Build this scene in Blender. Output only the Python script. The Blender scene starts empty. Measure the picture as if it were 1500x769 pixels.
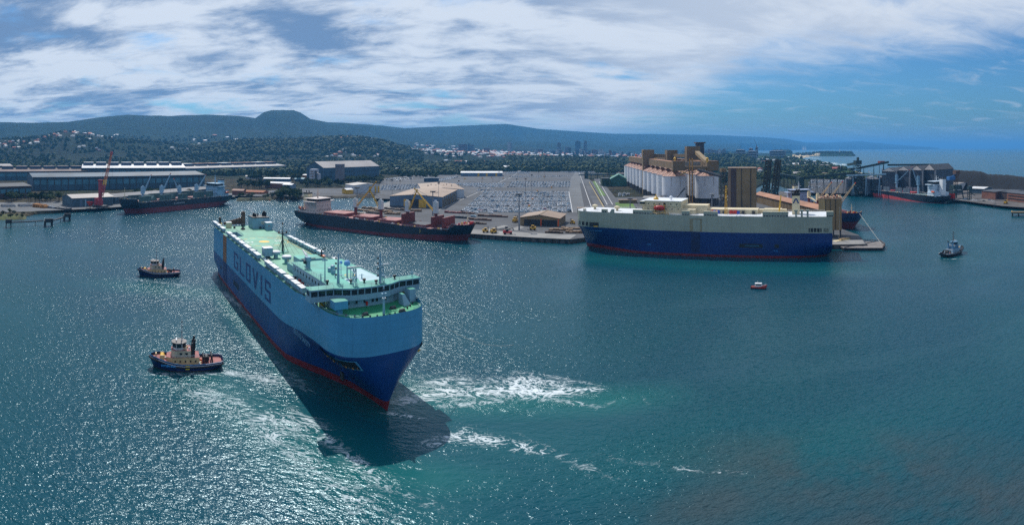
import bpy, bmesh, math, random
import numpy as np
from mathutils import Vector, Matrix, noise as mnoise
R = math.radians
random.seed(7)
rng = np.random.default_rng(11)
sc = bpy.context.scene
col = sc.collection

# ------------------------------------------------------------------ camera, world, sun
F = 800.0; CH = 78.0; HY = 216.0; CX = 750.0      # the photo is a stitched cylindrical panorama
cam_d = bpy.data.cameras.new('camera'); cam = bpy.data.objects.new('camera', cam_d); col.objects.link(cam)
cam.location = (0, 0, CH); cam.rotation_euler = (R(90), 0, 0)
cam_d.type = 'PANO'; cam_d.panorama_type = 'CENTRAL_CYLINDRICAL'
cam_d.central_cylindrical_radius = 1.0
cam_d.central_cylindrical_range_u_min = -750 / F; cam_d.central_cylindrical_range_u_max = 750 / F
cam_d.central_cylindrical_range_v_min = -(769 - HY) / F; cam_d.central_cylindrical_range_v_max = HY / F
cam_d.clip_start = 1; cam_d.clip_end = 200000
sc.camera = cam
SUN_AZ, SUN_EL = R(-28.5), R(51)
sd = bpy.data.lights.new('sun', 'SUN'); sd.energy = 4.3; sd.angle = R(0.5); sd.color = (1, .95, .87)
sun = bpy.data.objects.new('sun', sd); col.objects.link(sun)
sdir = Vector((math.sin(SUN_AZ) * math.cos(SUN_EL), math.cos(SUN_AZ) * math.cos(SUN_EL), math.sin(SUN_EL)))
sun.rotation_euler = sdir.to_track_quat('Z', 'Y').to_euler(); sun.location = (0, 0, 900)
sc.view_settings.view_transform = 'Standard'; sc.view_settings.look = 'None'
sc.view_settings.exposure = 0.0; sc.view_settings.gamma = 1.0
sc.cycles.volume_bounces = 0; sc.cycles.max_bounces = 6; sc.cycles.diffuse_bounces = 2; sc.cycles.glossy_bounces = 3
sc.cycles.transparent_max_bounces = 6; sc.cycles.use_adaptive_sampling = False
sc.cycles.sample_clamp_indirect = 6
HAZE_D = 6.8e-5; WAVE = .72
sc.cycles.use_denoising = False

w = bpy.data.worlds.new('World'); sc.world = w; w.use_nodes = True
N = w.node_tree.nodes; Lk = w.node_tree.links; N.clear()
def nd(t, **k):
    n = N.new(t)
    for a, b in k.items(): setattr(n, a, b)
    return n
def mth(op, a, b=None, c=None, clamp=False):
    n = nd('ShaderNodeMath', operation=op, use_clamp=clamp)
    for i, v in enumerate((a, b, c)):
        if v is None: continue
        if isinstance(v, (int, float)): n.inputs[i].default_value = v
        else: Lk.new(v, n.inputs[i])
    return n.outputs[0]
def sstep(v, a, b):
    n = nd('ShaderNodeMapRange', interpolation_type='SMOOTHSTEP')
    Lk.new(v, n.inputs[0]); n.inputs[1].default_value = a; n.inputs[2].default_value = b
    return n.outputs[0]
def mixc(f, a, b):
    n = nd('ShaderNodeMix', data_type='RGBA')
    if isinstance(f, (int, float)): n.inputs[0].default_value = f
    else: Lk.new(f, n.inputs[0])
    for i, v in ((6, a), (7, b)):
        if isinstance(v, tuple): n.inputs[i].default_value = v + (1,)
        else: Lk.new(v, n.inputs[i])
    return n.outputs[2]
tc = nd('ShaderNodeTexCoord'); sep = nd('ShaderNodeSeparateXYZ'); Lk.new(tc.outputs['Generated'], sep.inputs[0])
X, Y, Z = sep.outputs
hyp = mth('SQRT', mth('ADD', mth('MULTIPLY', X, X), mth('MULTIPLY', Y, Y)))
el = mth('DIVIDE', Z, mth('MAXIMUM', hyp, .02))
az = mth('ARCTAN2', X, Y)
sky = nd('ShaderNodeTexSky', sky_type='NISHITA', sun_disc=False, sun_elevation=SUN_EL, sun_rotation=SUN_AZ, altitude=50, air_density=1.2, dust_density=1.5, ozone_density=2.0)
den = mth('ADD', mth('MAXIMUM', Z, 0), .11)
cmb = nd('ShaderNodeCombineXYZ')
Lk.new(mth('DIVIDE', X, den), cmb.inputs[0]); Lk.new(mth('DIVIDE', Y, den), cmb.inputs[1])
def wnoise(scale, detail, rough, off, sx=1, sy=1, dist=0):
    mp = nd('ShaderNodeMapping'); Lk.new(cmb.outputs[0], mp.inputs[0])
    mp.inputs['Location'].default_value = off; mp.inputs['Scale'].default_value = (sx, sy, 1); mp.inputs['Rotation'].default_value = (0, 0, R(8))
    n = nd('ShaderNodeTexNoise'); Lk.new(mp.outputs[0], n.inputs[0])
    n.inputs['Scale'].default_value = scale; n.inputs['Detail'].default_value = detail; n.inputs['Roughness'].default_value = rough; n.inputs['Distortion'].default_value = dist
    return n.outputs[0]
n1 = wnoise(.95, 11, .60, (3.1, 1.7, 0), .9, 1.0, .35)       # cover
n2 = wnoise(.95, 10, .60, (7.3, 4.2, 0), .85, 1.1, .4)        # thick and thin
n3 = wnoise(2.6, 9, .62, (1.3, 9.2, 0), .8, 1.2, .5)         # wisps
# the bank ends along a line that climbs to the right
edge = mth('ADD', mth('MULTIPLY', sstep(az, .10, .50), .15), mth('MULTIPLY', sstep(az, .4, 1.2), .09))
bank = sstep(mth('SUBTRACT', mth('ADD', el, mth('MULTIPLY', mth('SUBTRACT', n3, .5), .16)), edge), -.055, .075)
cover = sstep(n1, .265, .455)
cloud = mth('MULTIPLY', mth('MULTIPLY', cover, bank), mth('SUBTRACT', 1.0, mth('MULTIPLY', sstep(el, .45, 1.6), .55)))
thin = mth('MULTIPLY', sstep(n3, .50, .80), mth('MULTIPLY', .55, sstep(az, -.3, .5)))
cloud = mth('MAXIMUM', cloud, thin, clamp=True)
dark = mth('MULTIPLY', sstep(mth('ADD', mth('MULTIPLY', n2, .70), mth('MULTIPLY', n3, .30)), .44, .60), mth('SUBTRACT', 1.0, mth('MULTIPLY', sstep(az, -.25, .4), .66)))
ccol = mixc(dark, (7.4, 8.0, 8.8), (1.7, 2.7, 4.5))
skyt = mixc(1.0, sky.outputs[0], (.34, .72, 1.12)); skyt.node.blend_type = 'MULTIPLY'
fin = mixc(mth('MULTIPLY', cloud, .93), skyt, ccol)
hz = mth('MULTIPLY', mth('SUBTRACT', 1.0, sstep(el, .0, .07)), .45)
fin = mixc(hz, fin, mixc(sstep(az, .0, .75), (5.0, 6.1, 7.4), (2.6, 4.8, 7.4)))
bg = nd('ShaderNodeBackground'); Lk.new(fin, bg.inputs[0]); bg.inputs[1].default_value = .1
wo = nd('ShaderNodeOutputWorld'); Lk.new(bg.outputs[0], wo.inputs[0])
w.cycles.sampling_method = 'MANUAL'; w.cycles.sample_map_resolution = 1024

# ------------------------------------------------------------------ helpers
def at(px, py, z=0.0):
    th = (px - CX) / F; r = F * (CH - z) / (py - HY)
    return Vector((r * math.sin(th), r * math.cos(th), z))
def pol(px, r, z=0.0):
    th = (px - CX) / F
    return Vector((r * math.sin(th), r * math.cos(th), z))
def zof(p, py): return CH - math.hypot(p[0], p[1]) * (py - HY) / F
def tag(o, label=None, cat=None, group=None, kind=None):
    if label: o['label'] = label
    if cat: o['category'] = cat
    if group: o['group'] = group
    if kind: o['kind'] = kind
    return o
def thing(name, label, cat, loc=(0, 0, 0), rz=0, group=None):
    o = bpy.data.objects.new(name, None); col.objects.link(o)
    o.location = loc; o.rotation_euler = (0, 0, rz); o.empty_display_size = 1
    return tag(o, label, cat, group)
kids = {}
def link(o, parent=None):
    col.objects.link(o)
    if parent is not None:
        o.parent = parent; kids.setdefault(parent.name, []).append(o)
    return o
def inst(me, name, parent=None, loc=(0, 0, 0), rz=0, s=1):
    o = bpy.data.objects.new(name, me); link(o, parent); o.location = loc; o.rotation_euler = (0, 0, rz)
    o.scale = (s, s, s) if isinstance(s, (int, float)) else s
    return o
def copy_tree(o, parent=None):
    c = o.copy(); link(c, parent)
    for ch in list(kids.get(o.name, [])): copy_tree(ch, c)
    return c
class MB:
    def __init__(s): s.v = []; s.f = []; s.m = []
    def add(s, vs, fs, m=0):
        b = len(s.v); s.v += [tuple(v) for v in vs]; s.f += [tuple(i + b for i in f) for f in fs]; s.m += [m] * len(fs); return s
    def box(s, x0, x1, y0, y1, z0, z1, m=0, mt=None):
        v = [(x0, y0, z0), (x1, y0, z0), (x1, y1, z0), (x0, y1, z0), (x0, y0, z1), (x1, y0, z1), (x1, y1, z1), (x0, y1, z1)]
        s.add(v, [(0, 3, 2, 1), (0, 1, 5, 4), (1, 2, 6, 5), (2, 3, 7, 6), (3, 0, 4, 7)], m); s.add(v[4:], [(0, 1, 2, 3)], m if mt is None else mt); return s
    def obox(s, c, sx, sy, z0, z1, a=0, m=0, mt=None):
        ca, sa = math.cos(a), math.sin(a); v = []
        for z in (z0, z1):
            for dx, dy in ((-1, -1), (1, -1), (1, 1), (-1, 1)):
                x, y = dx * sx / 2, dy * sy / 2; v.append((c[0] + x * ca - y * sa, c[1] + x * sa + y * ca, z))
        s.add(v, [(0, 3, 2, 1), (0, 1, 5, 4), (1, 2, 6, 5), (2, 3, 7, 6), (3, 0, 4, 7)], m); s.add(v[4:], [(0, 1, 2, 3)], m if mt is None else mt); return s
    def prism(s, pts, z0, z1, m=0, mt=None):
        n = len(pts); a = sum(pts[i][0] * pts[(i + 1) % n][1] - pts[(i + 1) % n][0] * pts[i][1] for i in range(n))
        if a < 0: pts = pts[::-1]
        v = [(p[0], p[1], z0) for p in pts] + [(p[0], p[1], z1) for p in pts]
        s.add(v, [tuple(range(n))[::-1]] + [(i, (i + 1) % n, n + (i + 1) % n, n + i) for i in range(n)], m)
        s.add(v[n:], [tuple(range(n))], m if mt is None else mt); return s
    def tube(s, a, b, r0, r1=None, n=6, m=0, cap=True):
        a, b = Vector(a), Vector(b); r1 = r0 if r1 is None else r1; d = (b - a).normalized()
        u = d.orthogonal().normalized(); w_ = d.cross(u); v = []
        for p, r in ((a, r0), (b, r1)):
            for i in range(n):
                t = 2 * math.pi * (i + .5) / n; v.append(p + (u * math.cos(t) + w_ * math.sin(t)) * r)
        f = [(i, (i + 1) % n, n + (i + 1) % n, n + i) for i in range(n)]
        if cap: f += [tuple(range(n))[::-1], tuple(range(n, 2 * n))]
        return s.add(v, f, m)
    def lathe(s, c, prof, n=16, m=0):
        v = []
        for r, z in prof:
            for i in range(n):
                t = 2 * math.pi * i / n; v.append((c[0] + r * math.cos(t), c[1] + r * math.sin(t), c[2] + z))
        f = [(j * n + i, j * n + (i + 1) % n, (j + 1) * n + (i + 1) % n, (j + 1) * n + i) for j in range(len(prof) - 1) for i in range(n)]
        f.append(tuple(range((len(prof) - 1) * n, len(prof) * n)))
        return s.add(v, f, m)
    def quad(s, a, b, c, d, m=0): return s.add([a, b, c, d], [(0, 1, 2, 3)], m)
    def lattice(s, a, b, wd, n, r=.15, m=0, taper=1.0):
        a, b = Vector(a), Vector(b); d = (b - a).normalized(); u = d.cross(Vector((0, 0, 1)))
        u = u.normalized() if u.length > .05 else Vector((1, 0, 0)); q = d.cross(u)
        def corner(t, i):
            k = wd * (1 + (taper - 1) * t) / 2
            return a + (b - a) * t + u * k * (1 if i in (0, 3) else -1) + q * k * (1 if i in (0, 1) else -1)
        for i in range(4): s.tube(corner(0, i), corner(1, i), r, n=4, m=m)
        for j in range(n):
            for i in range(4):
                s.tube(corner(j / n, i), corner((j + 1) / n, (i + 1) % 4), r * .6, n=3, m=m, cap=False)
        return s
    def rail(s, pts, h=1.1, step=3.0, r=.06, m=0):
        for a, b in zip(pts[:-1], pts[1:]):
            a, b = Vector(a), Vector(b); k = max(1, int((b - a).length / step))
            for hh in (h, h * .55): s.tube(a + Vector((0, 0, hh)), b + Vector((0, 0, hh)), r, n=3, m=m, cap=False)
            for i in range(k + 1):
                p = a + (b - a) * i / k; s.tube(p, p + Vector((0, 0, h)), r, n=3, m=m, cap=False)
        return s
    def build(s, name, mats, parent=None, smooth=False):
        me = bpy.data.meshes.new(name); me.from_pydata(s.v, [], s.f)
        if not isinstance(mats, (list, tuple)): mats = [mats]
        for m in mats: me.materials.append(m)
        me.polygons.foreach_set('material_index', s.m)
        if smooth: me.polygons.foreach_set('use_smooth', [True] * len(me.polygons))
        me.update(); o = bpy.data.objects.new(name, me); return link(o, parent)
def np_mesh(name, v, f, mats, parent=None, midx=None, smooth=False):
    me = bpy.data.meshes.new(name); v = np.asarray(v, np.float32); f = np.asarray(f, np.int32); k = f.shape[1]
    me.vertices.add(len(v)); me.vertices.foreach_set('co', v.ravel())
    me.loops.add(f.size); me.loops.foreach_set('vertex_index', f.ravel())
    me.polygons.add(len(f)); me.polygons.foreach_set('loop_start', np.arange(0, f.size, k, dtype=np.int32))
    for m in (mats if isinstance(mats, (list, tuple)) else [mats]): me.materials.append(m)
    if midx is not None: me.polygons.foreach_set('material_index', np.asarray(midx, np.int32))
    if smooth: me.polygons.foreach_set('use_smooth', np.ones(len(f), bool))
    me.update(calc_edges=True); return link(bpy.data.objects.new(name, me), parent)

# ------------------------------------------------------------------ materials
MT = {}
class NT:
    def __init__(s, m): s.t = m.node_tree; s.n = s.t.nodes; s.l = s.t.links
    def new(s, t, **k):
        n = s.n.new(t)
        for a, b in k.items(): setattr(n, a, b)
        return n
    def put(s, sock, v):
        if hasattr(v, 'links') or hasattr(v, 'is_linked'): s.l.new(v, sock)
        elif isinstance(v, tuple) and len(v) == 3 and sock.type == 'RGBA': sock.default_value = v + (1,)
        else: sock.default_value = v
    def noise(s, vec, scale, detail=4, rough=.55, dist=0, typ=None):
        n = s.new('ShaderNodeTexNoise'); s.l.new(vec, n.inputs['Vector'])
        if typ: n.noise_type = typ
        n.inputs['Scale'].default_value = scale; n.inputs['Detail'].default_value = detail; n.inputs['Roughness'].default_value = rough; n.inputs['Distortion'].default_value = dist
        return n.outputs[0]
    def map(s, vec, scale=(1, 1, 1), loc=(0, 0, 0), rot=(0, 0, 0)):
        n = s.new('ShaderNodeMapping'); s.l.new(vec, n.inputs[0]); n.inputs['Scale'].default_value = scale; n.inputs['Location'].default_value = loc; n.inputs['Rotation'].default_value = rot
        return n.outputs[0]
    def ss(s, v, a, b, c=0.0, d=1.0):
        n = s.new('ShaderNodeMapRange', interpolation_type='SMOOTHSTEP'); s.l.new(v, n.inputs[0])
        for i, x in enumerate((a, b, c, d)): n.inputs[i + 1].default_value = x
        return n.outputs[0]
    def math(s, op, a, b=None, clamp=False):
        n = s.new('ShaderNodeMath', operation=op, use_clamp=clamp); s.put(n.inputs[0], a)
        if b is not None: s.put(n.inputs[1], b)
        return n.outputs[0]
    def mix(s, f, a, b, blend='MIX'):
        n = s.new('ShaderNodeMix', data_type='RGBA', blend_type=blend); s.put(n.inputs[0], f); s.put(n.inputs[6], a); s.put(n.inputs[7], b)
        return n.outputs[2]
def base(name):
    m = bpy.data.materials.new(name); m.use_nodes = True; t = NT(m); b = m.node_tree.nodes['Principled BSDF']; return m, t, b
def mat(name, c, rough=.6, var=.18, scale=.35, metal=0, streak=0, rust=0, bump=0, corr=0, seam=0):
    """paint or masonry: base colour, patchy wear, vertical streaks, rust stains, corrugation relief"""
    if name in MT: return MT[name]
    m, t, b = base(name)
    oc = t.new('ShaderNodeTexCoord').outputs['Object']
    n = t.noise(oc, scale, 6, .6)
    dk = tuple(x * (1 - var * 1.6) for x in c); lt = tuple(min(1, x * (1 + var)) for x in c)
    cc = t.mix(t.ss(n, .3, .7), dk, lt)
    if streak:
        n2 = t.noise(t.map(oc, (1.1, 1.1, .06)), 1.0, 5, .65)
        cc = t.mix(t.ss(n2, .48, .75, 0, streak), cc, tuple(x * .45 for x in c))
    if rust:
        n3 = t.noise(t.map(oc, (.9, .9, .18)), .8, 7, .7)
        cc = t.mix(t.ss(n3, .60, .72, 0, rust), cc, (.13, .05, .025))
    if seam:
        sp = t.new('ShaderNodeSeparateXYZ'); t.l.new(oc, sp.inputs[0]); cb = t.new('ShaderNodeCombineXYZ'); t.l.new(sp.outputs[0], cb.inputs[0]); t.l.new(sp.outputs[2], cb.inputs[1])
        br = t.new('ShaderNodeTexBrick'); t.l.new(cb.outputs[0], br.inputs['Vector']); br.inputs['Scale'].default_value = 1; br.inputs['Brick Width'].default_value = 9; br.inputs['Row Height'].default_value = 2.7; br.inputs['Mortar Size'].default_value = .09; br.inputs['Mortar Smooth'].default_value = .6
        br.inputs['Color1'].default_value = (1, 1, 1, 1); br.inputs['Color2'].default_value = (.90, .92, .93, 1); br.inputs['Mortar'].default_value = (.72, .75, .78, 1)
        cc = t.mix(seam, cc, br.outputs[0], 'MULTIPLY')
    t.l.new(cc, b.inputs['Base Color']); b.inputs['Roughness'].default_value = rough; b.inputs['Metallic'].default_value = metal
    if corr:
        sp = t.new('ShaderNodeSeparateXYZ'); t.l.new(oc, sp.inputs[0])
        s_ = t.math('SINE', t.math('MULTIPLY', t.math('ADD', sp.outputs[0], sp.outputs[1]), corr))
        bp = t.new('ShaderNodeBump'); t.l.new(s_, bp.inputs['Height']); bp.inputs['Strength'].default_value = .5; bp.inputs['Distance'].default_value = .15; t.l.new(bp.outputs[0], b.inputs['Normal'])
    elif bump:
        bp = t.new('ShaderNodeBump'); t.l.new(t.noise(oc, scale * 6, 5, .6), bp.inputs['Height']); bp.inputs['Strength'].default_value = .4; bp.inputs['Distance'].default_value = bump; t.l.new(bp.outputs[0], b.inputs['Normal'])
    MT[name] = m; return m
white = mat('white_paint', (.74, .76, .78), .45, .08, .5, rust=.2)
offwhite = mat('offwhite_paint', (.55, .57, .58), .5, .1, .4, streak=.3, rust=.35)
glass = mat('dark_glass', (.012, .02, .028), .12, .1)
black = mat('black_paint', (.012, .013, .016), .5, .2)
darkgrey = mat('dark_grey_steel', (.05, .055, .065), .6, .2)
grey = mat('grey_steel', (.2, .22, .25), .6, .15, rust=.3)
yellow = mat('yellow_paint', (.62, .36, .03), .5, .12, rust=.3)
orange = mat('orange_paint', (.62, .09, .015), .45, .1)
red = mat('red_paint', (.45, .02, .015), .45, .1)
brownsteel = mat('brown_steel', (.12, .065, .045), .7, .25, rust=.5)
rustred = mat('rust_red_paint', (.16, .03, .028), .6, .2, streak=.3, rust=.4)
steel_dk = mat('teal_dark_steel', (.02, .05, .055), .6, .25)
asphalt = mat('asphalt', (.068, .071, .078), .9, .25, .02, bump=.02)
asphalt_l = mat('light_asphalt', (.115, .12, .125), .9, .16, .02)
concrete = mat('concrete', (.22, .215, .205), .85, .15, .06, bump=.03)
conc_dk = mat('stained_concrete', (.09, .085, .08), .9, .3, .2, streak=.5)
linepaint = mat('road_marking_white', (.55, .55, .55), .7, .1)
earth = mat('earth', (.12, .09, .06), .95, .3, .05)
grassm = mat('grass', (.075, .15, .02), .9, .25, .04)
timber = mat('stacked_timber', (.22, .14, .08), .8, .25, .5)
coal = mat('coal', (.008, .010, .013), .95, .25, .03, bump=1.5)
rock = mat('rock', (.09, .085, .08), .9, .4, .12, bump=1.0)
roof_tan = mat('tan_roof_sheet', (.26, .175, .115), .6, .12, .03, corr=3)
roof_lt = mat('pale_roof_sheet', (.30, .27, .25), .55, .12, .02, corr=3)
roof_wh = mat('white_roof_sheet', (.66, .66, .66), .5, .1, .02, corr=3)
roof_org = mat('orange_roof_sheet', (.33, .155, .085), .7, .15, .05, corr=3)
wall_blue = mat('blue_grey_cladding', (.10, .16, .24), .6, .12, .05, corr=3)
wall_steel = mat('steel_blue_cladding', (.03, .075, .12), .6, .2, .03, corr=2, rust=.25)
wall_wh = mat('white_cladding', (.45, .48, .52), .6, .1, .05, corr=3)
wall_tan = mat('tan_cladding', (.24, .17, .085), .7, .12, .06)
wall_brn = mat('brown_cladding', (.175, .12, .065), .7, .12, .06, corr=3)
wall_red = mat('red_brown_brick', (.16, .065, .045), .8, .2, .1)
silo_w = mat('silo_white', (.62, .64, .68), .6, .08, .06, streak=.35, rust=.25)
silo_c = mat('silo_cone', (.42, .24, .18), .7, .25, .25, rust=.6)
silo_d = mat('dark_silo', (.05, .07, .10), .6, .2, .05)
green_sh = mat('green_cladding', (.02, .10, .07), .6, .15, .1, corr=3)
g_deck = mat('green_deck_paint', (.085, .31, .20), .55, .22, .12, rust=.30)
g_deck2 = mat('turquoise_roof_paint', (.045, .33, .255), .5, .18, .12, rust=.12)
g_deck3 = mat('deep_green_deck_paint', (.025, .27, .12), .5, .15, .15)
g_ring = mat('deck_marking_yellow', (.75, .45, .05), .6, .1)
g_white = mat('deck_marking_white', (.7, .72, .7), .6, .08)
g_lt = mat('light_blue_hull_paint', (.075, .30, .50), .34, .07, .05, streak=.22, rust=.10, seam=.8)
g_dk = mat('royal_blue_hull_paint', (.003, .042, .18), .34, .14, .05, streak=.35, rust=.12, seam=.9)
g_boot = mat('red_boot_paint', (.17, .014, .02), .5, .25, .3, streak=.3)
g_house = mat('pale_blue_house_paint', (.20, .36, .46), .45, .10, .3, streak=.3, rust=.15)
g_letter = mat('navy_lettering', (.015, .045, .17), .4, .05)
w_letter = mat('white_lettering', (.6, .66, .72), .5, .05)
lb_letter = mat('sky_blue_lettering', (.05, .35, .75), .5, .05)
cream = mat('cream_hull_paint', (.36, .38, .30), .4, .07, .04, streak=.35, rust=.15, seam=.7)
creamy = mat('cream_house_paint', (.66, .56, .36), .5, .08, .3)
c_dk = mat('navy_hull_paint', (.004, .028, .15), .35, .14, .04, streak=.4, rust=.12, seam=.9)
b_black = mat('black_hull_paint', (.012, .022, .038), .4, .25, .05, streak=.4, rust=.25)
b_red = mat('antifouling_red', (.15, .025, .035), .6, .2, .1, streak=.4)
b_pink = mat('faded_red_deck', (.32, .12, .11), .7, .2, .12, rust=.3)
b_green = mat('grey_green_hatch', (.06, .12, .12), .6, .2, .15)
t_navy = mat('tug_navy', (.008, .025, .11), .35, .2, .4)
t_blue2 = mat('blue_grey_bulwark', (.05, .22, .40), .5, .15, .3)
t_buff = mat('buff_paint', (.60, .43, .22), .5, .12, .5, rust=.3)
t_deck = mat('tug_red_deck', (.30, .09, .085), .7, .2, .5)
skyblue = mat('pale_blue_crane_paint', (.26, .42, .55), .5, .1, .3)

def foliage(name, c0, c1):
    m, t, b = base(name)
    oi = t.new('ShaderNodeObjectInfo').outputs['Random']; ge = t.new('ShaderNodeNewGeometry')
    n = t.noise(ge.outputs['Position'], .12, 4, .6)
    f = t.math('ADD', t.math('MULTIPLY', oi, .5), t.math('MULTIPLY', n, .6))
    t.l.new(t.mix(f, c0, c1), b.inputs['Base Color']); b.inputs['Roughness'].default_value = .8
    b.inputs['Specular IOR Level'].default_value = .2
    return m
leaf = foliage('foliage', (.012, .032, .012), (.035, .065, .018))
leaf2 = foliage('foliage_olive', (.02, .038, .014), (.055, .078, .022))
bark = mat('bark', (.08, .06, .045), .9, .3, 1)

# ------------------------------------------------------------------ haze box
hm = bpy.data.materials.new('haze'); hm.use_nodes = True; t = NT(hm); t.n.clear()
pv = t.new('ShaderNodeVolumePrincipled'); pv.inputs['Color'].default_value = (.13, .48, 1.0, 1); pv.inputs['Density'].default_value = HAZE_D; pv.inputs['Anisotropy'].default_value = .2
o_ = t.new('ShaderNodeOutputMaterial'); t.l.new(pv.outputs[0], o_.inputs['Volume'])
b = MB(); b.box(-46000, 46000, -46000, 46000, -14, 500); hz_o = b.build('haze', hm); tag(hz_o, kind='stuff', label='thin blue sea haze over the harbour and hills')

# ------------------------------------------------------------------ water
def interp(x, pts):
    a = np.array(pts, float); return np.interp(x, a[:, 0], a[:, 1])
rr = np.concatenate([[0.01, 30, 60], np.geomspace(90, 800, 420), np.geomspace(820, 44000, 60)])
th1 = np.arange(-1.0, 1.0, .0036); th2 = np.linspace(1.0, 2 * math.pi - 1.0, 60, endpoint=False)
tt = np.concatenate([th1, th2])
RG, TG = np.meshgrid(rr, tt, indexing='ij')
vx = RG * np.sin(TG); vy = RG * np.cos(TG)
V = np.stack([vx, vy, np.zeros_like(vx)], -1).reshape(-1, 3)
nt = len(tt); i = np.arange(len(rr) - 1)[:, None] * nt; j = np.arange(nt)[None, :]; jn = (j + 1) % nt
FQ = np.stack([i + j, i + nt + j, i + nt + jn, i + jn], -1).reshape(-1, 4)[:, ::-1]
wm, t, b = base('harbour_water')
oc = t.new('ShaderNodeTexCoord').outputs['Object']
at_f = t.new('ShaderNodeAttribute', attribute_name='foam').outputs['Fac']
at_c = t.new('ShaderNodeAttribute', attribute_name='churn').outputs['Fac']
big = t.noise(oc, .006, 4, .6, .5)
wcol = t.mix(t.ss(big, .35, .65), (.0008, .047, .073), (.0014, .058, .076))
wcol = t.mix(t.math('MULTIPLY', at_c, .85), wcol, (.006, .115, .11))
at_s = t.new('ShaderNodeAttribute', attribute_name='silt').outputs['Fac']
wcol = t.mix(t.math('MULTIPLY', at_s, t.ss(t.noise(oc, .03, 5, .6), .30, .62)), wcol, (.055, .048, .045))
ang = R(20)
wv1 = t.noise(t.map(oc, (.30, .60, 1), rot=(0, 0, ang)), 1.0, 2, .5, .4)
wv2 = t.noise(t.map(oc, (1.1, 2.0, 1), rot=(0, 0, -.5)), 1.0, 2, .5, .3)
wv3 = t.noise(t.map(oc, (.03, .05, 1), rot=(0, 0, .3)), 1.0, 3, .5, .4)
sw = t.noise(t.map(oc, (.10, .16, 1)), 1.0, 4, .6, 2.5)
hgt = t.math('ADD', t.math('MULTIPLY', wv1, 1.0), t.math('MULTIPLY', wv2, .36))
hgt = t.math('ADD', hgt, t.math('MULTIPLY', wv3, 1.2))
hgt = t.math('ADD', hgt, t.math('MULTIPLY', t.math('MULTIPLY', sw, at_c), 2.2))
calm = t.ss(t.noise(t.map(oc, (.008, .014, 1), rot=(0, 0, .4)), 1.0, 4, .55, .8), .30, .62, .55, 1.0)
bp = t.new('ShaderNodeBump'); t.l.new(hgt, bp.inputs['Height']); bp.inputs['Strength'].default_value = 1.0
at_sl = t.new('ShaderNodeAttribute', attribute_name='slick').outputs['Fac']
t.l.new(t.math('MULTIPLY', t.math('MULTIPLY', calm, WAVE), t.math('SUBTRACT', 1.0, t.math('MULTIPLY', at_sl, t.ss(t.noise(t.map(oc, (.05, .09, 1)), 1.0, 5, .6, 1.5), .25, .5, .35, .80)))), bp.inputs['Distance'])
# foam threads
f1 = t.noise(t.map(oc, (.085, .15, 1), rot=(0, 0, .35)), 1.0, 9, .64, 3.2)
rid = t.math('SUBTRACT', 1.0, t.math('MULTIPLY', t.math('ABSOLUTE', t.math('SUBTRACT', f1, .5)), 9.0), True)
f2 = t.noise(t.map(oc, (.30, .50, 1), rot=(0, 0, .35)), 1.0, 8, .68, 1.6)
fo = t.math('ADD', t.math('MULTIPLY', rid, .75), t.math('MULTIPLY', f2, .62))
fo = t.math('ADD', t.math('ADD', fo, t.math('SUBTRACT', at_f, 1.0)), t.math('MULTIPLY', t.math('SUBTRACT', t.noise(oc, .045, 5, .65, 1.0), .5), 1.1))
foam = t.math('MULTIPLY', t.ss(fo, .22, .78), t.ss(at_f, .02, .3))
t.l.new(t.mix(foam, wcol, (.62, .68, .70)), b.inputs['Base Color'])
t.l.new(t.math('ADD', t.math('MULTIPLY', foam, .6), .21), b.inputs['Roughness'])
b.inputs['IOR'].default_value = 1.33; b.inputs['Specular IOR Level'].default_value = .45; b.inputs['Specular Tint'].default_value = (.52, .84, 1.0, 1); t.l.new(bp.outputs[0], b.inputs['Normal'])
wat = np_mesh('water', V, FQ, wm, smooth=True); tag(wat, kind='structure', label='blue green harbour and sea water')
def blob(cx, cy, a, b_, ang, soft=1.0):
    c, s = math.cos(ang), math.sin(ang); dx, dy = V[:, 0] - cx, V[:, 1] - cy
    q = np.sqrt(((dx * c + dy * s) / a) ** 2 + ((-dx * s + dy * c) / b_) ** 2)
    return np.clip((1.15 - q) / soft, 0, 1)
def pband(p0, p1, w0, w1, soft=1.0):
    """soft streak on the water from pixel p0 to pixel p1, widths in metres"""
    A, B = at(*p0), at(*p1); d = (B - A); L = d.length; d /= L
    dx, dy = V[:, 0] - A.x, V[:, 1] - A.y; s_ = (dx * d.x + dy * d.y) / L; t_ = np.abs(-dx * d.y + dy * d.x)
    ww = w0 + (w1 - w0) * np.clip(s_, 0, 1)
    return np.clip(1.15 - t_ / ww, 0, 1) * np.clip(1.0 - np.maximum(-s_, s_ - 1) * L / (2.2 * ww + 4), 0, 1)
foam_a = np.zeros(len(V)); churn = np.zeros(len(V))
def mx(a, b_): np.maximum(a, b_, out=a)
def ppoly(pts, k0=1.0, arr=None):
    for (a, b_) in zip(pts[:-1], pts[1:]): mx(foam_a if arr is None else arr, k0 * pband(a[:2], b_[:2], a[2], b_[2]))
ppoly([(596, 586, 5), (640, 576, 9), (690, 574, 10), (750, 570, 8), (800, 576, 6), (862, 572, 4)], .86); ppoly([(604, 572, 6), (650, 560, 9), (720, 556, 8), (790, 560, 7), (850, 572, 4)], .60)
ppoly([(600, 556, 3), (650, 545, 3), (720, 541, 3), (790, 548, 3), (850, 560, 3), (890, 566, 2)], .42); ppoly([(640, 596, 3), (700, 590, 5), (760, 580, 4), (830, 588, 3), (880, 596, 2), (900, 588, 2)], .55)
ppoly([(900, 574, 2), (940, 580, 2), (946, 588, 2)], .42)
ppoly([(650, 646, 3), (665, 640, 4), (700, 642, 5), (760, 655, 4), (805, 664, 2)], .68); mx(foam_a, .45 * pband((620, 648), (680, 632), 3, 2))
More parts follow.
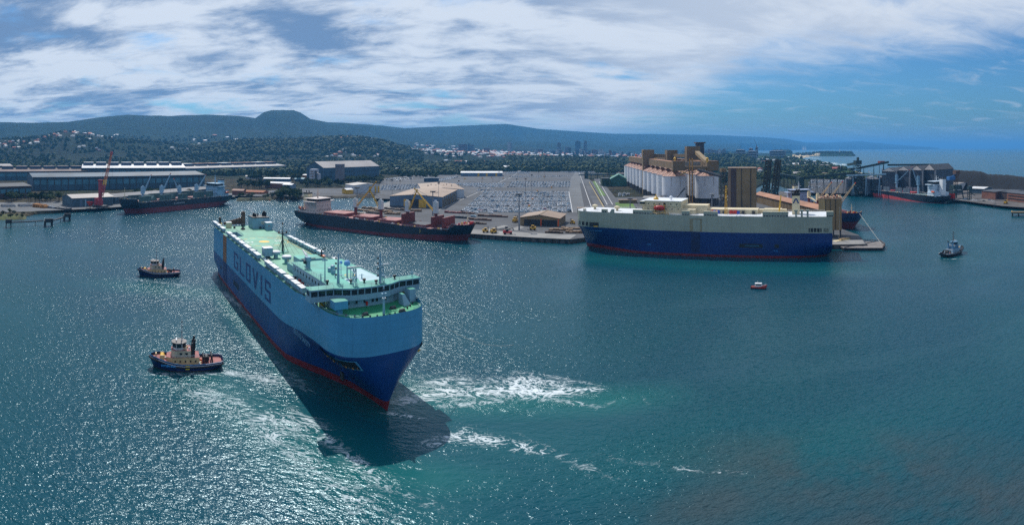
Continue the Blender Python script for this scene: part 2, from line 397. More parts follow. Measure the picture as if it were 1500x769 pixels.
mx(foam_a, .42 * pband((900, 672), (1070, 692), 3, 2)); mx(foam_a, .35 * pband((760, 640), (900, 700), 4, 4))
mx(foam_a, .62 * pband((330, 545), (400, 555), 5, 8)); mx(foam_a, .50 * pband((300, 575), (420, 620), 11, 13)); mx(foam_a, .52 * pband((400, 640), (520, 735), 9, 9))
mx(foam_a, .5 * pband((430, 600), (540, 690), 4, 4)); mx(foam_a, .45 * pband((370, 500), (455, 575), 5, 4)); mx(foam_a, .42 * pband((520, 690), (620, 735), 4, 3))
mx(foam_a, .45 * pband((200, 410), (270, 418), 5, 5)); mx(foam_a, .4 * pband((140, 440), (230, 425), 2, 2)); mx(foam_a, .5 * pband((330, 430), (380, 475), 4, 3)); mx(foam_a, .5 * pband((215, 548), (320, 546), 2.5, 3.5))
mx(foam_a, .6 * pband((1375, 380), (1408, 379), 2.5, 2.5)); mx(foam_a, .5 * pband((620, 466), (700, 490), .8, .5))
mx(foam_a, .8 * pband((572, 606), (612, 612), 2, 1.5))
mx(churn, .9 * pband((590, 580), (900, 585), 18, 12, 1)); mx(churn, .55 * pband((310, 560), (520, 690), 20, 20)); mx(churn, .30 * pband((700, 640), (1250, 640), 26, 24));
slick = np.zeros(len(V)); ppoly([(455, 600, 12), (520, 660, 22), (590, 700, 18), (640, 690, 12)], 1.0, slick); ppoly([(330, 560, 10), (390, 600, 16), (440, 650, 12)], .8, slick); ppoly([(640, 600, 12), (760, 620, 16), (900, 610, 14)], .75, slick); ppoly([(330, 470, 5), (400, 540, 6), (470, 600, 8)], .6, slick); ppoly([(860, 385, 18), (1215, 400, 18)], .7, slick); mx(churn, .6 * pband((330, 440), (440, 560), 8, 9))
mx(churn, .4 * pband((860, 378), (1215, 395), 20, 20)); mx(churn, .7 * pband((520, 690), (640, 700), 12, 12)); mx(churn, .5 * pband((200, 420), (300, 430), 18, 18))
silt = .75 * blob(*at(1240, 690)[:2], 44, 20, -.6); mx(silt, .7 * blob(*at(1400, 760)[:2], 46, 20, -.4)); mx(silt, .5 * blob(*at(1040, 740)[:2], 26, 12, 0))
# breakers off the far beach
for (a_, b_, w_, k) in (((1168, 229.6), (1200, 232.5), 60, .8), ((1185, 235.5), (1240, 242.5), 40, .85), ((1200, 236), (1242, 241), 30, .7), ((1165, 227), (1180, 226), 50, .6)):
    mx(foam_a, k * pband(a_, b_, w_, w_)); mx(churn, k * .6 * pband(a_, b_, w_ * 3, w_ * 3))
for nme, arr in (('foam', foam_a), ('churn', churn), ('silt', silt), ('slick', slick)):
    at_ = wat.data.attributes.new(nme, 'FLOAT', 'POINT'); at_.data.foreach_set('value', arr.astype(np.float32))

# ------------------------------------------------------------------ terrain
SH = [(-200, 330), (-40, 324), (0, 322), (25, 321), (60, 313), (100, 312), (170, 304), (335, 291), (345, 290), (400, 293), (430, 293.5), (470, 292), (510, 290), (560, 288), (578, 290), (600, 300), (1080, 300), (1108, 276), (1125, 267), (1140, 272), (1165, 281), (1185, 284), (1290, 284), (1330, 287), (1385, 293), (1440, 299), (1500, 307), (1700, 320)]
CREST = [(-300, 184), (0, 179), (50, 180), (100, 178.5), (150, 171.5), (185, 168), (215, 169.5), (250, 170), (300, 168), (350, 170), (374, 173), (386, 165), (398, 161.5), (430, 161.5), (440, 165), (455, 174.5), (480, 179), (520, 181), (560, 184), (592, 188), (610, 187), (680, 184), (742, 181.5), (790, 189), (850, 193), (900, 196), (960, 196.5), (1050, 198), (1110, 200.5), (1150, 203.5), (1180, 208.5), (1208, 209), (1235, 208), (1262, 206.8), (1280, 209), (1310, 211.5), (1350, 214.6), (1380, 216.5)]
RC = [(-300, 5200), (400, 5600), (600, 7500), (800, 10000), (1000, 14000), (1150, 19000), (1210, 26000), (1400, 33000)]
COAST = [(1000, 60000), (1085, 60000), (1086, 8600), (1120, 7600), (1150, 7200), (1171, 5500), (1172, 62400 / 18.), (1180, 62400 / 20.5), (1200, 62400 / 24), (1220, 62400 / 27), (1243, 62400 / 31.5), (1260, 62400 / 37), (1300, 62400 / 40), (1370, 62400 / 40), (1500, 62400 / 50), (1700, 62400 / 60)]
FOOT = [(-200, 205), (0, 204), (60, 200), (95, 192), (130, 197), (180, 203), (250, 210), (290, 216), (310, 212), (360, 207), (420, 208), (480, 206), (530, 205.5), (556, 209), (600, 219), (640, 223), (760, 229), (900, 231), (1080, 232), (1700, 236)]
tr = np.concatenate([np.geomspace(480, 2500, 130), np.geomspace(2530, 34000, 210)])
tth = np.arange(-1.12, 1.12, .0025)
TR, TT = np.meshgrid(tr, tth, indexing='ij'); PX = CX + F * TT
def ssn(x, a, b_): q = np.clip((x - a) / (b_ - a), 0, 1); return q * q * (3 - 2 * q)
TX, TY = TR * np.sin(TT), TR * np.cos(TT)
def fbm(x, y, s, octv=4, seed=0):
    out = np.zeros_like(x); amp = 1.0; tot = 0
    for k in range(octv):
        g = np.random.default_rng(seed + k).random((256, 256)); u = x / s; v = y / s
        iu = np.floor(u).astype(int); iv = np.floor(v).astype(int); fu = u - iu; fv = v - iv; fu = fu * fu * (3 - 2 * fu); fv = fv * fv * (3 - 2 * fv)
        G = lambda a, c: g[a % 256, c % 256]
        out += amp * ((G(iu, iv) * (1 - fu) + G(iu + 1, iv) * fu) * (1 - fv) + (G(iu, iv + 1) * (1 - fu) + G(iu + 1, iv + 1) * fu) * fv); tot += amp; amp *= .5; s *= .5
    return out / tot
def terr(px, r, x, y):
    rc = interp(px, RC); cy = interp(px, CREST); hc = CH + (HY - cy) / F * rc
    s_ = r / rc; ang_n = fbm(px * 8, r * .12, 260, 4, 5)
    spur = (ang_n - .5) * 2
    pr = np.where(s_ < 1, .5 * ssn(s_ + .05 * spur, .42, .9) + .5 * ssn(s_, .80, 1.0), 1 - .25 * (s_ - 1))
    pr = pr * (1 - .5 * np.clip(spur, 0, 1) * ssn(s_, .45, .7) * (1 - ssn(s_, .9, 1.0)))
    h = 3.2 + (hc - 3.2) * np.clip(pr, 0, 1) * (s_ > .4)
    fr = 3100.; fy = interp(px, FOOT); hf = CH + (HY - fy) / F * fr
    fo_ = np.exp(-((r - fr) / 620.) ** 2) * np.clip(hf - 3.2, 0, 999) * (.9 + .2 * fbm(x, y, 500, 3, 40))
    h = np.maximum(h, 3.2 + fo_)
    slope = ssn(r, 1700, 4200) * 34 * (1 - ssn(px, 640, 1000))
    h = np.maximum(h, 3.2 + slope * (.6 + .8 * fbm(x, y, 600, 4, 60)))
    rough = ssn(r, 1500, 2500) * 7 + ssn(r, 3500, 6000) * 26
    h = h + rough * (fbm(x, y, 60, 3, 80) - .5) * (h > 6) * (1 - .8 * ssn(r / rc, .93, .99)) + ssn(r, 4000, 5500) * 70 * (fbm(x, y, 420, 3, 85) - .5) * (1 - ssn(r / rc, .80, .97)) * (h > 20)
    r0 = 62400 / (interp(px, SH) - HY); r1 = interp(px, COAST)
    land = (r > r0) & (r < r1)
    farl = (r > .80 * rc) & (px < 1375)
    head = (px > 1150) & (px < 1252) & (r > 4950) & (r < 5900 - 500 * ssn(px, 1200, 1252))
    bay = (px > 1165) & (px < 1198) & (r > 62400 / (interp(px, [(1165, 234), (1172, 233.2), (1180, 231), (1190, 228.9), (1198, 227.8)]) - 216)) & (r < 5200); head = head | bay
    bell = (px > 1100) & (px < 1196) & (r > 17500) & (r < 20500)
    h = np.where(farl, h, np.where(bay, 4, np.where(head, 10 + 14 * ssn(px, 1165, 1215) * (1 - ssn(px, 1246, 1252)) + 6 * fbm(x, y, 120, 3, 9), np.where(bell, 9, np.where(land, h, -8)))))
    edge_ = np.where(land & ~farl, np.minimum(ssn(r, r0, r0 * 1.012 + 3), 1 - ssn(r, r1 * .965, r1)), 1)
    h = np.where(land & ~farl & ~head, -2 + (h + 2) * (.25 + .75 * edge_), h)
    return h, land, farl, head, r0, r1, rc
TH, land, farl, head, r0g, r1g, rcg = terr(PX, TR, TX, TY)
def th_at(x, y):
    r = np.hypot(x, y); px = CX + F * np.arctan2(x, y)
    a = np.array([r], float), np.array([px], float)
    return float(terr(a[1], a[0], np.array([x], float), np.array([y], float))[0][0])
n1_ = fbm(TX, TY, 700, 5, 3); n2_ = fbm(TX, TY, 130, 4, 4)
C = np.zeros(TH.shape + (4,), np.float32); C[..., 3] = 1
forest = np.array([.008, .024, .014]); fores2 = np.array([.015, .034, .017]); urb = np.array([.03, .038, .036]); gr = np.array([.055, .10, .022]); sand = np.array([.62, .50, .34]); ea = np.array([.13, .11, .075])
k = np.clip(n2_ * .6 + ssn(n1_, .35, .62) * .55, 0, 1.2)[..., None]; C[..., :3] = forest * (1 - k) + fores2 * k
ub = (ssn(n1_, .44, .58) * ssn(TR, 1900, 2300) * (1 - ssn(TR / rcg, .52, .66)) * .55)[..., None]
C[..., :3] = C[..., :3] * (1 - ub) + (urb * (.5 + n2_[..., None])) * ub
near = ((1 - ssn(TR, 1250, 1900)) * (.35 + .6 * ssn(n2_, .4, .6)))[..., None]; C[..., :3] = C[..., :3] * (1 - near) + (ea * .5) * near
gz = (ssn(PX, 1095, 1120) * ssn(TR, 1000, 1500) * (1 - ssn(TR, 6500, 7500)) * (.3 + .7 * ssn(n2_, .42, .55)))[..., None]; gz = gz * (1 - .8 * ssn(TR, 4700, 4950))[..., None]; C[..., :3] = C[..., :3] * (1 - gz) + gr * gz
sd_ = (land & (r1g < 6000) & (TR > r1g * .94) & (PX > 1172) & (PX < 1262)) | ((PX > 1161) & (PX < 1200) & (TR > 62400 / (interp(PX, [(1161, 230), (1165, 233.5), (1172, 234.2), (1180, 233), (1200, 231)]) - 216)) & (TR < 5150) & (TH > 0))
bell = (TR > 17500) & (TR < 18200) & (PX > 1120) & (PX < 1180) & (TH > 0) & (TH < 12)
C[sd_ | bell, :3] = sand
tm, t, b = base('terrain_cover')
at_c = t.new('ShaderNodeAttribute', attribute_name='cover').outputs['Color']; oc = t.new('ShaderNodeTexCoord').outputs['Object']
sp = t.noise(oc, .045, 5, .75); t.l.new(t.mix(1.0, at_c, t.mix(t.ss(sp, .38, .64), (.42, .42, .45), (1.7, 1.7, 1.5)), 'MULTIPLY'), b.inputs['Base Color'])
b.inputs['Roughness'].default_value = .95; b.inputs['Specular IOR Level'].default_value = .1
bp = t.new('ShaderNodeBump'); t.l.new(sp, bp.inputs['Height']); bp.inputs['Distance'].default_value = 22; bp.inputs['Strength'].default_value = 1.0; t.l.new(bp.outputs[0], b.inputs['Normal'])
nc = len(tth); i = np.arange(len(tr) - 1)[:, None] * nc; j = np.arange(nc - 1)[None, :]
FT = np.stack([i + j, i + j + 1, i + nc + j + 1, i + nc + j], -1).reshape(-1, 4)
ter = np_mesh('terrain', np.stack([TX, TY, TH], -1).reshape(-1, 3), FT, tm, smooth=True)
tag(ter, kind='structure', label='coastal plain with wooded foothills and escarpment')
ca = ter.data.color_attributes.new('cover', 'FLOAT_COLOR', 'POINT'); ca.data.foreach_set('color', C.reshape(-1))

# ------------------------------------------------------------------ ship building
def fit_line(o, d, px, t=0.0):
    """distance along the axis (origin o, unit direction d) of the point at lateral offset t seen in column px"""
    th = (px - CX) / F; n = Vector((-d.y, d.x)); q = Vector((o.x, o.y)) + n * t
    v = Vector((math.sin(th), math.cos(th))); den = d.x * v.y - d.y * v.x
    return -(q.x * v.y - q.y * v.x) / den
def text_part(body, h, name, m, parent, M, ext=.01, spacing=1.0, bold=0.0, label=None):
    cu = bpy.data.curves.new('lettering', 'FONT'); cu.body = body; cu.size = h; cu.extrude = ext; cu.space_character = spacing; cu.offset = bold
    cu.align_x = 'LEFT'; cu.resolution_u = 2
    tmp = bpy.data.objects.new('lettering', cu); col.objects.link(tmp)
    me = bpy.data.meshes.new_from_object(tmp.evaluated_get(bpy.context.evaluated_depsgraph_get()))
    bpy.data.objects.remove(tmp); me.name = name; me.materials.clear(); me.materials.append(m); me.transform(M)
    o = bpy.data.objects.new(name, me); link(o, parent)
    if label: o['label'] = label
    return o
def side_matrix(x, y, z, side=-1):
    """glyph plane onto a hull side: side -1 is starboard (reads towards the bow), +1 is port (reads towards the stern)"""
    if side < 0: return Matrix(((1, 0, 0, x), (0, 0, -1, y), (0, 1, 0, z), (0, 0, 0, 1)))
    return Matrix(((-1, 0, 0, x), (0, 0, 1, y), (0, 1, 0, z), (0, 0, 0, 1)))
def hull(name, parent, us, levels, hb, xs, xe, mats, matfn, label=None, smooth=True):
    """levels: functions z_j(u); hb(u,z) half breadth; xs(z), xe(z) ends of the section at height z"""
    m = MB(); nu = len(us); nz = len(levels); top = []
    for side in (-1, 1):
        vs = []
        for j, lf in enumerate(levels):
            for u in us:
                z = lf(u); x = xs(z) + u * (xe(z) - xs(z)); vs.append((x, side * hb(u, z), z))
        b0 = len(m.v); m.v += vs
        for j in range(nz - 1):
            for i in range(nu - 1):
                q = (b0 + j * nu + i, b0 + j * nu + i + 1, b0 + (j + 1) * nu + i + 1, b0 + (j + 1) * nu + i)
                m.f.append(q if side < 0 else q[::-1]); m.m.append(matfn(j))
        top.append(vs[-nu:])
    half = nu * nz
    for j in range(nz - 1):      # transom
        m.f.append((j * nu, (j + 1) * nu, half + (j + 1) * nu, half + j * nu)); m.m.append(matfn(j))
    o = m.build(name, mats, parent); me = o.data
    if smooth:
        me.polygons.foreach_set('use_smooth', [True] * len(me.polygons)); me.set_sharp_from_angle(angle=R(40))
    if label: o['label'] = label
    return o, top
def deck_mesh(name, parent, outline, z, m, hole=None):
    bm = bmesh.new(); loops = [outline] + ([hole] if hole else []); es = []
    for lp in loops:
        vs = [bm.verts.new((p[0], p[1], z(p) if callable(z) else z)) for p in lp]
        es += [bm.edges.new((vs[i], vs[(i + 1) % len(vs)])) for i in range(len(vs))]
    bmesh.ops.triangle_fill(bm, use_beauty=True, edges=es)
    me = bpy.data.meshes.new(name); bm.normal_update()
    for f in bm.faces:
        if f.normal.z < 0: f.normal_flip()
    bm.to_mesh(me); bm.free(); me.materials.append(m)
    return link(bpy.data.objects.new(name, me), parent)
def sm(u, a, b_): q = min(1, max(0, (u - a) / (b_ - a))); return q * q * (3 - 2 * q)
def lerp_pts(x, pts):
    if x <= pts[0][0]: return pts[0][1]
    for (a, fa), (b_, fb) in zip(pts[:-1], pts[1:]):
        if x <= b_: return fa + (fb - fa) * (x - a) / (b_ - a)
    return pts[-1][1]
PI = math.pi

# ------------------------------------------------------------------ the big car carrier under way
GL = 200.0; GB = 16.15; GZ = 28.0
gd = Vector((.66, -.7513)); gd.normalize(); gn = Vector((-gd.y, gd.x))
go = Vector((-179.5, 295.5)) + gn * GB
carrier = thing('car_carrier', 'huge two-tone blue car carrier with green decks under way beside two tugs', 'ship', (go.x, go.y, 0), math.atan2(gd.y, gd.x))
def gs(px, t=-GB): return fit_line(go, gd, px, t)
def g_rim(x):
    return GB if x < 184 else GB * max(0, 1 - ((x - 184) / 16.0) ** 3.0) ** (1 / 3.0)
GWL = [(0, .80), (12, .97), (30, 1), (140, 1), (150, .96), (159, .76), (169, .46), (182, .155), (192, .04), (198.5, 0)]
def g_hb(u, z):
    x = u * 200; top = g_rim(x)
    lo = GB * lerp_pts(x, GWL); k = min(1, max(0, z / 16.5)) ** (1.25)
    if z < 0: k = 0; lo *= .97
    if x < 30: k = min(1, max(0, z / 7.0))
    return lo + (top - lo) * k
g_band = lambda u: 13.0 + 4.7 * sm(u * 200, 140, 187)
g_red = lambda u: 1.6 + 1.6 * sm(u, .6, .98)
g_top = lambda u: GZ + 1.1 * sm(u, .80, .86)
us = [0, .01, .03, .06, .1, .16, .24, .34, .44, .54, .62, .68, .72, .75, .78, .81, .84, .87, .895, .915, .93, .942, .952, .961, .969, .976, .982, .987, .991, .994, .9965, .998, .999, 1]
lv = [lambda u: -2.0, lambda u: 0.0, g_red]
for f_ in (.2, .4, .6, .8): lv.append(lambda u, f_=f_: g_red(u) + (g_band(u) - g_red(u)) * f_)
lv += [g_band, lambda u: g_band(u) + (g_top(u) - g_band(u)) * .5, lambda u: g_top(u)]
gh, gtop = hull('hull', carrier, us, lv, g_hb, lambda z: max(0, 3 - z) * .5, lambda z: 200 - 1.7 * max(0, 1 - z / 14), [g_boot, g_dk, g_lt], lambda j: 0 if j < 2 else (1 if j < 7 else 2))
out = [(x, -g_rim(x) + .12) for x in [0.1] + [200 * u for u in us[3:-1]]] + [(199.9, 0)] + [(x, g_rim(x) - .12) for x in [200 * u for u in us[3:-1]][::-1] + [0.1]]
hx0, hx1, hy0, hy1 = 24, 41, -14.2, -6.6
deck_mesh('main_deck', carrier, out, lambda p: GZ - .05, g_deck, [(hx0, hy0), (hx0, hy1), (hx1, hy1), (hx1, hy0)])
m = MB(); m.box(hx0, hx1, hy0, hy1, GZ - 5, GZ - 4.9, 0)
for a in ((hx0, hx0 + .1, hy0, hy1), (hx1 - .1, hx1, hy0, hy1), (hx0, hx1, hy0, hy0 + .1), (hx0, hx1, hy1 - .1, hy1)): m.box(*a, GZ - 5, GZ - .06, 0)
m.box(hx0 + 2, hx0 + 5, hy0 + 2, hy0 + 4.5, GZ - 4.9, GZ - 2.5, 1); m.lathe((hx0 + 9, -10, GZ - 4.9), [(1.1, 0), (1.1, 2)], 10, 1)
m.build('mooring_recess', [g_house, darkgrey], carrier)
m = MB(); m.rail([(hx0, hy0, GZ), (hx0, hy1, GZ), (hx1, hy1, GZ), (hx1, hy0, GZ), (hx0, hy0, GZ)], 1.2, 2.0, .06); m.build('recess_railing', g_house, carrier)
# foredeck lies deeper green
fo_ = [(x, y) for x, y in out if x > 176]; fo_ = [(176.5, -g_rim(176) + .3)] + [(x * .999, y * .97) for x, y in fo_] + [(176.5, g_rim(176) - .3)]
deck_mesh('foredeck', carrier, fo_, GZ - .04, g_deck3)
# helicopter marks
cxh, cyh = gs(387, .3), .3
def ring(cx, cy, r0, r1, n=48, gap=0):
    v = []; f = []
    for i in range(n):
        if gap and i % gap == 0: continue
        a0, a1 = 2 * PI * i / n, 2 * PI * (i + 1) / n; b0 = len(v)
        v += [(cx + r1 * math.cos(a0), cy + r1 * math.sin(a0), 0), (cx + r1 * math.cos(a1), cy + r1 * math.sin(a1), 0), (cx + r0 * math.cos(a1), cy + r0 * math.sin(a1), 0), (cx + r0 * math.cos(a0), cy + r0 * math.sin(a0), 0)]
        f.append((b0, b0 + 1, b0 + 2, b0 + 3))
    return v, f
m = MB(); m.add(*[[(x, y, GZ - .034) for x, y, z in ring(cxh, cyh, 12.6, 13.1, 48, 3)[0]], ring(cxh, cyh, 12.6, 13.1, 48, 3)[1]])
m.add([(cxh + 2.9 * math.cos(a * PI / 16), cyh + 2.9 * math.sin(a * PI / 16), GZ - .034) for a in range(32)], [tuple(range(32))]); m.build('landing_marks', g_ring, carrier)
m = MB()
for sg in (-1, 1):      # white letters each side of the disc
    y0 = cyh + sg * 7.6; zz = GZ - .034
    for a in ((cxh - 1.6, cxh + 1.6, y0 - 1.5, y0 - .9), (cxh - 1.6, cxh + 1.6, y0 + .9, y0 + 1.5), (cxh - .35, cxh + .35, y0 - .9, y0 + .9)):
        m.quad((a[0], a[2], zz), (a[1], a[2], zz), (a[1], a[3], zz), (a[0], a[3], zz))
v, f = ring(cxh, cyh, 9.8, 10.1, 40, 4); m.add([(x, y, GZ - .034) for x, y, z in v], f)
m.build('landing_letters', g_white, carrier)
# yellow walkway lines
m = MB()
for y in (-12.2, 12.4): m.quad((44, y, GZ - .034), (126, y, GZ - .034), (126, y + .25, GZ - .034), (44, y + .25, GZ - .034))
m.build('walkway_lines', g_ring, carrier)
# side letters
gl = {'G': [(0, 1, .86, 1), (0, .26, 0, 1), (0, 1, 0, .14), (.74, 1, 0, .5), (.5, 1, .38, .5), (.74, 1, .74, 1)],
      'L': [(0, .26, 0, 1), (0, 1, 0, .14)], 'O': [(0, 1, .86, 1), (0, .26, 0, 1), (0, 1, 0, .14), (.74, 1, 0, 1)],
      'I': [(0, 1, 0, 1)], 'S': [(0, 1, .86, 1), (0, .26, .46, 1), (0, 1, .43, .57), (.74, 1, 0, .5), (0, 1, 0, .14), (.74, 1, .74, .9), (0, .26, .1, .26)]}
def letter_quads(mb, ch, x0, x1, z0, z1, y):
    X_ = lambda a: x0 + (x1 - x0) * a; Z_ = lambda a: z0 + (z1 - z0) * a; e = .03
    if ch == 'V':
        for (a, c) in ((0, .5), (1, .5)):
            d = .26 if a == 0 else -.26
            mb.add([(X_(a), y - e, Z_(1)), (X_(a + d), y - e, Z_(1)), (X_(.5 + d * .5), y - e, Z_(0)), (X_(.5 - d * .5), y - e, Z_(0))], [(0, 1, 2, 3)]); e += .004
    else:
        for a, b_, c, d in gl[ch]:
            mb.box(X_(a), X_(b_), y - e, y + .01, Z_(c), Z_(d)); e += .004
for ch, p0, p1 in (('G', 342.6, 349), ('L', 351.2, 358), ('O', 360.3, 367), ('V', 369.8, 378.3), ('I', 381.8, 384.2), ('S', 388, 396.5)):
    m = MB(); letter_quads(m, ch, gs(p0), gs(p1), 15.2, 23.6, -GB); m.build('letter', g_letter, carrier)
text_part('GLOVIS SAFETY', 2.3, 'bow_name', mat('dim_blue_lettering', (.12, .28, .42), .5), carrier, side_matrix(gs(430.5), -GB - .12, 13.6), .02, 1.05)
# side ramp door with its brown frame
s0, s1 = gs(327), gs(331.8)
m = MB(); m.box(s0, s1, -GB - .10, -GB + .05, 13.2, GZ - .3, 0)
for i in range(9): m.box(s0 + .3, s1 - .3, -GB - .18, -GB - .1, 14 + i * 1.6, 14.35 + i * 1.6, 1)
m.build('ramp_frame', [mat('brown_door_paint', (.30, .13, .045), .7, .25, .4, rust=.6), brownsteel], carrier)
m = MB(); m.box(s0, s1, -GB - .10, -GB + .05, 2.2, 13.2, 0)
for i in range(6): m.box(s0 + .3, s1 - .3, -GB - .16, -GB - .1, 3 + i * 1.7, 3.2 + i * 1.7, 1)
m.build('side_door', [mat('door_navy', (.005, .02, .10), .5), c_dk], carrier)
m = MB()
sa, sb_ = gs(342), gs(350); m.box(sa, sb_, -GB - .06, -GB + .05, 6.0, 8.6, 0)
for i in range(4): q = sa + (sb_ - sa) * (i + .5) / 4; m.box(q - .25, q + .25, -GB - .14, -GB - .06, 6.0, 8.6, 1)
m.box(gs(323), gs(324.5), -GB - .06, -GB + .05, 6.2, 8.4, 0); m.build('side_opening', [black, g_dk], carrier)
# bow mooring openings, set into the flare
def on_hull(x, z, side=-1, off=.1):
    u = x / 200; y = g_hb(u, z); e = .4; y2 = g_hb((x + e) / 200, z); n = Vector((y - y2, e)).normalized()
    return Vector((x + n.x * off, side * (y + n.y * off), z))
def hull_patch(x0, x1, z0, z1, side, off, mb, mi, n=5):
    for i in range(n):
        a = x0 + (x1 - x0) * i / n; b_ = x0 + (x1 - x0) * (i + 1) / n
        mb.quad(on_hull(a, z0, side, off), on_hull(b_, z0, side, off), on_hull(b_, z1, side, off), on_hull(a, z1, side, off), mi)
def gx_bow(px, z, side=-1):
    best = None
    for i in range(600):
        x = 150 + i * 50 / 600; p = on_hull(x, z, side, 0); wv = go + gd * p.x + gn * p.y
        e = abs(CX + F * math.atan2(wv.x, wv.y) - px)
        if best is None or e < best[0]: best = (e, x)
    return best[1]
for nme, p0, p1, z0, z1 in (('mooring_opening', 470, 493, 13.6, 16.4), ('mooring_opening', 497, 525, 13.8, 16.3)):
    m = MB(); x0, x1 = gx_bow(p0, 15), gx_bow(p1, 15)
    hull_patch(x0 - .3, x1 + .3, z0 - .3, z1 + .3, -1, .06, m, 2); hull_patch(x0, x1, z0, z1, -1, .12, m, 0)
    for i in range(5):
        q = on_hull(x0 + (x1 - x0) * (i + .5) / 5, z0 + .25, -1, .25); m.tube(q - Vector((.45, 0, 0)), q + Vector((.45, 0, 0)), .2, n=6, m=1 if i % 2 else 3); m.tube(q, q + Vector((0, 0, 1.1)), .1, n=5, m=1)
    m.build(nme, [black, mat('dull_ochre', (.30, .17, .04), .7, .3, .5, rust=.5), g_lt, darkgrey], carrier)
m = MB(); x0, x1 = gx_bow(570, 15.8, 1), gx_bow(577, 15.8, 1)
if x0 > x1: x0, x1 = x1, x0
hull_patch(x0, x1, 14.6, 16.7, 1, .1, m, 0, 2); m.build('bow_opening', [black], carrier)
m = MB(); hull_patch(188.5, 195.5, 13.6, 16.6, 1, .12, m, 0)
for i in range(4): q = on_hull(189 + i * 1.8, 14.2, 1, .6); m.tube(q, q + Vector((.2, .9, .5)), .25, n=5, m=1); m.tube(q, q + Vector((0, 0, 1.6)), .15, n=4, m=1)
m.build('mooring_opening', [black, yellow], carrier)
for side in (-1, 1):
    q = on_hull(186.5 if side < 0 else 185.5, 8.6, side, 0); m = MB()
    m.tube(q + Vector((0, -side * 2.0, .8)), q + Vector((.9, side * 1.5, -.2)), 2.1, 1.5, 10, 0)
    m.tube(q + Vector((.9, side * 1.5, -.2)), q + Vector((1.1, side * 2.2, -.4)), .5, .5, 6, 1); m.box(q.x + .1, q.x + 2.1, q.y + side * 1.9 - .25, q.y + side * 1.9 + .25, q.z - 1.5, q.z + .9, 1)
    m.build('anchor_pocket', [g_dk, black], carrier)
m = MB(); m.add(*[[(x, y, z) for x, y, z in []], []]) if False else None
# vent houses along both sides of the deck
def vent(x0, x1, side, h=2.1, wd=1.8, y=None, louv=True):
    m = MB(); yc = (GB - 1.55) * side if y is None else y
    n = max(1, round((x1 - x0) / 3.2)); st = (x1 - x0) / n
    for i in range(n):
        a = x0 + i * st; m.box(a + .2, a + st - .35, yc - wd / 2, yc + wd / 2, GZ + .75, GZ + h, 0); m.box(a + .1, a + st - .25, yc - wd / 2 - .15, yc + wd / 2 + .15, GZ + h, GZ + h + .18, 1)
    m.box(x0 + .5, x1 - .5, yc - wd / 2 + .5, yc + wd / 2 - .5, GZ - .05, GZ + .75, 2)
    m.build('vent_house', [g_house, white, darkgrey], carrier)
for p0, p1 in ((313.5, 318), (319, 322.5), (324, 328.5), (334, 338.5), (340, 344.8), (346, 350.5), (352, 357), (358.5, 366), (368, 372), (373.5, 380), (390, 396.5), (397.5, 406), (408, 416), (418.5, 427.5), (429, 437), (438, 446)):
    vent(gs(p0, -GB + 1.5), gs(p1, -GB + 1.5), -1, 2.3)
for p0, p1 in ((422, 427.5), (428.5, 435), (436.5, 444), (445.5, 462), (465, 471), (487, 498), (503, 507), (511, 520), (530, 545)):
    a, b_ = gs(p0, GB - 1.9), gs(p1, GB - 1.9); vent(min(a, b_), max(a, b_), 1, 2.2 if p0 < 500 else 1.4)
# tall vents standing on the deck
m = MB(); s = gs(392, -9.5); m.box(s - 2.2, s + 2.2, -11.6, -7.6, GZ + 1, GZ + 4.6, 0); m.box(s - 2.4, s + 2.4, -11.8, -7.4, GZ + 4.6, GZ + 4.8, 1); m.box(s - 1.2, s + 1.2, -10.6, -8.6, GZ - .05, GZ + 1, 2); m.build('tall_vent', [g_house, white, darkgrey], carrier)
for px, y in ((404, -6), (420, -4.5)):
    m = MB(); s = gs(px, y); m.lathe((s, y, GZ - .05), [(1.0, 0), (1.0, 1.5), (1.9, 1.6), (2.2, 2.6), (1.9, 3.1), (.2, 3.2)], 14, 0); m.lathe((s, y, GZ + 2.75), [(2.26, 0), (1.9, .4), (.1, .52)], 14, 1); m.build('mushroom_vent', [g_house, white], carrier)
# edge rails, pipes
m = MB()
def rimpts(t0, t1, off, side, n):
    return [(t0 + (t1 - t0) * i / n, side * max(.05, (g_rim(t0 + (t1 - t0) * i / n) - off)), 0) for i in range(n + 1)]
for side in (-1, 1): m.rail([(x, y, GZ) for x, y, z in rimpts(1, 168, .35, side, 24)], 1.1, 3.4, .05)
for side in (-1, 1): m.rail([(x, y, GZ + 1.05) for x, y, z in rimpts(168, 199, .3, side, 24)], .7, 3.4, .05)
m.rail([(1, -15.5, GZ), (1, 15.5, GZ)], 1.1, 3, .05); m.rail([(44, -11.4, GZ), (124, -11.4, GZ)], 1.1, 3, .06); m.rail([(50, 12.2, GZ), (128, 12.2, GZ)], 1.1, 3, .06)
m.build('railing', g_house, carrier)
m = MB()
for k_, y in enumerate((-12.7, -12.3)): m.tube((50, y, GZ + .5), (132, y, GZ + .5), .14, n=5, m=0)
for i in range(28): x = 50 + i * 3; m.box(x, x + .3, -12.9, -12.1, GZ - .05, GZ + .4, 0)
for k_ in range(26):
    x = 46 + random.random() * 130; y = random.choice((-13.2, -11.6, 12.6, -12.2)) + random.random() * .6; m.box(x, x + .5 + random.random(), y, y + .6, GZ - .05, GZ + .5 + random.random() * .9, random.choice((0, 1, 2, 0)))
m.build('deck_piping', [g_house, red, creamy], carrier)
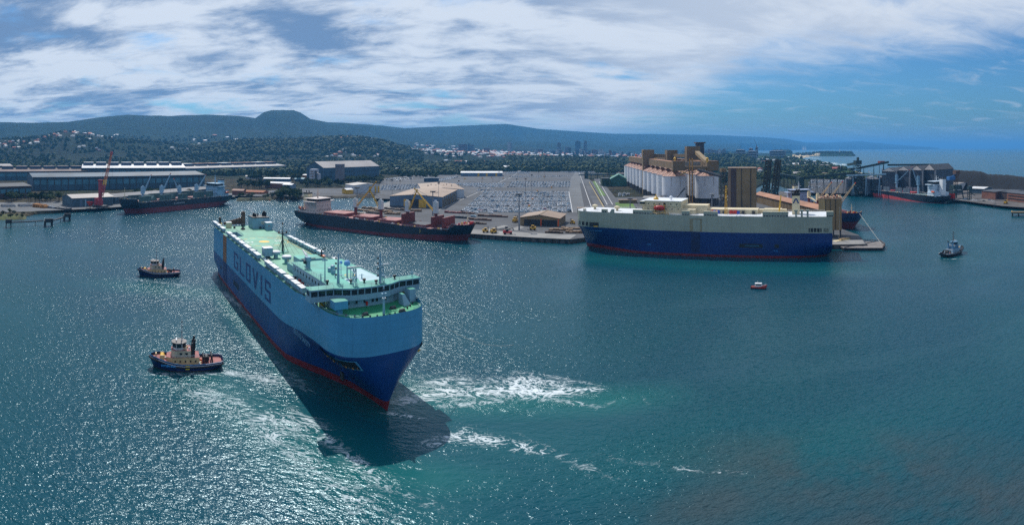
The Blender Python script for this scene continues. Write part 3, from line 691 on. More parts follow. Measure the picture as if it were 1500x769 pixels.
# funnel casing
x0, x1, y0, y1, h = 3, 15, 5.6, 16.0, 6.9
m = MB(); m.box(x0, x1, y0, y1, GZ - .05, GZ + h - .5, 0); m.box(x0 - .15, x1 + .15, y0 - .15, y1 + .15, GZ + h - .5, GZ + h, 1); cas = m.build('funnel_casing', [g_house, black], carrier)
m = MB()
for x, y, r, hh in ((9, 7.5, .75, 2.2), (11, 8.2, .7, 1.9), (9, 10.2, .35, 1.9), (9, 13.2, .35, 2.2), (8, 14.4, .75, 3.0), (10, 15.0, .5, 2.6)): m.tube((x, y, GZ + h - .1), (x, y, GZ + h + hh), r, n=10)
m.build('exhaust_pipe', black, cas)
m = MB(); m.box(x1, x1 + .05, 10.6, 13.6, GZ + 3.6, GZ + 4.1, 0); m.box(x1, x1 + .05, 11, 13.2, GZ + 2.7, GZ + 3.1, 0); m.build('name_board', creamy, cas)
m = MB(); m.box(x1 + .05, x1 + 1.0, 9.6, 10.6, GZ - .04, GZ + 1.2, 0); m.box(x1 + .4, x1 + 1.6, 12, 14, GZ - .04, GZ + .9, 0); m.build('deck_locker', darkgrey, carrier)
m = MB(); m.box(18, 23, 12.0, 15.9, GZ - .05, GZ + 4.4, 0); m.box(22.9, 23.06, 13.2, 13.8, GZ + 2.2, GZ + 2.8, 1); m.box(17.9, 23.1, 11.9, 16, GZ + 4.4, GZ + 4.55, 2); m.build('generator_house', [g_house, red, white], carrier)
# stern ramp folded over the deck edge with its posts
m = MB(); m.prism([(0, 0), (9.5, 0), (9.5, 2.6), (0, .9)], -.6, .6)
rp = m.v; m2 = MB(); m2.add([(-2.0 + z, -9.4 + x * 1.25, GZ + .6 + y * 1.7) for x, y, z in rp], m.f, 0)
for i in range(6): m2.box(-1.3, -1.1, -9 + i * 1.9, -8.7 + i * 1.9, GZ + .6, GZ + 1.5 + i * .75, 0)
m2.build('stern_ramp', [brownsteel], carrier)
m = MB(); m.obox((-1.5, 3.2), 1.6, 2.4, 10, GZ + 8.4, 0, 0); m.lathe((-1.5, 3.2, GZ + 8.3), [(1.0, 0), (.9, .5), (.3, .8)], 8, 0); m.build('ramp_post', brownsteel, carrier)
m = MB(); m.obox((2, -12.6), 1.4, 1.4, GZ, GZ + 6, 0, 0); m.box(.5, 4, -14, -11.4, GZ - .05, GZ + 2.3, 1, 2); m.build('ramp_winch_post', [black, creamy, g_ring], carrier)
m = MB(); m.box(5, 8.5, -9.4, -6.4, GZ - .05, GZ + 3.2, 0); m.box(4.8, 8.7, -9.6, -6.2, GZ + 3.2, GZ + 3.4, 1); m.build('stern_locker', [creamy, g_white], carrier)
m = MB(); s = 16; m.lathe((s, -1, GZ - .05), [(1.6, 0), (1.2, .8), (.5, 1.2), (.4, 3.4), (.1, 3.6)], 8, 0); m.lathe((s - 6, -5, GZ - .05), [(.7, 0), (.7, 1.3)], 8, 0); m.build('stern_winch', black, carrier)
# life raft crane and orange rescue boat on the far side
m = MB(); s = gs(474, GB - 2.4); y = GB - 2.4
m.add([(s - 2.4, y, GZ + 1.3), (s + 2.6, y, GZ + 1.4), (s, y - 1, GZ + .9), (s, y + 1, GZ + .9), (s + .2, y, GZ + .2), (s, y - .9, GZ + 1.6), (s, y + .9, GZ + 1.6), (s, y, GZ + 1.9)], [(0, 2, 4), (0, 4, 3), (1, 4, 2), (1, 3, 4), (0, 5, 2), (0, 3, 6), (1, 2, 5), (1, 6, 3), (0, 7, 5), (0, 6, 7), (1, 5, 7), (1, 7, 6)], 0); m.build('rescue_boat', orange, carrier)
m = MB(); m.tube((s - 1.5, y - .5, GZ), (s - 1.2, y - .5, GZ + 3.6), .3, n=6, m=0); m.tube((s - 1.2, y - .5, GZ + 3.6), (s + 1.6, y + .3, GZ + 5), .2, n=5, m=0); m.box(s - 3, s - 1.8, y - 1, y + .2, GZ - .05, GZ + 1.4, 0); m.build('davit', black, carrier)
# mast amidships with stays
s = gs(414, 1.2); y = 1.2
m = MB(); m.tube((s, y, GZ - .05), (s, y, GZ + 10.4), .55, .3, 8, 0); m.tube((s, y, GZ + 10.4), (s, y, GZ + 13.6), .12, .09, 5, 0); m.box(s - .7, s + .7, y - 2.1, y + 2.1, GZ + 8.8, GZ + 9.05, 0); m.box(s - .3, s + .3, y - .3, y + .3, GZ + 13.2, GZ + 14, 1)
for a in (-1, 1): m.tube((s, y, GZ + 6.4), (s + 1.6, y + 2.4 * a, GZ), .12, n=4, m=0); m.tube((s, y, GZ + 6.4), (s - 2.6, y + 1.8 * a, GZ), .12, n=4, m=0)
for a in (-1, 1): m.box(s - .3, s + .4, y + a * 1.9 - .3, y + a * 1.9 + .3, GZ + 9.05, GZ + 9.9, 1)
m.box(s - 2.5, s + 2.5, y - 2.5, y + 2.5, GZ - .045, GZ + .2, 2); m.build('mast', [steel_dk, brownsteel, g_deck2], carrier)
m = MB()
for dx, dy in ((7, -6), (9, -3), (7, 6), (9, 3), (-6, 5), (-6, -5)): m.tube((s, y, GZ + 9.5), (s + dx, y + dy, GZ), .045, n=3, cap=False)
m.build('mast_stay', darkgrey, carrier)
# accommodation: platform, house, low house aft, bridge
PZ = GZ + 2.9
m = MB(); m.box(127, 176, -8.2, 12.6, GZ - .05, PZ, 0, 1); m.build('deckhouse_base', [g_house, g_deck2], carrier)
m = MB(); m.rail([(127, 12, PZ), (127, -8.1, PZ), (150, -8.1, PZ)], 1.1, 2.6, .05); m.build('platform_railing', creamy, carrier)
HZ_ = 33.8; hx0, hx1, hy0, hy1 = 141.5, 184.0, -10.5, 9.6
m = MB(); m.box(hx0, 182, hy0, hy1, GZ - .04, HZ_ - .3, 0); m.box(hx0 - .3, 184.2, hy0 - .3, hy1 + .3, HZ_ - .3, HZ_, 0, 1)
house = m.build('accommodation', [g_house, g_deck2], carrier)
for i in range(11):
    m = MB(); x = 144 + i * 3.1; m.box(x, x + .9, hy0 - .06, hy0 + .02, GZ + 3.4, GZ + 4.5, 0); m.build('window', glass, house)
m = MB()
for i in range(13):
    x = 143 + i * 2.8 + random.random(); m.box(x, x + .5, hy0 - 1.2, hy0 - .3, GZ, GZ + 1 + random.random() * 1.6, random.choice((0, 1, 2, 3)))
m.build('deck_gear', [red, darkgrey, g_house, creamy], carrier)
m = MB(); m.box(118.5, 127.5, -2.6, 7.6, GZ - .05, GZ + 3.6, 0, 1); m.box(127.5, 127.6, 3.0, 4.0, GZ + 2.2, GZ + 2.8, 2); m.build('aft_house', [g_house, g_deck2, red], carrier)
m = MB(); m.box(128.5, 129.5, -2.6, 3.4, PZ + 1.2, PZ + 1.4, 0); m.build('pipe_rack', darkgrey, carrier)
# deck crane by the roof edge
s, y = gs(451, -8.4), -8.4
m = MB(); m.tube((s, y, GZ + 3), (s, y, HZ_ + 3.4), 1.0, .9, 10, 0); m.box(s - 1.1, s + 1.1, y - .9, y + .9, HZ_ + 2.6, HZ_ + 4.2, 0); m.tube((s, y, HZ_ + 3.6), (s - 8.5, y + 1, HZ_ + 5.2), .45, .28, 5, 1); m.tube((s, y, HZ_ + 4.2), (s - 4, y + .6, HZ_ + 5.6), .12, n=4, m=1); m.box(s - .6, s + .8, y - 1.6, y - .8, HZ_ + 1.8, HZ_ + 3, 2); m.build('provision_crane', [g_house, offwhite, black], carrier)
# bridge with wings (front bulges forward)
BT = 34.6; BB = 31.6
fr = [(180.8, -19.3), (184.9, -19.3), (184.9, -11.6), (187.3, -6.8), (187.8, 0), (187.3, 6.8), (184.9, 11.6), (184.9, 19.3), (180.8, 19.3)]
m = MB(); m.prism(fr, BB - .6, BB + .75, 0); m.prism([(x + (.35 if x > 183 else -.2), y * 1.012) for x, y in fr], BT - .45, BT, 0, 1)
m.prism([(x - .5 if x > 183 else x + .4, y * .975) for x, y in fr], BB + .75, BT - .45, 2)
m.prism([(x + .1 if x > 183 else x - .1, y * 1.004) for x, y in fr], BB - .9, BB - .6, 0)
bridge = m.build('bridge', [g_house, g_deck2, glass], carrier)
edge_pts = fr[1:8]
def bridge_win(a, b_):
    a, b_ = Vector(a), Vector(b_); d = (b_ - a); L = d.length; d /= L; n = Vector((d.y, -d.x)); k = max(1, round(L / 2.3))
    if n.x < 0 and abs(n.x) > .1: n = -n
    for i in range(k + 1):
        p = a + d * (L * i / k) - n * .12
        mm = MB(); mm.obox(p, .26, .3, BB + .75, BT - .45, math.atan2(d.y, d.x), 0); mm.build('mullion', g_house, bridge)
    for i in range(k):
        p = a + d * (L * (i + .5) / k) - n * .3; mm = MB(); mm.obox(p, L / k - .35, .12, BB + .95, BT - .6, math.atan2(d.y, d.x), 0); mm.build('window', glass, bridge)
for a, b_ in zip(edge_pts[:-1], edge_pts[1:]): bridge_win(a, b_)
for sg in (-1, 1): bridge_win((181.3, sg * 19.2), (184.6, sg * 19.2))
m = MB(); m.rail([(181, -19.1, BT), (185, -19.1, BT), (185, -11.6, BT), (187.4, -6.8, BT), (187.8, 0, BT), (187.4, 6.8, BT), (185, 11.6, BT), (185, 19.1, BT), (181, 19.1, BT)], 1.1, 2, .045)
m.rail([(142, -10.3, HZ_), (181, -10.3, HZ_)], 1.1, 2.4, .045); m.rail([(142, 9.5, HZ_), (181, 9.5, HZ_)], 1.1, 2.4, .045); m.build('roof_railing', offwhite, carrier)
# house front under the bridge with doors and windows
fh = [(178, -12.4), (183.4, -12.4), (185.4, -9), (185.9, 0), (185.4, 9), (183.4, 12.4), (178, 12.4)]
m = MB(); m.prism(fh, GZ - .03, BB - .62, 0); front = m.build('house_front', [g_house], carrier)
for yy, wd, hh, mm_ in ((-10.4, .8, 1.9, glass), (-7, .6, .9, glass), (-4.2, .6, .9, glass), (-1.5, .6, .9, glass), (1.4, .8, 1.2, glass), (2.9, .8, 1.2, glass), (6.0, .6, .9, glass), (9.2, .8, 1.1, glass)):
    m = MB(); xx = 185.35 if abs(yy) > 9 else 185.9; m.box(xx - (1.2 if abs(yy) > 9 else 0), xx + .06 - abs(yy) * .03, yy - wd / 2, yy + wd / 2, GZ + 1.1 if hh < 1.5 else GZ + .1, GZ + 1.1 + hh if hh < 1.5 else GZ + 2.1, 0); m.build('window', mm_, front)
m = MB(); m.lathe((186.1, -.8, GZ + .4), [(.4, 0), (.4, 1.1), (.1, 1.2)], 8, 0); m.build('foam_monitor', red, carrier)
m = MB()
for sg in (-1, 1):
    for x, y in ((184, 18.6), (181.4, 18.6), (181.4, 14.8)): m.tube((x, sg * y * .86, GZ), (x, sg * y, BB - .9), .16, n=5, m=0)
m.box(180, 180.8, -14.6, -12.8, GZ, GZ + 2.4, 1); m.box(182, 183, 13.2, 14.6, GZ, GZ + 2.4, 1); m.box(178, 178.6, -15.2, -14.4, GZ, GZ + 2, 2)
for k_ in range(8): x = 176 + random.random() * 7; y = 13 + random.random() * 2; m.box(x, x + .6, y, y + .6, GZ, GZ + .8 + random.random(), random.choice((0, 2)))
m.build('wing_support', [g_house, yellow, darkgrey], carrier)
# foredeck gear
s, y = gs(488, -12.6), -12.9; s = 189.5
m = MB(); m.box(s - 1.9, s + 1.7, y - 1.0, y + 3.4, GZ + 1.7, GZ + 4.1, 0, 1); m.box(s - .9, s + .7, y + .4, y + 2, GZ - .03, GZ + 1.7, 0); m.build('bow_vent', [g_lt, g_deck2], carrier)
m = MB(); m.add([(188, 9.6, GZ), (191.5, 9.6, GZ), (191.5, 12.2, GZ), (188, 13.4, GZ), (188, 9.6, GZ + 3.4), (190.2, 9.6, GZ + 3.4), (190.2, 10.6, GZ + 3.4), (188, 10.6, GZ + 3.4)], [(0, 1, 5, 4), (1, 2, 6, 5), (2, 3, 7, 6), (3, 0, 4, 7)], 0); m.add([(188, 9.6, GZ + 3.41), (190.2, 9.6, GZ + 3.41), (190.2, 10.6, GZ + 3.41), (188, 10.6, GZ + 3.41)], [(0, 1, 2, 3)], 1); m.build('foredeck_hatch_house', [g_house, g_deck2], carrier)
m = MB(); m.box(186, 189, 13.2, 15.4, GZ, GZ + 4.2, 0, 1); m.build('foredeck_vent', [g_house, g_deck2], carrier)
s = 196.0
m = MB(); m.tube((s, 0, GZ), (s, 0, GZ + 8.4), .42, .24, 8, 0); m.box(s - .4, s + .5, -.8, .8, GZ + 6.2, GZ + 6.4, 0); m.box(s - .3, s + .3, -.3, .3, GZ + 7.2, GZ + 7.6, 1); m.box(s - .2, s + .5, -.5, .5, GZ + 4.8, GZ + 5.1, 2); m.build('foremast', [g_house, black, white], carrier)
m = MB()
for x, y in ((194, -6), (196, 5.5), (192, 4.5)): m.tube((x, y, GZ + .4), (x + .1, y + 1.6, GZ + .5), .45, n=8, m=0); m.box(x - .5, x + .6, y - .3, y + 1.9, GZ - .02, GZ + .2, 0)
for k_ in range(14): a = -1.3 + k_ * .2; m.box(197 + .2 * math.cos(a) * 2 - 4 * a * a, 197.5 - 4 * a * a, 10 * a, 10 * a + .5, GZ, GZ + .6, 0)
m.build('foredeck_winch', darkgrey, carrier)
# roof aerials
def aer(px, py_base, h, kind, name='aerial'):
    p = at(px, py_base, HZ_ + (.8 if kind == 'b' else 0)); q = Vector((p.x, p.y)) - go; s = q.dot(gd); y = q.dot(gn); z = HZ_; m = MB()
    if kind == 'post': m.tube((s, y, z), (s, y, z + h), .22, .12, 6, 0); m.box(s - .15, s + .15, y - .9, y + .9, z + h * .75, z + h * .8, 0)
    if kind == 'dome': m.tube((s, y, z), (s, y, z + h - .8), .28, .2, 8, 0); m.lathe((s, y, z + h - 1.1), [(.3, 0), (1.0, .3), (1.15, .9), (.95, 1.5), (.5, 1.9), (.05, 2.0)], 14, 1)
    if kind == 'small': m.tube((s, y, z), (s, y, z + h), .14, .1, 5, 0); m.lathe((s, y, z + h - .1), [(.3, 0), (.55, .3), (.5, .8), (.1, 1.1)], 10, 1)
    if kind == 'drum': m.lathe((s, y, z), [(.75, 0), (.75, h), (.3, h + .2)], 10, 0)
    if kind == 'radar':
        m.lattice((s, y, z), (s, y, z + h), 1.2, 4, .12, 0, .6); m.box(s - .25, s + .25, y - 2.5, y + 2.5, z + h + .2, z + h + .6, 2); m.box(s - .9, s + .9, y - .9, y + .9, z + h * .5, z + h * .5 + .12, 0)
    if kind == 'mast':
        m.tube((s, y, z), (s, y, z + h), .5, .2, 8, 0)
        for k_, hh in enumerate((.3, .5, .66, .82)): m.box(s - .35, s + .35, y - 1.4 + k_ * .25, y + 1.4 - k_ * .25, z + h * hh, z + h * hh + .14, 0); m.box(s - .2, s + .3, y - 1.1, y - .6, z + h * hh + .14, z + h * hh + .6, 3)
    if kind == 'blk': m.lathe((s, y, z), [(.8, 0), (.3, .7), (.3, 1.4), (.6, 1.6), (.5, 2.1), (.1, 2.2)], 8, 3)
    m.build(name, [g_house, mat('dome_blue', (.12, .33, .62), .4), offwhite, black], carrier)
aer(495.5, 417, 10, 'mast', 'signal_mast'); aer(499.5, 404, 4.2, 'small'); aer(508.5, 406.5, 5.0, 'dome', 'satellite_dome'); aer(514, 409, 4.6, 'post'); aer(487.5, 400.5, 2.8, 'drum', 'roof_vent')
aer(519.5, 422, 6.2, 'radar', 'radar_scanner'); aer(533.5, 417.5, 2, 'blk', 'compass_stand'); aer(530, 408, 1.6, 'post'); aer(479.5, 420, 2, 'blk', 'search_light'); aer(514, 419, 2, 'blk', 'search_light'); aer(483, 398, 1.4, 'drum', 'roof_vent'); aer(491, 406, 3, 'post'); aer(476, 412, 9, 'post'); aer(470, 411, 2.4, 'post')
aer(557, 419, 10.5, 'mast', 'signal_mast'); aer(559.5, 417, 6.0, 'radar', 'radar_scanner'); aer(578, 412, 2, 'blk', 'search_light'); aer(603.5, 408, 2.8, 'post'); aer(551, 419.5, 1.8, 'blk', 'search_light')
m = MB(); v, f = ring(168, 1.5, 1.6, 1.9, 20); m.add([(x, y, HZ_ + .006) for x, y, z in v], f); m.build('roof_marks', g_ring, carrier)
p0 = HZ_ + .005; m = MB(); m.quad((160, 5.5, p0), (160, 9.4, p0), (183, 9.4, p0), (183, -.5, p0)); m.quad((172, -2.5, p0 + .004), (172, -.6, p0 + .004), (183.6, -.6, p0 + .004), (183.6, -3.6, p0 + .004)); m.build('roof_panels', mat('pale_roof_paint', (.36, .52, .56), .5, .08, .2), carrier)
def smoke(): pass
# ------------------------------------------------------------------ the moored car carrier
HL = 193.0; HBm = 16.0; HZ2 = 29.3
hd = Vector((-.8616, .5075)); hn = Vector((-hd.y, hd.x)); ho = Vector((221.0, 334.0))
moored = thing('car_carrier', 'cream and navy car carrier moored at the wharf in front of the white silos', 'ship', (ho.x, ho.y, 0), math.atan2(hd.y, hd.x))
def hs(px, t=HBm): return fit_line(ho, hd, px, t)      # the side we see is port (+y)
h_rim = lambda x: HBm if x < 176 else HBm * max(0, 1 - ((x - 176) / 17.0) ** 2.8) ** (1 / 2.8)
HWL = [(0, .45), (12, .80), (34, 1), (130, 1), (145, .93), (160, .62), (175, .25), (188, 0), (193, 0)]
def h_hb(u, z):
    x = u * HL; top = h_rim(x); lo = HBm * lerp_pts(x * 188 / HL, HWL); k = min(1, max(0, z / (17.4 if x > 100 else 8))) ** 1.3
    return (lo * .97 if z < 0 else lo + (top - lo) * k)
us2 = [0, .02, .05, .1, .18, .3, .45, .6, .68, .74, .79, .83, .865, .895, .92, .94, .955, .968, .978, .986, .992, .996, .999, 1]
lv2 = [lambda u: -2.0, lambda u: 0, lambda u: 1.7 + 1.0 * sm(u, .7, .98) - .6 * sm(u, .2, 0)]
for k_ in range(5): lv2.append(lambda u, k_=k_: 2.7 + (17.6 - 2.7) * (k_ + .0) / 5 if k_ else 3.2)
lv2 += [lambda u: 17.6, lambda u: 23.5, lambda u: HZ2]
hull('hull', moored, us2, lv2, h_hb, lambda z: max(0, 4 - z) * 1.0, lambda z: 193 - 5.5 * max(0, 1 - z / 17) ** .8, [g_boot, c_dk, cream], lambda j: 0 if j < 2 else (1 if j < 8 else 2))
hs_l = [HL * u for u in us2[1:-1]]
out2 = [(.1, -15.9)] + [(x, -h_rim(x) + .1) for x in hs_l] + [(HL - .1, 0)] + [(x, h_rim(x) - .1) for x in hs_l[::-1]] + [(.1, 15.9)]
deck_mesh('main_deck', moored, out2, HZ2 - .1, mat('white_deck_paint', (.62, .64, .66), .6, .1, .1, rust=.2))
def hbx(m, p0, p1, y0, y1, z0, z1, mi, mt=None, t=None):
    a, b_ = hs(p0, y1 if t is None else t), hs(p1, y1 if t is None else t); m.box(min(a, b_), max(a, b_), y0, y1, z0, z1, mi, mt)
# lattice-like vent strips on the deck edge, rows of dark slots below
for p0, p1, hgt_ in ((854, 857, 1.6), (881, 889, 2.2), (927, 955.5, 2.7), (998.5, 1010, 3.0), (1030.5, 1051, 3.0), (1117, 1154.5, 3.4), (1210.5, 1221, 3.6)):
    m = MB(); y1 = HBm - .25 if p0 > 862 else h_rim(hs(p0, 10)) - .6
    hbx(m, p0, p1, y1 - 2.4, y1, HZ2 + .9, HZ2 + hgt_, 0, 1); a, b_ = sorted((hs(p0, y1), hs(p1, y1))); m.box(a, b_, y1 - 2.3, y1 - .9, HZ2 - .1, HZ2 + .9, 2)
    k_ = max(1, round((b_ - a) / 2.0))
    for i in range(k_ + 1): x = a + (b_ - a - .5) * i / k_; m.box(x, x + .5, y1 - 1.0, y1 - .05, HZ2 - .1, HZ2 + .9, 0)
    m.build('vent_house', [cream, mat('cream_top', (.6, .57, .42), .5), darkgrey], moored)
a = hs(893, HBm); m = MB(); m.prism([(a, 0), (a - 3.8, 0), (a - 3.8, 2.6), (a - 1.6, 2.6)], 0, .3); m2 = MB(); m2.add([(x, HBm - .3 + z, HZ2 + y) for x, y, z in m.v], m.f, 0); m2.build('bulwark', cream, moored)
for px in (1166, 1174.5, 1183):
    m = MB(); s = hs(px, HBm - 1.2); m.box(s - .7, s + .7, HBm - 2, HBm - .6, HZ2 - .1, HZ2 + 3.6, 0); m.box(s - 1.3, s + 1.3, HBm - 2.4, HBm - .2, HZ2 + 3.6, HZ2 + 4.8, 0); m.build('deck_vent', [cream], moored)
# deckhouse, bridge, lifeboat
xa, xb = hs(998, 10.5), hs(941, 10.5)
m = MB(); m.box(xa, xb, -13, 10.5, HZ2 - .1, HZ2 + 5.2, 0, 1); dh = m.build('deckhouse', [creamy, white], moored)
m = MB(); m.box(xa, xb - 1.5, -13.4, 10.9, HZ2 + 5.2, HZ2 + 9.2, 0, 1); m.box(xa - .2, xb - 1.3, -13.6, 11.1, HZ2 + 9.2, HZ2 + 9.45, 1); br2 = m.build('bridge', [creamy, white], moored)
m = MB(); m.box(xb - 2.5, xb + 1.6, -15.5, 12.0, HZ2 + 5.6, HZ2 + 9.0, 1, 2); m.box(xb - 2.4, xb + 1.7, -15.6, 12.1, HZ2 + 6.8, HZ2 + 8.1, 0); m.build('wheelhouse', [glass, creamy, white], moored)
for i in range(9): m = MB(); x = xa + 3 + i * 4.3; m.box(x, x + .8, 10.88, 10.96, HZ2 + 6.6, HZ2 + 7.5, 0); m.build('window', glass, br2)
m = MB(); x = xa + 12; m.box(x, x + 1.4, 10.88, 10.97, HZ2 + 5.9, HZ2 + 8.0, 0); m.build('door', glass, br2)
for i in range(9): m = MB(); x = xa + 2 + i * 4.6; m.box(x, x + .7, 10.48, 10.56, HZ2 + 3.0, HZ2 + 3.8, 0); m.build('window', glass, dh)
m = MB(); s = hs(966, 12.6)
m.lathe((0, 0, 0), [(.1, -4.2), (1.1, -3.5), (1.55, -1.5), (1.6, 1.5), (1.1, 3.6), (.1, 4.4)], 12, 0); m.v = [(s + z, 12.9 + x, HZ2 + 4.3 + y * 1.15) for x, y, z in m.v]; m.build('lifeboat', red, moored, True)
m = MB(); m.box(s - 6, s + 5, 11.3, 15.2, HZ2 + .6, HZ2 + 1.0, 0)
for dx in (-3.6, 3.6): m.box(s + dx - .25, s + dx + .25, 11, 11.5, HZ2, HZ2 + 6.4, 0); m.box(s + dx - .25, s + dx + .25, 11, 14, HZ2 + 6.2, HZ2 + 6.6, 0)
for k_ in range(12): x = s - 8 + random.random() * 14; m.box(x, x + .8, 14.3, 15.2, HZ2 - .1, HZ2 + .9, 0)
m.build('davit', yellow, moored)
m = MB(); hbx(m, 1018, 998, 0, 11, HZ2 - .1, HZ2 + 3.4, 0, 1, 10); m.build('engine_casing', [creamy, mat('cream_top2', (.7, .62, .45), .5)], moored)
m = MB(); hbx(m, 1036, 1000, -8, 4, HZ2 - .1, HZ2 + 6.0, 0, 0, 4); hbx(m, 1110, 1037, -10, 2, HZ2 - .1, HZ2 + 3.2, 0, 0, 2); hbx(m, 1152, 1110, -10, -4, HZ2 - .1, HZ2 + 2.6, 0, 0, -4); hbx(m, 1145, 1119, -6, 2, HZ2, HZ2 + 3.6, 0, 0, 2); m.build('deck_casing', [creamy, g_white], moored)
m = MB()
for p_, c_ in ((1044, 0), (1047, 1), (1050, 2), (1053, 1), (1061, 3), (1071, 4), (1074, 4), (1078, 4), (1082, 1), (1089, 5), (1104, 5)):
    s = hs(p_, 1); m.box(s - 1.0, s + 1.0, 2.2, 3.6, HZ2 - .1, HZ2 + 2.0 + .5 * random.random(), c_)
m.build('deck_gear', [red, mat('strong_blue', (.02, .06, .4), .5), orange, darkgrey, red, black], moored)
m = MB(); s = hs(1063.5, 6); m.lattice((s, 6, HZ2), (s, 6, HZ2 + 21), 1.6, 10, .16, 0, .5); m.box(s - .3, s + .3, 3, 9, HZ2 + 12, HZ2 + 12.4, 0); m.box(s - .3, s + .3, 4, 8, HZ2 + 16, HZ2 + 16.4, 0); m.build('radar_mast', yellow, moored)
m = MB(); s = hs(1141, 4); m.tube((s, 4, HZ2), (s - 1.5, 4, HZ2 + 14), .7, .35, 6, 0); m.build('deck_crane', [yellow], moored)
s0, s1 = hs(1171.5, 3), hs(1160.3, 3)
m = MB(); m.box(s0, s1, -5, 3, HZ2 - .1, HZ2 + 13.6, 0); m.box(s0 - .15, s1 + .15, -5.2, 3.2, HZ2 + 13.6, HZ2 + 15.6, 1); fn = m.build('funnel', [creamy, black], moored)
m = MB(); sc_ = (s0 + s1) / 2
for a, b_, c_, d_ in ((-1.9, 0, -.2, 3.4), (1.9, 0, .2, 3.4)):
    m.add([(sc_ - a - .55, 3.05, HZ2 + 8.0), (sc_ - a + .55, 3.05, HZ2 + 8.0), (sc_ - c_ + .5, 3.05, HZ2 + 8.2 + d_), (sc_ - c_ - .5, 3.05, HZ2 + 8.2 + d_)], [(0, 1, 2, 3)])
m.build('funnel_mark', g_letter, fn)
m = MB()
for dx, dy, r_ in ((-1, -3, .7), (.8, -2, .6), (-.6, 0, .8), (1.2, 1, .5)): m.tube((sc_ + dx, dy, HZ2 + 15.5), (sc_ + dx - 1.5, dy + .8, HZ2 + 17.8), r_, n=8)
m.build('exhaust_pipe', black, fn)
m = MB(); s = hs(983, 4); m.lathe((s, 4, HZ2 + 9.4), [(.3, 0), (.3, .8), (1.2, 1.2), (1.3, 2.4), (.6, 3.2), (.05, 3.3)], 12, 0); s = hs(961, 2); m.lathe((s, 2, HZ2 + 9.4), [(2.2, 0), (1.8, 1.2), (.4, 2.4), (.3, 4)], 8, 1); m.build('satellite_dome', [white, yellow], moored)
for px, y in ((871.5, -2), (904, 2)):
    m = MB(); s = hs(px, y); m.lathe((s, y, HZ2 - .1), [(1, 0), (1, 1.5), (2.1, 1.6), (2.1, 3.2), (.4, 3.8)], 12, 0); m.build('mushroom_vent', creamy, moored)
m = MB(); m.rail([(HL * u, h_rim(HL * u) - .3, HZ2) for u in us2[1:-2]], 1.1, 4, .05)
m.rail([(HL * u, -h_rim(HL * u) + .3, HZ2) for u in us2[1:-2]], 1.1, 4, .05); m.build('railing', white, moored)
# openings and door frame on the seen side
def hpatch(m, p0, p1, z0, z1, mi, off=.06, n=4):
    a, b_ = hs(p0), hs(p1)
    for i in range(n):
        x0_, x1_ = a + (b_ - a) * i / n, a + (b_ - a) * (i + 1) / n
        P_ = lambda x, z: (x, h_hb(x / HL, z) + off, z)
        m.quad(P_(x1_, z0), P_(x0_, z0), P_(x0_, z1), P_(x1_, z1), mi)
def curve_s(px, z):
    best = (1e9, 0)
    for i in range(900):
        x = 120 + i * 73 / 900; y = h_hb(x / HL, z); wv = ho + hd * x + hn * y; e = abs(CX + F * math.atan2(wv.x, wv.y) - px)
        if e < best[0]: best = (e, x)
    return best[1]
for p0, p1, z0, z1 in ((863.5, 877, 17.9, 21.2), (858, 861.5, 18.3, 21.2), (852.5, 856, 18.5, 21.3), (848.6, 850.2, 18.7, 21.4)):
    m = MB(); a, b_ = curve_s(p0, 19), curve_s(p1, 19)
    P_ = lambda x, z: (x, h_hb(x / HL, z) + .1, z)
    for i in range(3): x0_, x1_ = a + (b_ - a) * i / 3, a + (b_ - a) * (i + 1) / 3; m.quad(P_(x1_, z0), P_(x0_, z0), P_(x0_, z1), P_(x1_, z1), 0)
    if p0 == 863.5: m.box(b_ + .5, b_ + 4, h_hb(b_ / HL, 18.3), h_hb(b_ / HL, 18.3) + .35, 18.0, 18.7, 1)
    m.build('mooring_opening', [black, yellow], moored)
for p0, p1, z0, z1, mi in ((1184.5, 1203.5, 18.4, 21.2, black), (1206.3, 1213.5, 18.4, 21.2, black)):
    m = MB(); hpatch(m, p0, p1, z0, z1, 0); a, b_ = hs(p0), hs(p1)
    for i in range(4): x = b_ + (a - b_) * (i + .5) / 4; m.box(x - .2, x + .2, HBm, HBm + .12, z0, z1, 1)
    m.build('stern_opening', [mi, cream], moored)
m = MB(); hpatch(m, 1083, 1117, 7.2, 9.9, 0); hpatch(m, 1091, 1112, 8.0, 9.0, 1, .1); hpatch(m, 1134.5, 1141, 7.3, 9.8, 0); m.build('side_opening', [black, mat('slot_blue', (.01, .08, .16), .5)], moored)
m = MB(); z0 = 17.7
for p0, p1, a, b_ in ((1010.5, 1012, z0, 26.3), (1012.8, 1014.6, z0, 26.3), (1026, 1028, z0, 26.3), (1010, 1028.3, 26.3, 26.8)): hpatch(m, p0, p1, a, b_, 0, .09, 1)
m.build('door_frame', mat('tan_rub_paint', (.30, .24, .13), .6, .2, .4, rust=.5), moored)
m = MB(); hpatch(m, 1012.2, 1025.2, 2.8, 17.4, 0, .06, 2)
for i in range(9): hpatch(m, 1013.2, 1024.2, 4 + i * 1.45, 4.2 + i * 1.45, 1, .1, 1)
m.build('side_door', [mat('door_navy2', (.004, .015, .075), .5), c_dk], moored)
text_part('TUG', 1.5, 'tug_mark', lb_letter, moored, side_matrix(hs(948), HBm + .08, 6.6, 1), .02); text_part('TUG', 1.5, 'tug_mark', lb_letter, moored, side_matrix(hs(1133), HBm + .08, 4.6, 1), .02)
x_ = curve_s(861.5, 15); yy = h_hb(x_ / HL, 14); x2 = curve_s(880, 15); y2 = h_hb(x2 / HL, 14.5); an = math.atan2(y2 - yy, x2 - x_)
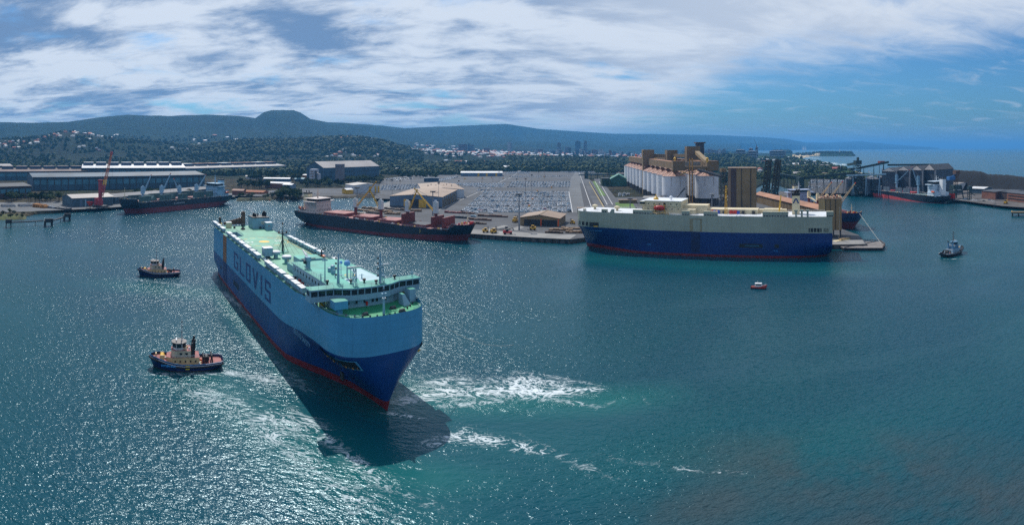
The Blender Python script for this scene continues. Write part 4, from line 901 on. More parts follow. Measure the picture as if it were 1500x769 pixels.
Mx = Matrix.Translation((x_, yy + .5, 14.4)) @ Matrix.Rotation(an + PI, 4, 'Z') @ Matrix(((-1, 0, 0, 0), (0, 0, 1, 0), (0, 1, 0, 0), (0, 0, 0, 1))) @ Matrix.Rotation(0, 4, 'Z')
Mx = Matrix.Translation((x_, yy + .4, 14.4)) @ Matrix.Rotation(an, 4, 'Z') @ Matrix(((1, 0, 0, 0), (0, 0, 1, 0), (0, 1, 0, 0), (0, 0, 0, 1)))
text_part('TRANS BORNEO', 1.6, 'bow_name', lb_letter, moored, Mx, .02)

# ------------------------------------------------------------------ bulk carriers
def bulker(label, o, d, L, B, ztop, zred, mats, hatches, cranes, house, seen, ckit, fwd_rise=4.5, masts=True, fc=.92):
    d = Vector(d).normalized(); n = Vector((-d.y, d.x)); root = thing('bulk_carrier', label, 'ship', (o[0], o[1], 0), math.atan2(d.y, d.x))
    hbk = B / 2; rim = lambda u: hbk * (1 if .1 < u < .88 else (.72 + .28 * sm(u, 0, .1) if u <= .1 else max(0, 1 - ((u - .88) / .12) ** 2.3) ** .6))
    wl = lambda u: hbk * lerp_pts(u, [(0, .05), (.05, .45), (.14, .92), (.2, 1), (.82, 1), (.9, .78), (.96, .4), (1, 0)])
    zt = lambda u: ztop(u) + fwd_rise * sm(u, fc - .012, fc + .004)
    hbf = lambda u, z: (lambda k: wl(u) + (rim(u) - wl(u)) * k)(min(1, max(0, z / 10)) ** .9)
    uu = [0, .01, .03, .06, .1, .15, .22, .32, .45, .6, .72, .8, .85, .88, .9, .907, .913, .918, .924, .935, .95, .965, .978, .988, .995, 1]
    lvs = [lambda u: -2, lambda u: 0, zred, lambda u: zred(u) + (ztop(u) - zred(u)) * .5, ztop, zt]
    hull('hull', root, uu, lvs, hbf, lambda z: 7 * max(0, 1 - z / 6), lambda z: L - 7 * max(0, 1 - z / 14), [mats[1], mats[0]], lambda j: 0 if j < 2 else 1)
    xs_ = [(7 * 0 + u * L, u) for u in uu]
    ol = [(x, -rim(u) + .1) for x, u in xs_ if 0 < u < .9999] + [(L - .05, 0)] + [(x, rim(u) - .1) for x, u in xs_[::-1] if 0 < u < .9999]
    deck_mesh('main_deck', root, ol, lambda p: zt(p[0] / L) - .9, mats[2])
    S = lambda px, t=0.0: fit_line(Vector(o), d, px, t)
    Zs = lambda s, t, py: zof(Vector(o) + d * s + n * t, py)
    for h in hatches:
        kind, p0, p1 = h[:3]; s0, s1 = sorted((S(p0, 0), S(p1, 0))); z = ztop((s0 + s1) / 2 / L)
        m = MB(); w_ = B * .30
        m.box(s0, s1, -w_ - .3, w_ + .3, z - 1, z + 1.2, 0)
        if kind == 'flat': m.box(s0 - .4, s1 + .4, -w_ - .7, w_ + .7, z + 1.2, z + 2.0, 1); m.build('hatch', [mats[1], mats[3]], root)
        elif kind == 'open':
            m.box(s0 + .6, s1 - .6, -w_ + .3, w_ - .3, z + 1.2, z + 1.25, 2); hh = h[3]
            ht_ = m.build('hatch', [mats[1], mats[3], black], root)
            for e in h[4]:
                x = s0 - 1.4 if e < 0 else s1 + 1.4
                mm = MB(); mm.box(x - 1.0, x + 1.0, -w_ - 1, w_ + 1, z, z + hh, 0)
                for k_ in range(5): y = -w_ + k_ * w_ / 2; mm.box(x - 1.15, x + 1.15, y - .2, y + .2, z, z + hh - .2, 0)
                mm.build('hatch_cover', [mats[4]], ht_)
        elif kind == 'side':     # folded on the deck each side
            m.build('hatch', [mats[1], mats[3], black], root)
            for sg in (-1, 1):
                mm = MB(); mm.box(s0, s1, sg * (B * .36) - .6, sg * (B * .36) + .6, z, z + h[3], 0)
                k_ = max(2, round((s1 - s0) / 4))
                for i in range(k_ + 1): x = s0 + (s1 - s0) * i / k_; mm.box(x - .15, x + .15, sg * B * .36 - .8, sg * B * .36 + .8, z, z + h[3] - .1, 0)
                mm.build('hatch_cover', [mats[4]], root)
        elif kind == 'tent':
            m.add([(s0, -w_, z + 1.2), (s1, -w_, z + 1.2), (s1, w_, z + 1.2), (s0, w_, z + 1.2), (s0 + (s1 - s0) * .45, -w_, z + h[3]), (s0 + (s1 - s0) * .45, w_, z + h[3])], [(0, 1, 4), (1, 2, 5, 4), (2, 3, 5), (3, 0, 4, 5)], 1); m.build('hatch', [mats[1], mats[3]], root)
    for c in cranes:
        px, pyh, tip = c[0], c[1], c[2]; s = S(px); z = ztop(s / L); zh = Zs(s, 0, pyh)
        m = MB(); m.tube((s, 0, z - 1), (s, 0, z + (zh - z) * .52), 1.5, 1.4, 10, 0); m.box(s - 1.9, s + 1.9, -1.7, 1.7, z + (zh - z) * .52, zh - .5, 1); m.box(s - 1.0, s + .4, -1.2, 1.2, zh - .5, zh + .9, 1)
        m.box(s - 2.4, s + 2.4, -2.2, 2.2, z + (zh - z) * .5, z + (zh - z) * .52, 0)
        cr = m.build('crane', [ckit[0], ckit[1]], root)
        ts = S(tip[0]); tz = Zs(ts, 0, tip[1]); zb = z + (zh - z) * .6; e = 1 if ts > s else -1
        m = MB()
        for yy in (-1.0, 1.0): m.tube((s + e * 1.9, yy * 1.3, zb), (ts, yy * .35, tz), .42, .30, 5, 0)
        for k_ in range(1, 8): q = k_ / 8; x = s + e * 1.9 + (ts - s - e * 1.9) * q; zz = zb + (tz - zb) * q; m.box(x - .2, x + .2, -1.2 + q * .8, 1.2 - q * .8, zz - .2, zz + .2, 0)
        m.lathe((ts, 0, tz - .8), [(.5, 0), (.8, .6), (.3, 1.4)], 6, 1); m.build('boom', [ckit[2], ckit[3]], cr)
        m = MB(); m.tube((s - e * .3, .5, zh + .7), (ts, .3, tz), .09, n=3, cap=False); m.tube((s - e * .3, -.5, zh + .7), (ts, -.3, tz), .09, n=3, cap=False); m.tube((ts, 0, tz), (ts + .3, 0, z + 8), .08, n=3, cap=False); m.build('crane_wire', darkgrey, cr)
    # superstructure
    s0, s1, w_, zt_, hm, dk_ = house['s0'], house['s1'], house['w'], house['z'], house['m'], house.get('dark', glass)
    z = ztop(.1); m = MB(); k_ = 4; st = (zt_ - z) / k_
    m.box(s0 - 6, s1 - .5, -w_ - 1.5, w_ + 1.5, z - 1, z + st * .9, 0); m.box(s0, s1, -w_, w_, z + st * .9, zt_ - st, 0)
    for i in range(1, k_): m.box(s0 - 1, s1 + .3, -w_ - .3, w_ + .3, z + st * (i + .9) - .2, z + st * (i + .9), 0)
    m.box(s0 + 2, s1 + .8, -w_ - 4.5, w_ + 4.5, zt_ - st - .3, zt_ - st + .5, 0); m.box(s0 + 2, s1 + .3, -w_ + 1, w_ - 1, zt_ - st + .5, zt_ - .9, 1); m.box(s0 + 1.6, s1 + .8, -w_ + .4, w_ - .4, zt_ - .9, zt_ - .3, 0)
    hs_o = m.build('superstructure', [hm, glass], root)
    for lvl in range(3):
        zz = z + st * (lvl + .9) - st * .45 + (st * .35 if lvl else 0)
        for i in range(6):
            y = -w_ + 1.6 + i * (2 * w_ - 3.2) / 5; mm = MB(); mm.box(s1 - .05 if lvl else s1 - .55, s1 + .06 if lvl else s1 - .44, y - .4, y + .4, zz, zz + .9, 0); mm.build('window', glass, hs_o)
        for i in range(4):
            x = s0 + 2 + i * (s1 - s0 - 4) / 3; yy = seen * (w_ if lvl else w_ + 1.5); mm = MB(); mm.box(x - .4, x + .4, yy - .06, yy + .06, zz, zz + .9, 0); mm.build('window', glass, hs_o)
    fs, fw = house['f'], 3.2
    m = MB(); m.box(fs - 3.4, fs + 3, -fw, fw, z + 1, zt_ + 3.0, 0); m.box(fs - 3.5, fs + 3.1, -fw - .1, fw + .1, zt_ + 3.0, zt_ + 4.6, 1); fo1 = m.build('funnel', [house.get('fm', creamy), black], root)
    m = MB(); m.tube((fs - .8, -1, zt_ + 4.4), (fs - 1.2, -1, zt_ + 6.4), .5, n=7); m.tube((fs + .8, 1, zt_ + 4.4), (fs + .4, 1, zt_ + 6.2), .6, n=7); m.build('exhaust_pipe', black, fo1)
    ms = s0 + (s1 - s0) * .5; m = MB(); m.tube((ms, 0, zt_ - .4), (ms, 0, house['mast']), .75, .3, 6, 0); m.box(ms - .3, ms + .3, -3, 3, zt_ + 3.5, zt_ + 3.9, 0); m.box(ms - .3, ms + .3, -1.6, 1.6, zt_ + 6, zt_ + 6.3, 0); m.tube((s1 - 1, -w_ + 2, zt_ - .4), (s1 - 1, -w_ + 2, zt_ + 5.5), .2, n=4, m=0); m.build('mast', [house.get('mm', offwhite)], root)
    m = MB(); x, y = s0 - 1.5, seen * (w_ + 3.2); v_ = MB(); v_.lathe((0, 0, 0), [(.1, -3.6), (1.0, -2.8), (1.35, -1), (1.35, 1.2), (.9, 3), (.1, 3.6)], 8, 0); m.add([(x + p[2], y + p[0], z + st * 1.1 + p[1]) for p in v_.v], v_.f, 0); m.box(x - 2.4, x - 2.1, y - 2.5, y + .3, z + st * .9, z + st * 1.8, 1); m.box(x + 2.1, x + 2.4, y - 2.5, y + .3, z + st * .9, z + st * 1.8, 1); m.build('lifeboat', [orange if house.get('boat') != 'none' else hm, hm], root)
    # deck clutter
    rg = random.Random(len(label)); m = MB()
    for k_ in range(70):
        x = L * (.12 + .84 * rg.random()); y = rg.choice((-1, 1)) * (B / 2 - 1.2 - rg.random() * 2.2)
        if abs(y) > rim(x / L) - 1: continue
        zz = zt(x / L) - .9; m.box(x, x + .6 + rg.random() * 1.6, y - .4, y + .4, zz, zz + .7 + rg.random() * 1.3, rg.choice((0, 1, 2, 3)))
    for k_ in range(16):
        x = L * (.925 + .06 * rg.random()); y = (rg.random() - .5) * rim(x / L) * 1.3; zz = zt(x / L) - .9; m.box(x, x + 1.2, y - .7, y + .7, zz, zz + .8 + rg.random() * 1.4, rg.choice((0, 1, 4, 4)))
    m.build('deck_gear', [mats[4], yellow, offwhite, darkgrey, house.get('bow', red)], root)
    m = MB(); m.rail([(L * u, seen * (rim(u) - .2), zt(u) - .1) for u in uu[1:-2]], 1.0, 5, .06); m.rail([(L * u, -seen * (rim(u) - .2), zt(u) - .1) for u in uu[1:-2]], 1.0, 5, .06); m.build('railing', offwhite, root)
    x = L * .965; zz = zt(.965) - .9; m = MB(); m.tube((x, 0, zz), (x, 0, zz + (9 if masts else 14)), .4, .2, 6, 0); m.box(x - .2, x + .2, -1.2, 1.2, zz + 5, zz + 5.3, 0); m.build('foremast', house.get('fmast', creamy), root)
    return root, S, n
A, SA, An = bulker('dark hulled bulk carrier with dull red hatch covers, moored below the tan warehouses', (-213.4, 525.5), (.932, -.363), 196, 30,
    lambda u: 13.2 - 3.4 * sm(u, .2, .9), lambda u: 2.4 + 3.4 * sm(u, .55, 1), [b_black, b_red, b_pink, b_pink, rustred],
    [('flat', 484, 513), ('flat', 526, 552), ('flat', 562, 588), ('open', 600, 631, 9.5, (-1,)), ('open', 643, 655, 9, (-1, 1)), ('flat', 662, 680)],
    [(521, 291, (551, 266)), (558, 293, (541, 277)), (597, 294, (611, 278)), (638.5, 295, (607, 276))],
    dict(s0=15, s1=31, w=11, z=27.5, m=mat('pale_pink_house', (.52, .45, .42), .6, .1, .3, rust=.4), f=9.5, mast=37, mm=mat('pinkish_mast', (.55, .42, .34), .6)), -1, [rustred, offwhite, yellow, yellow])
s = SA(613, -15); m = MB()
for i in range(9):
    a0 = -1.2 + i * .25; a1 = a0 + .25; P_ = lambda a, r: (s + r * math.cos(a) * .9, -15.06, 7.2 + r * math.sin(a))
    m.quad(P_(a0, 2.2), P_(a1, 2.2), P_(a1, 1.4 + .1 * abs(i - 4)), P_(a0, 1.4 + .1 * abs(i - 4)))
m.build('crescent_mark', mat('pale_gold', (.45, .35, .12), .5), A)
Bk, SB, Bn = bulker('bulk carrier with pale blue cranes and tall grey-green hatch covers at the far left berth', (-378.8, 658.6), (-.24, -.97), 180, 30,
    lambda u: 12.4 + .6 * u, lambda u: 5.6 + .6 * u, [b_black, b_red, b_green, b_green, b_green],
    [('side', 196, 213, 7), ('tent', 214, 224, 7), ('side', 226, 242, 7.5), ('tent', 244, 251, 7.5), ('side', 253, 266, 7), ('side', 275, 291, 8), ('side', 293, 303, 8)],
    [(209, 273, (221.5, 256)), (236.5, 272, (250, 254)), (263, 272, (254.5, 262)), (287.5, 270, (301.5, 256))],
    dict(s0=16, s1=30, w=11, z=30, m=mat('ice_blue_house', (.24, .42, .56), .5, .1, .3), f=12, mast=41, fm=mat('ice_blue_funnel', (.28, .45, .58), .5), mm=skyblue, bow=darkgrey), 1, [skyblue, skyblue, skyblue, orange], masts=False)
text_part('ZI SHIPPING', 2.6, 'ship_line_name', w_letter, Bk, side_matrix(SB(254.5, 15), 15.1, 8.2, 1), .02, 1.3)
Cc, SC, Cn = bulker('dark blue and red bulk carrier unloading beside the dark silos at the far right berth', (541, 530), (.03, 1), 178, 28,
    lambda u: 10.6, lambda u: .6 + 5.2 * sm(u, .15, .8), [b_black, mat('bright_boot_red', (.42, .05, .06), .6, .15, .2), b_green, b_green, mat('slate_cover', (.10, .13, .17), .6)],
    [('side', 1291, 1299, 6.5), ('side', 1302, 1311, 6.5), ('side', 1320, 1329, 7), ('side', 1331, 1340, 7)],
    [(1286, 258, (1272, 251)), (1300, 257, (1292, 248)), (1313.5, 256, (1332, 249)), (1345, 258, (1336, 245))],
    dict(s0=14, s1=27, w=11, z=31, m=mat('white_blue_house', (.50, .62, .72), .5, .1, .3), f=8, mast=38, fm=white, mm=offwhite), 1, [skyblue, mat('steel_blue_crane', (.12, .24, .36), .5), mat('steel_blue_boom', (.12, .24, .36), .5), red], 3.5)
Dd, SD, Dn = bulker('blue hulled bulk carrier with yellow crane booms behind the wharf end tower', (343.7, 606.5), (-.216, -.976), 195, 30,
    lambda u: 11.5 + 1.2 * sm(u, .7, 1), lambda u: 4.5 + 3.0 * sm(u, .3, 1), [mat('ink_blue_hull', (.015, .03, .10), .45, .2, .1, streak=.3, rust=.3), b_red, rustred, rustred, rustred],
    [('flat', 1190, 1197), ('flat', 1203, 1211), ('flat', 1218, 1228)],
    [(1185, 281, (1198, 296)), (1198, 284, (1218, 267)), (1211.5, 285, (1234, 266)), (1230, 287, (1253, 268))],
    dict(s0=14, s1=30, w=13, z=26.5, m=mat('pale_violet_house', (.30, .36, .50), .5, .1, .3), f=9, mast=36, boat='none'), 1, [rustred, creamy, creamy, red], 3.5)

# ------------------------------------------------------------------ tugs and launch
def tug(label, c, ang, name_txt=None, dark=False, group=None):
    root = thing('tug_boat', label, 'tug', (c[0], c[1], 0), ang, group)
    L = 26.; x0 = -13.; rim = lambda u: 5.3 * (min(1, .72 + .9 * u) if u < .3 else (1 if u < .55 else max(0, 1 - ((u - .55) / .45) ** 2.4) ** .62)) * (1 if u > .02 else .8)
    wlf = lambda u: rim(u) * lerp_pts(u, [(0, .6), (.15, .9), (.7, .92), (.92, .6), (1, 0)])
    zt = lambda u: 2.5 + 2.1 * sm(u, .55, 1) + .25 * sm(u, .3, 0)
    hbf = lambda u, z: wlf(u) + (rim(u) - wlf(u)) * min(1, max(0, z / 2.4))
    uu = [0, .015, .04, .08, .15, .25, .4, .55, .65, .75, .82, .88, .92, .95, .975, .99, 1]
    tn, tb = (b_black, steel_dk) if dark else (t_navy, t_blue2)
    hull('hull', root, uu, [lambda u: -1, lambda u: 0, lambda u: .35, lambda u: zt(u) - 1.3, lambda u: zt(u) - .95, zt], hbf, lambda z: x0 + 1.2 * max(0, 1 - z / 2), lambda z: x0 + L - 1.3 * max(0, 1 - z / 3.5), [mat('tug_boot', (.05, .03, .035), .6), tn, w_letter if not dark else grey, tn], lambda j: 0 if j < 2 else (1 if j == 2 else (3 if j == 3 else 3)))
    m = MB()      # white line under the bulwark and fender ring
    pts = [(x0 + L * u, rim(u), zt(u)) for u in uu]
    for side in (-1, 1):
        for (a, ya, za), (b_, yb, zb) in zip(pts[:-1], pts[1:]):
            m.tube((a, side * (ya + .05), za - .85), (b_, side * (yb + .05), zb - .85), .32 if a < x0 + L * .86 else .5, n=5, m=0)
            m.tube((a, side * (ya + .1), za - .45), (b_, side * (yb + .1), zb - .45), .07, n=3, m=1, cap=False)
            m.tube((a, side * (ya - .2), za), (b_, side * (yb - .2), zb), .13, n=4, m=1 if a < x0 + 5 else 2, cap=False)
    m.build('fender', [black, w_letter, tb], root)
    ol = [(x0 + .1 + (L - .3) * u, -max(.02, rim(u) - .25)) for u in uu[1:]] + [(x0 + .1 + (L - .3) * u, max(.02, rim(u) - .25)) for u in uu[1:-1][::-1]]
    deck_mesh('deck', root, ol, lambda p: zt((p[0] - x0) / L) - .9, t_deck if not dark else darkgrey)
    hw = t_buff if not dark else skyblue; wh = offwhite if not dark else mat('tug_pale_blue', (.10, .24, .38), .5, .2, .4)
    m = MB(); m.prism([(-4.5, -3.2), (5, -3.4), (7, -2), (7, 2), (5, 3.4), (-4.5, 3.2)], 1.5, 4.3, 0, 1); m.prism([(-1.5, -2.9), (4.2, -2.9), (5.4, -1.6), (5.4, 1.6), (4.2, 2.9), (-1.5, 2.9)], 4.3, 6.6, 2, 1)
    hs_ = m.build('deckhouse', [hw if dark else t_buff, t_deck if not dark else grey, mat('tug_cream', (.50, .42, .30), .5, .15, .5, rust=.3) if not dark else wh], root)
    for i in range(5):
        for sg in (-1, 1): mm = MB(); mm.box(-3.4 + i * 1.8, -2.9 + i * 1.8, sg * 3.31 - .1, sg * 3.31 + .1, 2.8, 3.4, 0); mm.build('window', glass, hs_)
    for i in range(2):
        for sg in (-1, 1): mm = MB(); mm.box(-.4 + i * 2, .5 + i * 2, sg * 2.92 - .04, sg * 2.92 + .04, 5.2, 5.9, 0); mm.build('window', glass, hs_)
    m = MB(); oct_ = [(2.6 + r * math.cos(a), r * math.sin(a)) for a, r in [(PI / 8 + i * PI / 4, 2.35) for i in range(8)]]
    m.prism(oct_, 6.6, 7.4, 0); m.prism([(x, y) for x, y in [(2.6 + 2.5 * math.cos(PI / 8 + i * PI / 4), 2.5 * math.sin(PI / 8 + i * PI / 4)) for i in range(8)]], 7.4, 8.9, 1); m.prism([(2.6 + 2.9 * math.cos(PI / 8 + i * PI / 4), 2.9 * math.sin(PI / 8 + i * PI / 4)) for i in range(8)], 8.9, 9.15, 2, 2)
    wh_o = m.build('wheelhouse', [wh, glass, mat('tug_roof', (.22, .20, .19), .7, .2, .5) if not dark else wh], root)
    for i in range(8): a = PI / 8 + i * PI / 4; mm = MB(); mm.tube((2.6 + 2.52 * math.cos(a), 2.52 * math.sin(a), 7.35), (2.6 + 2.6 * math.cos(a), 2.6 * math.sin(a), 8.95), .13, n=4, m=0); mm.build('mullion', wh, wh_o)
    for sg in (-1, 1):
        m = MB(); m.tube((-2.2, sg * 1.9, 4.2), (-2.6, sg * 1.9, 9.0), .75, .6, 10, 0); m.tube((-2.6, sg * 1.9, 9.0), (-3.0, sg * 1.9, 10.2), .4, .38, 8, 1); m.build('funnel', [black if not dark else wh, black], root)
    m = MB(); m.tube((1.6, 0, 9.1), (1.6, 0, 16.6), .22, .1, 6, 0)
    for z, w_ in ((10.6, 1.2), (12.4, .8), (14.2, .8), (15.8, .4)): m.box(1.5, 1.7, -w_, w_, z, z + .12, 0); m.box(1.4, 1.8, -w_ - .2, -w_ + .15, z, z + .35, 1); m.box(1.4, 1.8, w_ - .15, w_ + .2, z, z + .35, 1)
    m.box(3.4, 3.7, -1.3, 1.3, 9.7, 9.95, 2); m.tube((3.55, 0, 9.1), (3.55, 0, 9.7), .15, n=5, m=0); m.build('mast', [offwhite if not dark else brownsteel, black, white], root)
    m = MB(); m.rail([(-1.4, -2.8, 6.6), (4.1, -2.8, 6.6)], .9, 1.2, .04, 0); m.rail([(-1.4, 2.8, 6.6), (4.1, 2.8, 6.6)], .9, 1.2, .04); m.rail([(-4.4, -3.1, 4.3), (5, -3.3, 4.3)], .9, 1.4, .04); m.rail([(-4.4, 3.1, 4.3), (5, 3.3, 4.3)], .9, 1.4, .04); m.build('railing', wh, root)
    m = MB(); m.tube((8.6, -1.5, 3.8), (8.6, 1.5, 3.8), .85, n=10, m=0); m.box(7.9, 9.3, -1.8, -1.5, 2.6, 4.7, 1); m.box(7.9, 9.3, 1.5, 1.8, 2.6, 4.7, 1); m.box(10.6, 11, -.9, .9, 3.3, 5.0, 1); m.build('bow_winch', [yellow, hw], root)
    m = MB(); m.tube((-7.2, -1.3, 2.9), (-7.2, 1.3, 2.9), .95, n=10, m=0); m.tube((-9.2, -2.4, 1.6), (-8.9, -2.2, 4.2), .28, n=6, m=0); m.tube((-9.2, 2.4, 1.6), (-8.9, 2.2, 4.2), .28, n=6, m=0); m.tube((-8.9, -2.2, 4.2), (-8.9, 2.2, 4.2), .3, n=6, m=0); m.tube((-6.0, -2.3, 1.6), (-6, -2.1, 3.9), .25, n=6, m=0); m.tube((-6.0, 2.3, 1.6), (-6, 2.1, 3.9), .25, n=6, m=0); m.tube((-6, -2.1, 3.9), (-6, 2.1, 3.9), .28, n=6, m=0); m.build('towing_gear', [black], root)
    m = MB(); rg = random.Random(5)
    for k_ in range(26): x = rg.choice((-5.6, 5.8, 7.2, -4.9)) + rg.random() * 1.2; y = (rg.random() - .5) * 7; z = 1.6 if x < 0 else 2.0; m.box(x, x + .5, y, y + .6, z, z + .6 + rg.random() * .8, rg.choice((0, 1, 2)))
    for k_ in range(8): x = -1.4 + rg.random() * 3; y = (rg.random() - .5) * 4; m.box(x, x + .5, y, y + .5, 6.6, 7.2 + rg.random() * .5, rg.choice((1, 2)))
    m.box(3, 5.2, 4.5, 4.7, 2.3, 2.9, 1); m.build('deck_gear', [orange, offwhite, hw], root)
    if name_txt:
        m = MB(); m.box(-.9, .5, 5.32, 5.42, 1.0, 2.2, 0); m.build('side_mark', mat('mark_yellow', (.85, .6, .02), .5), root)
        M_ = Matrix.Translation((8.9, 4.72, 2.02)) @ Matrix.Rotation(-.24, 4, 'Z') @ Matrix.Rotation(0, 4, 'Z') @ Matrix(((-1, 0, 0, 0), (0, 0, 1, 0), (0, 1, 0, 0), (0, 0, 0, 1)))
        text_part(name_txt, .8, 'tug_name', lb_letter, root, M_, .05, 1.05, .02)
    return root
def tangent(px): th = (px - CX) / F; return math.atan2(math.sin(th), -math.cos(th))     # heading to the left, square to the line of sight
c = pol(273, 194.5); tug('navy tug with buff deckhouse closest to the camera, left of the moving ship', c, tangent(273) + .04, 'SVITZER BASS')
c = pol(233, 333); tug('navy tug with buff deckhouse off the stern of the moving ship', c, tangent(233) + .02)
th = (1395 - CX) / F; c = pol(1395, 398); tug('dark tug with pale blue wheelhouse seen from astern in open water at the right', c, PI / 2 - th - .55, dark=True)
c = pol(1112, 302); root = thing('pilot_launch', 'small red and white launch on open water below the moored car carrier', 'boat', c, tangent(1112) + PI - .12)
uu = [0, .03, .2, .5, .7, .82, .9, .95, .98, 1]; rim = lambda u: 1.5 * (1 if u < .5 else max(0, 1 - ((u - .5) / .5) ** 2.2) ** .7)
hull('hull', root, uu, [lambda u: -.5, lambda u: 0, lambda u: .3, lambda u: 1.2 + .7 * sm(u, .4, 1)], lambda u, z: rim(u) * (.8 + .2 * min(1, max(0, z))), lambda z: -4.6, lambda z: 4.6 - .8 * max(0, 1 - z / 1.5), [black, mat('launch_red', (.45, .06, .05), .4)], lambda j: 0 if j < 2 else 1)
ol = [(-4.6 + 9.1 * u, -max(.02, rim(u) - .1)) for u in uu] + [(-4.6 + 9.1 * u, max(.02, rim(u) - .1)) for u in uu[1:-1][::-1]]
deck_mesh('deck', root, ol, lambda p: .9 + .6 * sm((p[0] + 4.6) / 9.2, .4, 1), t_deck)
m = MB(); m.box(-2.2, 1.6, -1.1, 1.1, .9, 2.0, 0); m.box(-2.0, 1.3, -1.0, 1.0, 2.0, 2.75, 1); m.box(-2.3, 1.5, -1.15, 1.15, 2.75, 2.95, 0); m.build('cabin', [white, glass], root)
m = MB(); m.tube((-.8, 0, 2.9), (-.8, 0, 4.4), .06, n=4); m.rail([(1.8, -1, 1.2), (4, -.3, 1.6), (4, .3, 1.6), (1.8, 1, 1.2)], .8, .8, .03); m.build('rail_mast', white, root)
c = pol(395, 62400 / 78.); root = thing('marker_buoy', 'tiny orange buoy near the mangrove shore', 'buoy', c); m = MB(); m.lathe((0, 0, -.3), [(1, 0), (1.1, .8), (.4, 1.2), (.3, 2.4), (.05, 2.5)], 8); m.build('float', orange, root)

# ------------------------------------------------------------------ wharves, yards, roads
WZ = 3.5
def P2(v): return (v.x, v.y)
wh_poly = [(-172, 522), (-31, 468), (47, 440), (62, 448.5), (255, 335), (276, 375), (284, 413), (325, 598), (392, 800), (-168, 800)]
m = MB(); m.prism(wh_poly, -3, WZ - .6, 1); m.prism([(x, y) for x, y in wh_poly], WZ - .598, WZ, 1, 0); o = m.build('wharf', [asphalt, conc_dk]); tag(o, 'asphalt wharf with stained concrete edge', kind='structure')
m = MB()   # concrete apron along the berth face
def strip(mb, a, b_, w_, z, side=1, mi=0):
    a, b_ = Vector(a[:2]), Vector(b_[:2]); d = (b_ - a).normalized(); n = Vector((-d.y, d.x)) * w_ * side
    q = [(a.x, a.y, z), (b_.x, b_.y, z), (b_.x + n.x, b_.y + n.y, z), (a.x + n.x, a.y + n.y, z)]
    mb.quad(*(q if side > 0 else q[::-1]), mi)
strip(m, (-171, 522), (46.5, 440.4), 24, WZ + .005); strip(m, (62.5, 449), (254, 336.5), 20, WZ + .005); strip(m, (-171, 560), (-167.5, 798), -20, WZ + .006); o = m.build('wharf_apron', concrete); tag(o, kind='structure')
m = MB(); a, b_ = Vector((-172, 522)), Vector((47, 440)); n_ = (b_ - a).normalized(); out_ = Vector((n_.y, -n_.x))
for i in range(38):
    p = a + (b_ - a) * (i + .5) / 38 + out_ * .5; m.obox(p, 1.2, 1.0, .3, WZ - .4, math.atan2(n_.y, n_.x))
a, b_ = Vector((62, 448.5)), Vector((255, 335)); n_ = (b_ - a).normalized(); out_ = Vector((n_.y, -n_.x))
for i in range(30): p = a + (b_ - a) * (i + .5) / 30 + out_ * .5; m.obox(p, 1.2, 1.0, .3, WZ - .4, math.atan2(n_.y, n_.x))
m.obox((-31 + 39 - .4, 454 - 1.0), 84, .8, WZ, WZ + .35, math.atan2(-28, 78)); o = m.build('wharf_fenders', black); tag(o, kind='stuff')
def yard(name, pts, m_, dz=0.0, z=WZ, label=None):
    mb = MB(); v = [at(px, py, z) for px, py in pts]; mb.add([(p.x, p.y, z + dz) for p in v], [tuple(range(len(v)))])
    o = mb.build(name, m_); me = o.data
    if me.polygons[0].normal.z < 0: me.flip_normals()
    return tag(o, label, kind='structure')
yard('car_yard', [(548, 291), (560, 262), (640, 252), (672, 247), (800, 246), (852, 249), (862, 262), (900, 290)], asphalt, .12)
yard('light_lane', [(838, 312), (833, 281), (836, 262), (843, 252), (848, 252), (852, 268), (868, 312)], asphalt_l, .13)
yard('dark_lane', [(856, 305), (849, 268), (856, 268), (873, 305)], mat('dark_paving', (.045, .045, .05), .9, .2), .135)
yard('road', [(886, 300), (870, 262), (878, 261), (912, 302)], asphalt, .14)
yard('grass_strip', [(880, 287), (868, 266), (872, 265), (888, 287)], grassm, .15)
yard('grass_verge', [(903, 306), (901, 297), (925, 295), (932, 306)], grassm, .15)
yard('grass_verge', [(872, 252), (866, 249), (880, 250), (903, 256), (905, 260)], grassm, .15)
yard('works_yard', [(-30, 312), (-30, 297), (60, 296), (160, 292), (340, 283), (345, 288), (150, 305), (60, 309)], asphalt_l, .12)
yard('works_yard', [(345, 287), (340, 282), (440, 276), (560, 275), (556, 284), (470, 288)], asphalt, .09)
yard('berth', [(1180, 283.2), (1188, 262), (1240, 262), (1290, 268), (1300, 283.4)], mat('dark_paving', (.045, .045, .05), .9, .2), .12)
yard('berth', [(1390, 291), (1370, 284), (1380, 273), (1500, 276), (1560, 290), (1560, 308), (1470, 302), (1430, 297)], mat('worn_brown_paving', (.10, .09, .085), .9, .3, .03), .12)
yard('playing_field', [(1133, 258), (1136, 251.5), (1192, 252.5), (1192, 257.5), (1170, 259)], grassm, .12)
yard('rail_sidings', [(852, 250), (862, 246), (925, 254), (918, 258)], mat('ballast', (.13, .10, .09), .95, .4, .2), .16)
def linem(name, pairs, wd=.35, dz=.16, m_=linepaint):
    mb = MB()
    for (a, b_) in pairs:
        A_, B_ = at(*a, WZ), at(*b_, WZ); strip(mb, A_, B_, wd, WZ + dz)
    return tag(mb.build(name, m_), kind='structure')
linem('lane_markings', [((848, 252), (868, 310)), ((890, 300), (872, 266)), ((898, 300), (878, 266)), ((745, 262), (763, 250)), ((705, 281), (742, 262)), ((640, 309), (700, 282)), ((833, 281), (838, 311))], .8)
m = MB()
for k_ in range(9): a, b_ = at(700 + k_ * 12, 339 - k_ * .4, WZ), at(725 + k_ * 12, 331, WZ); strip(m, a, b_, .5, WZ + .012)
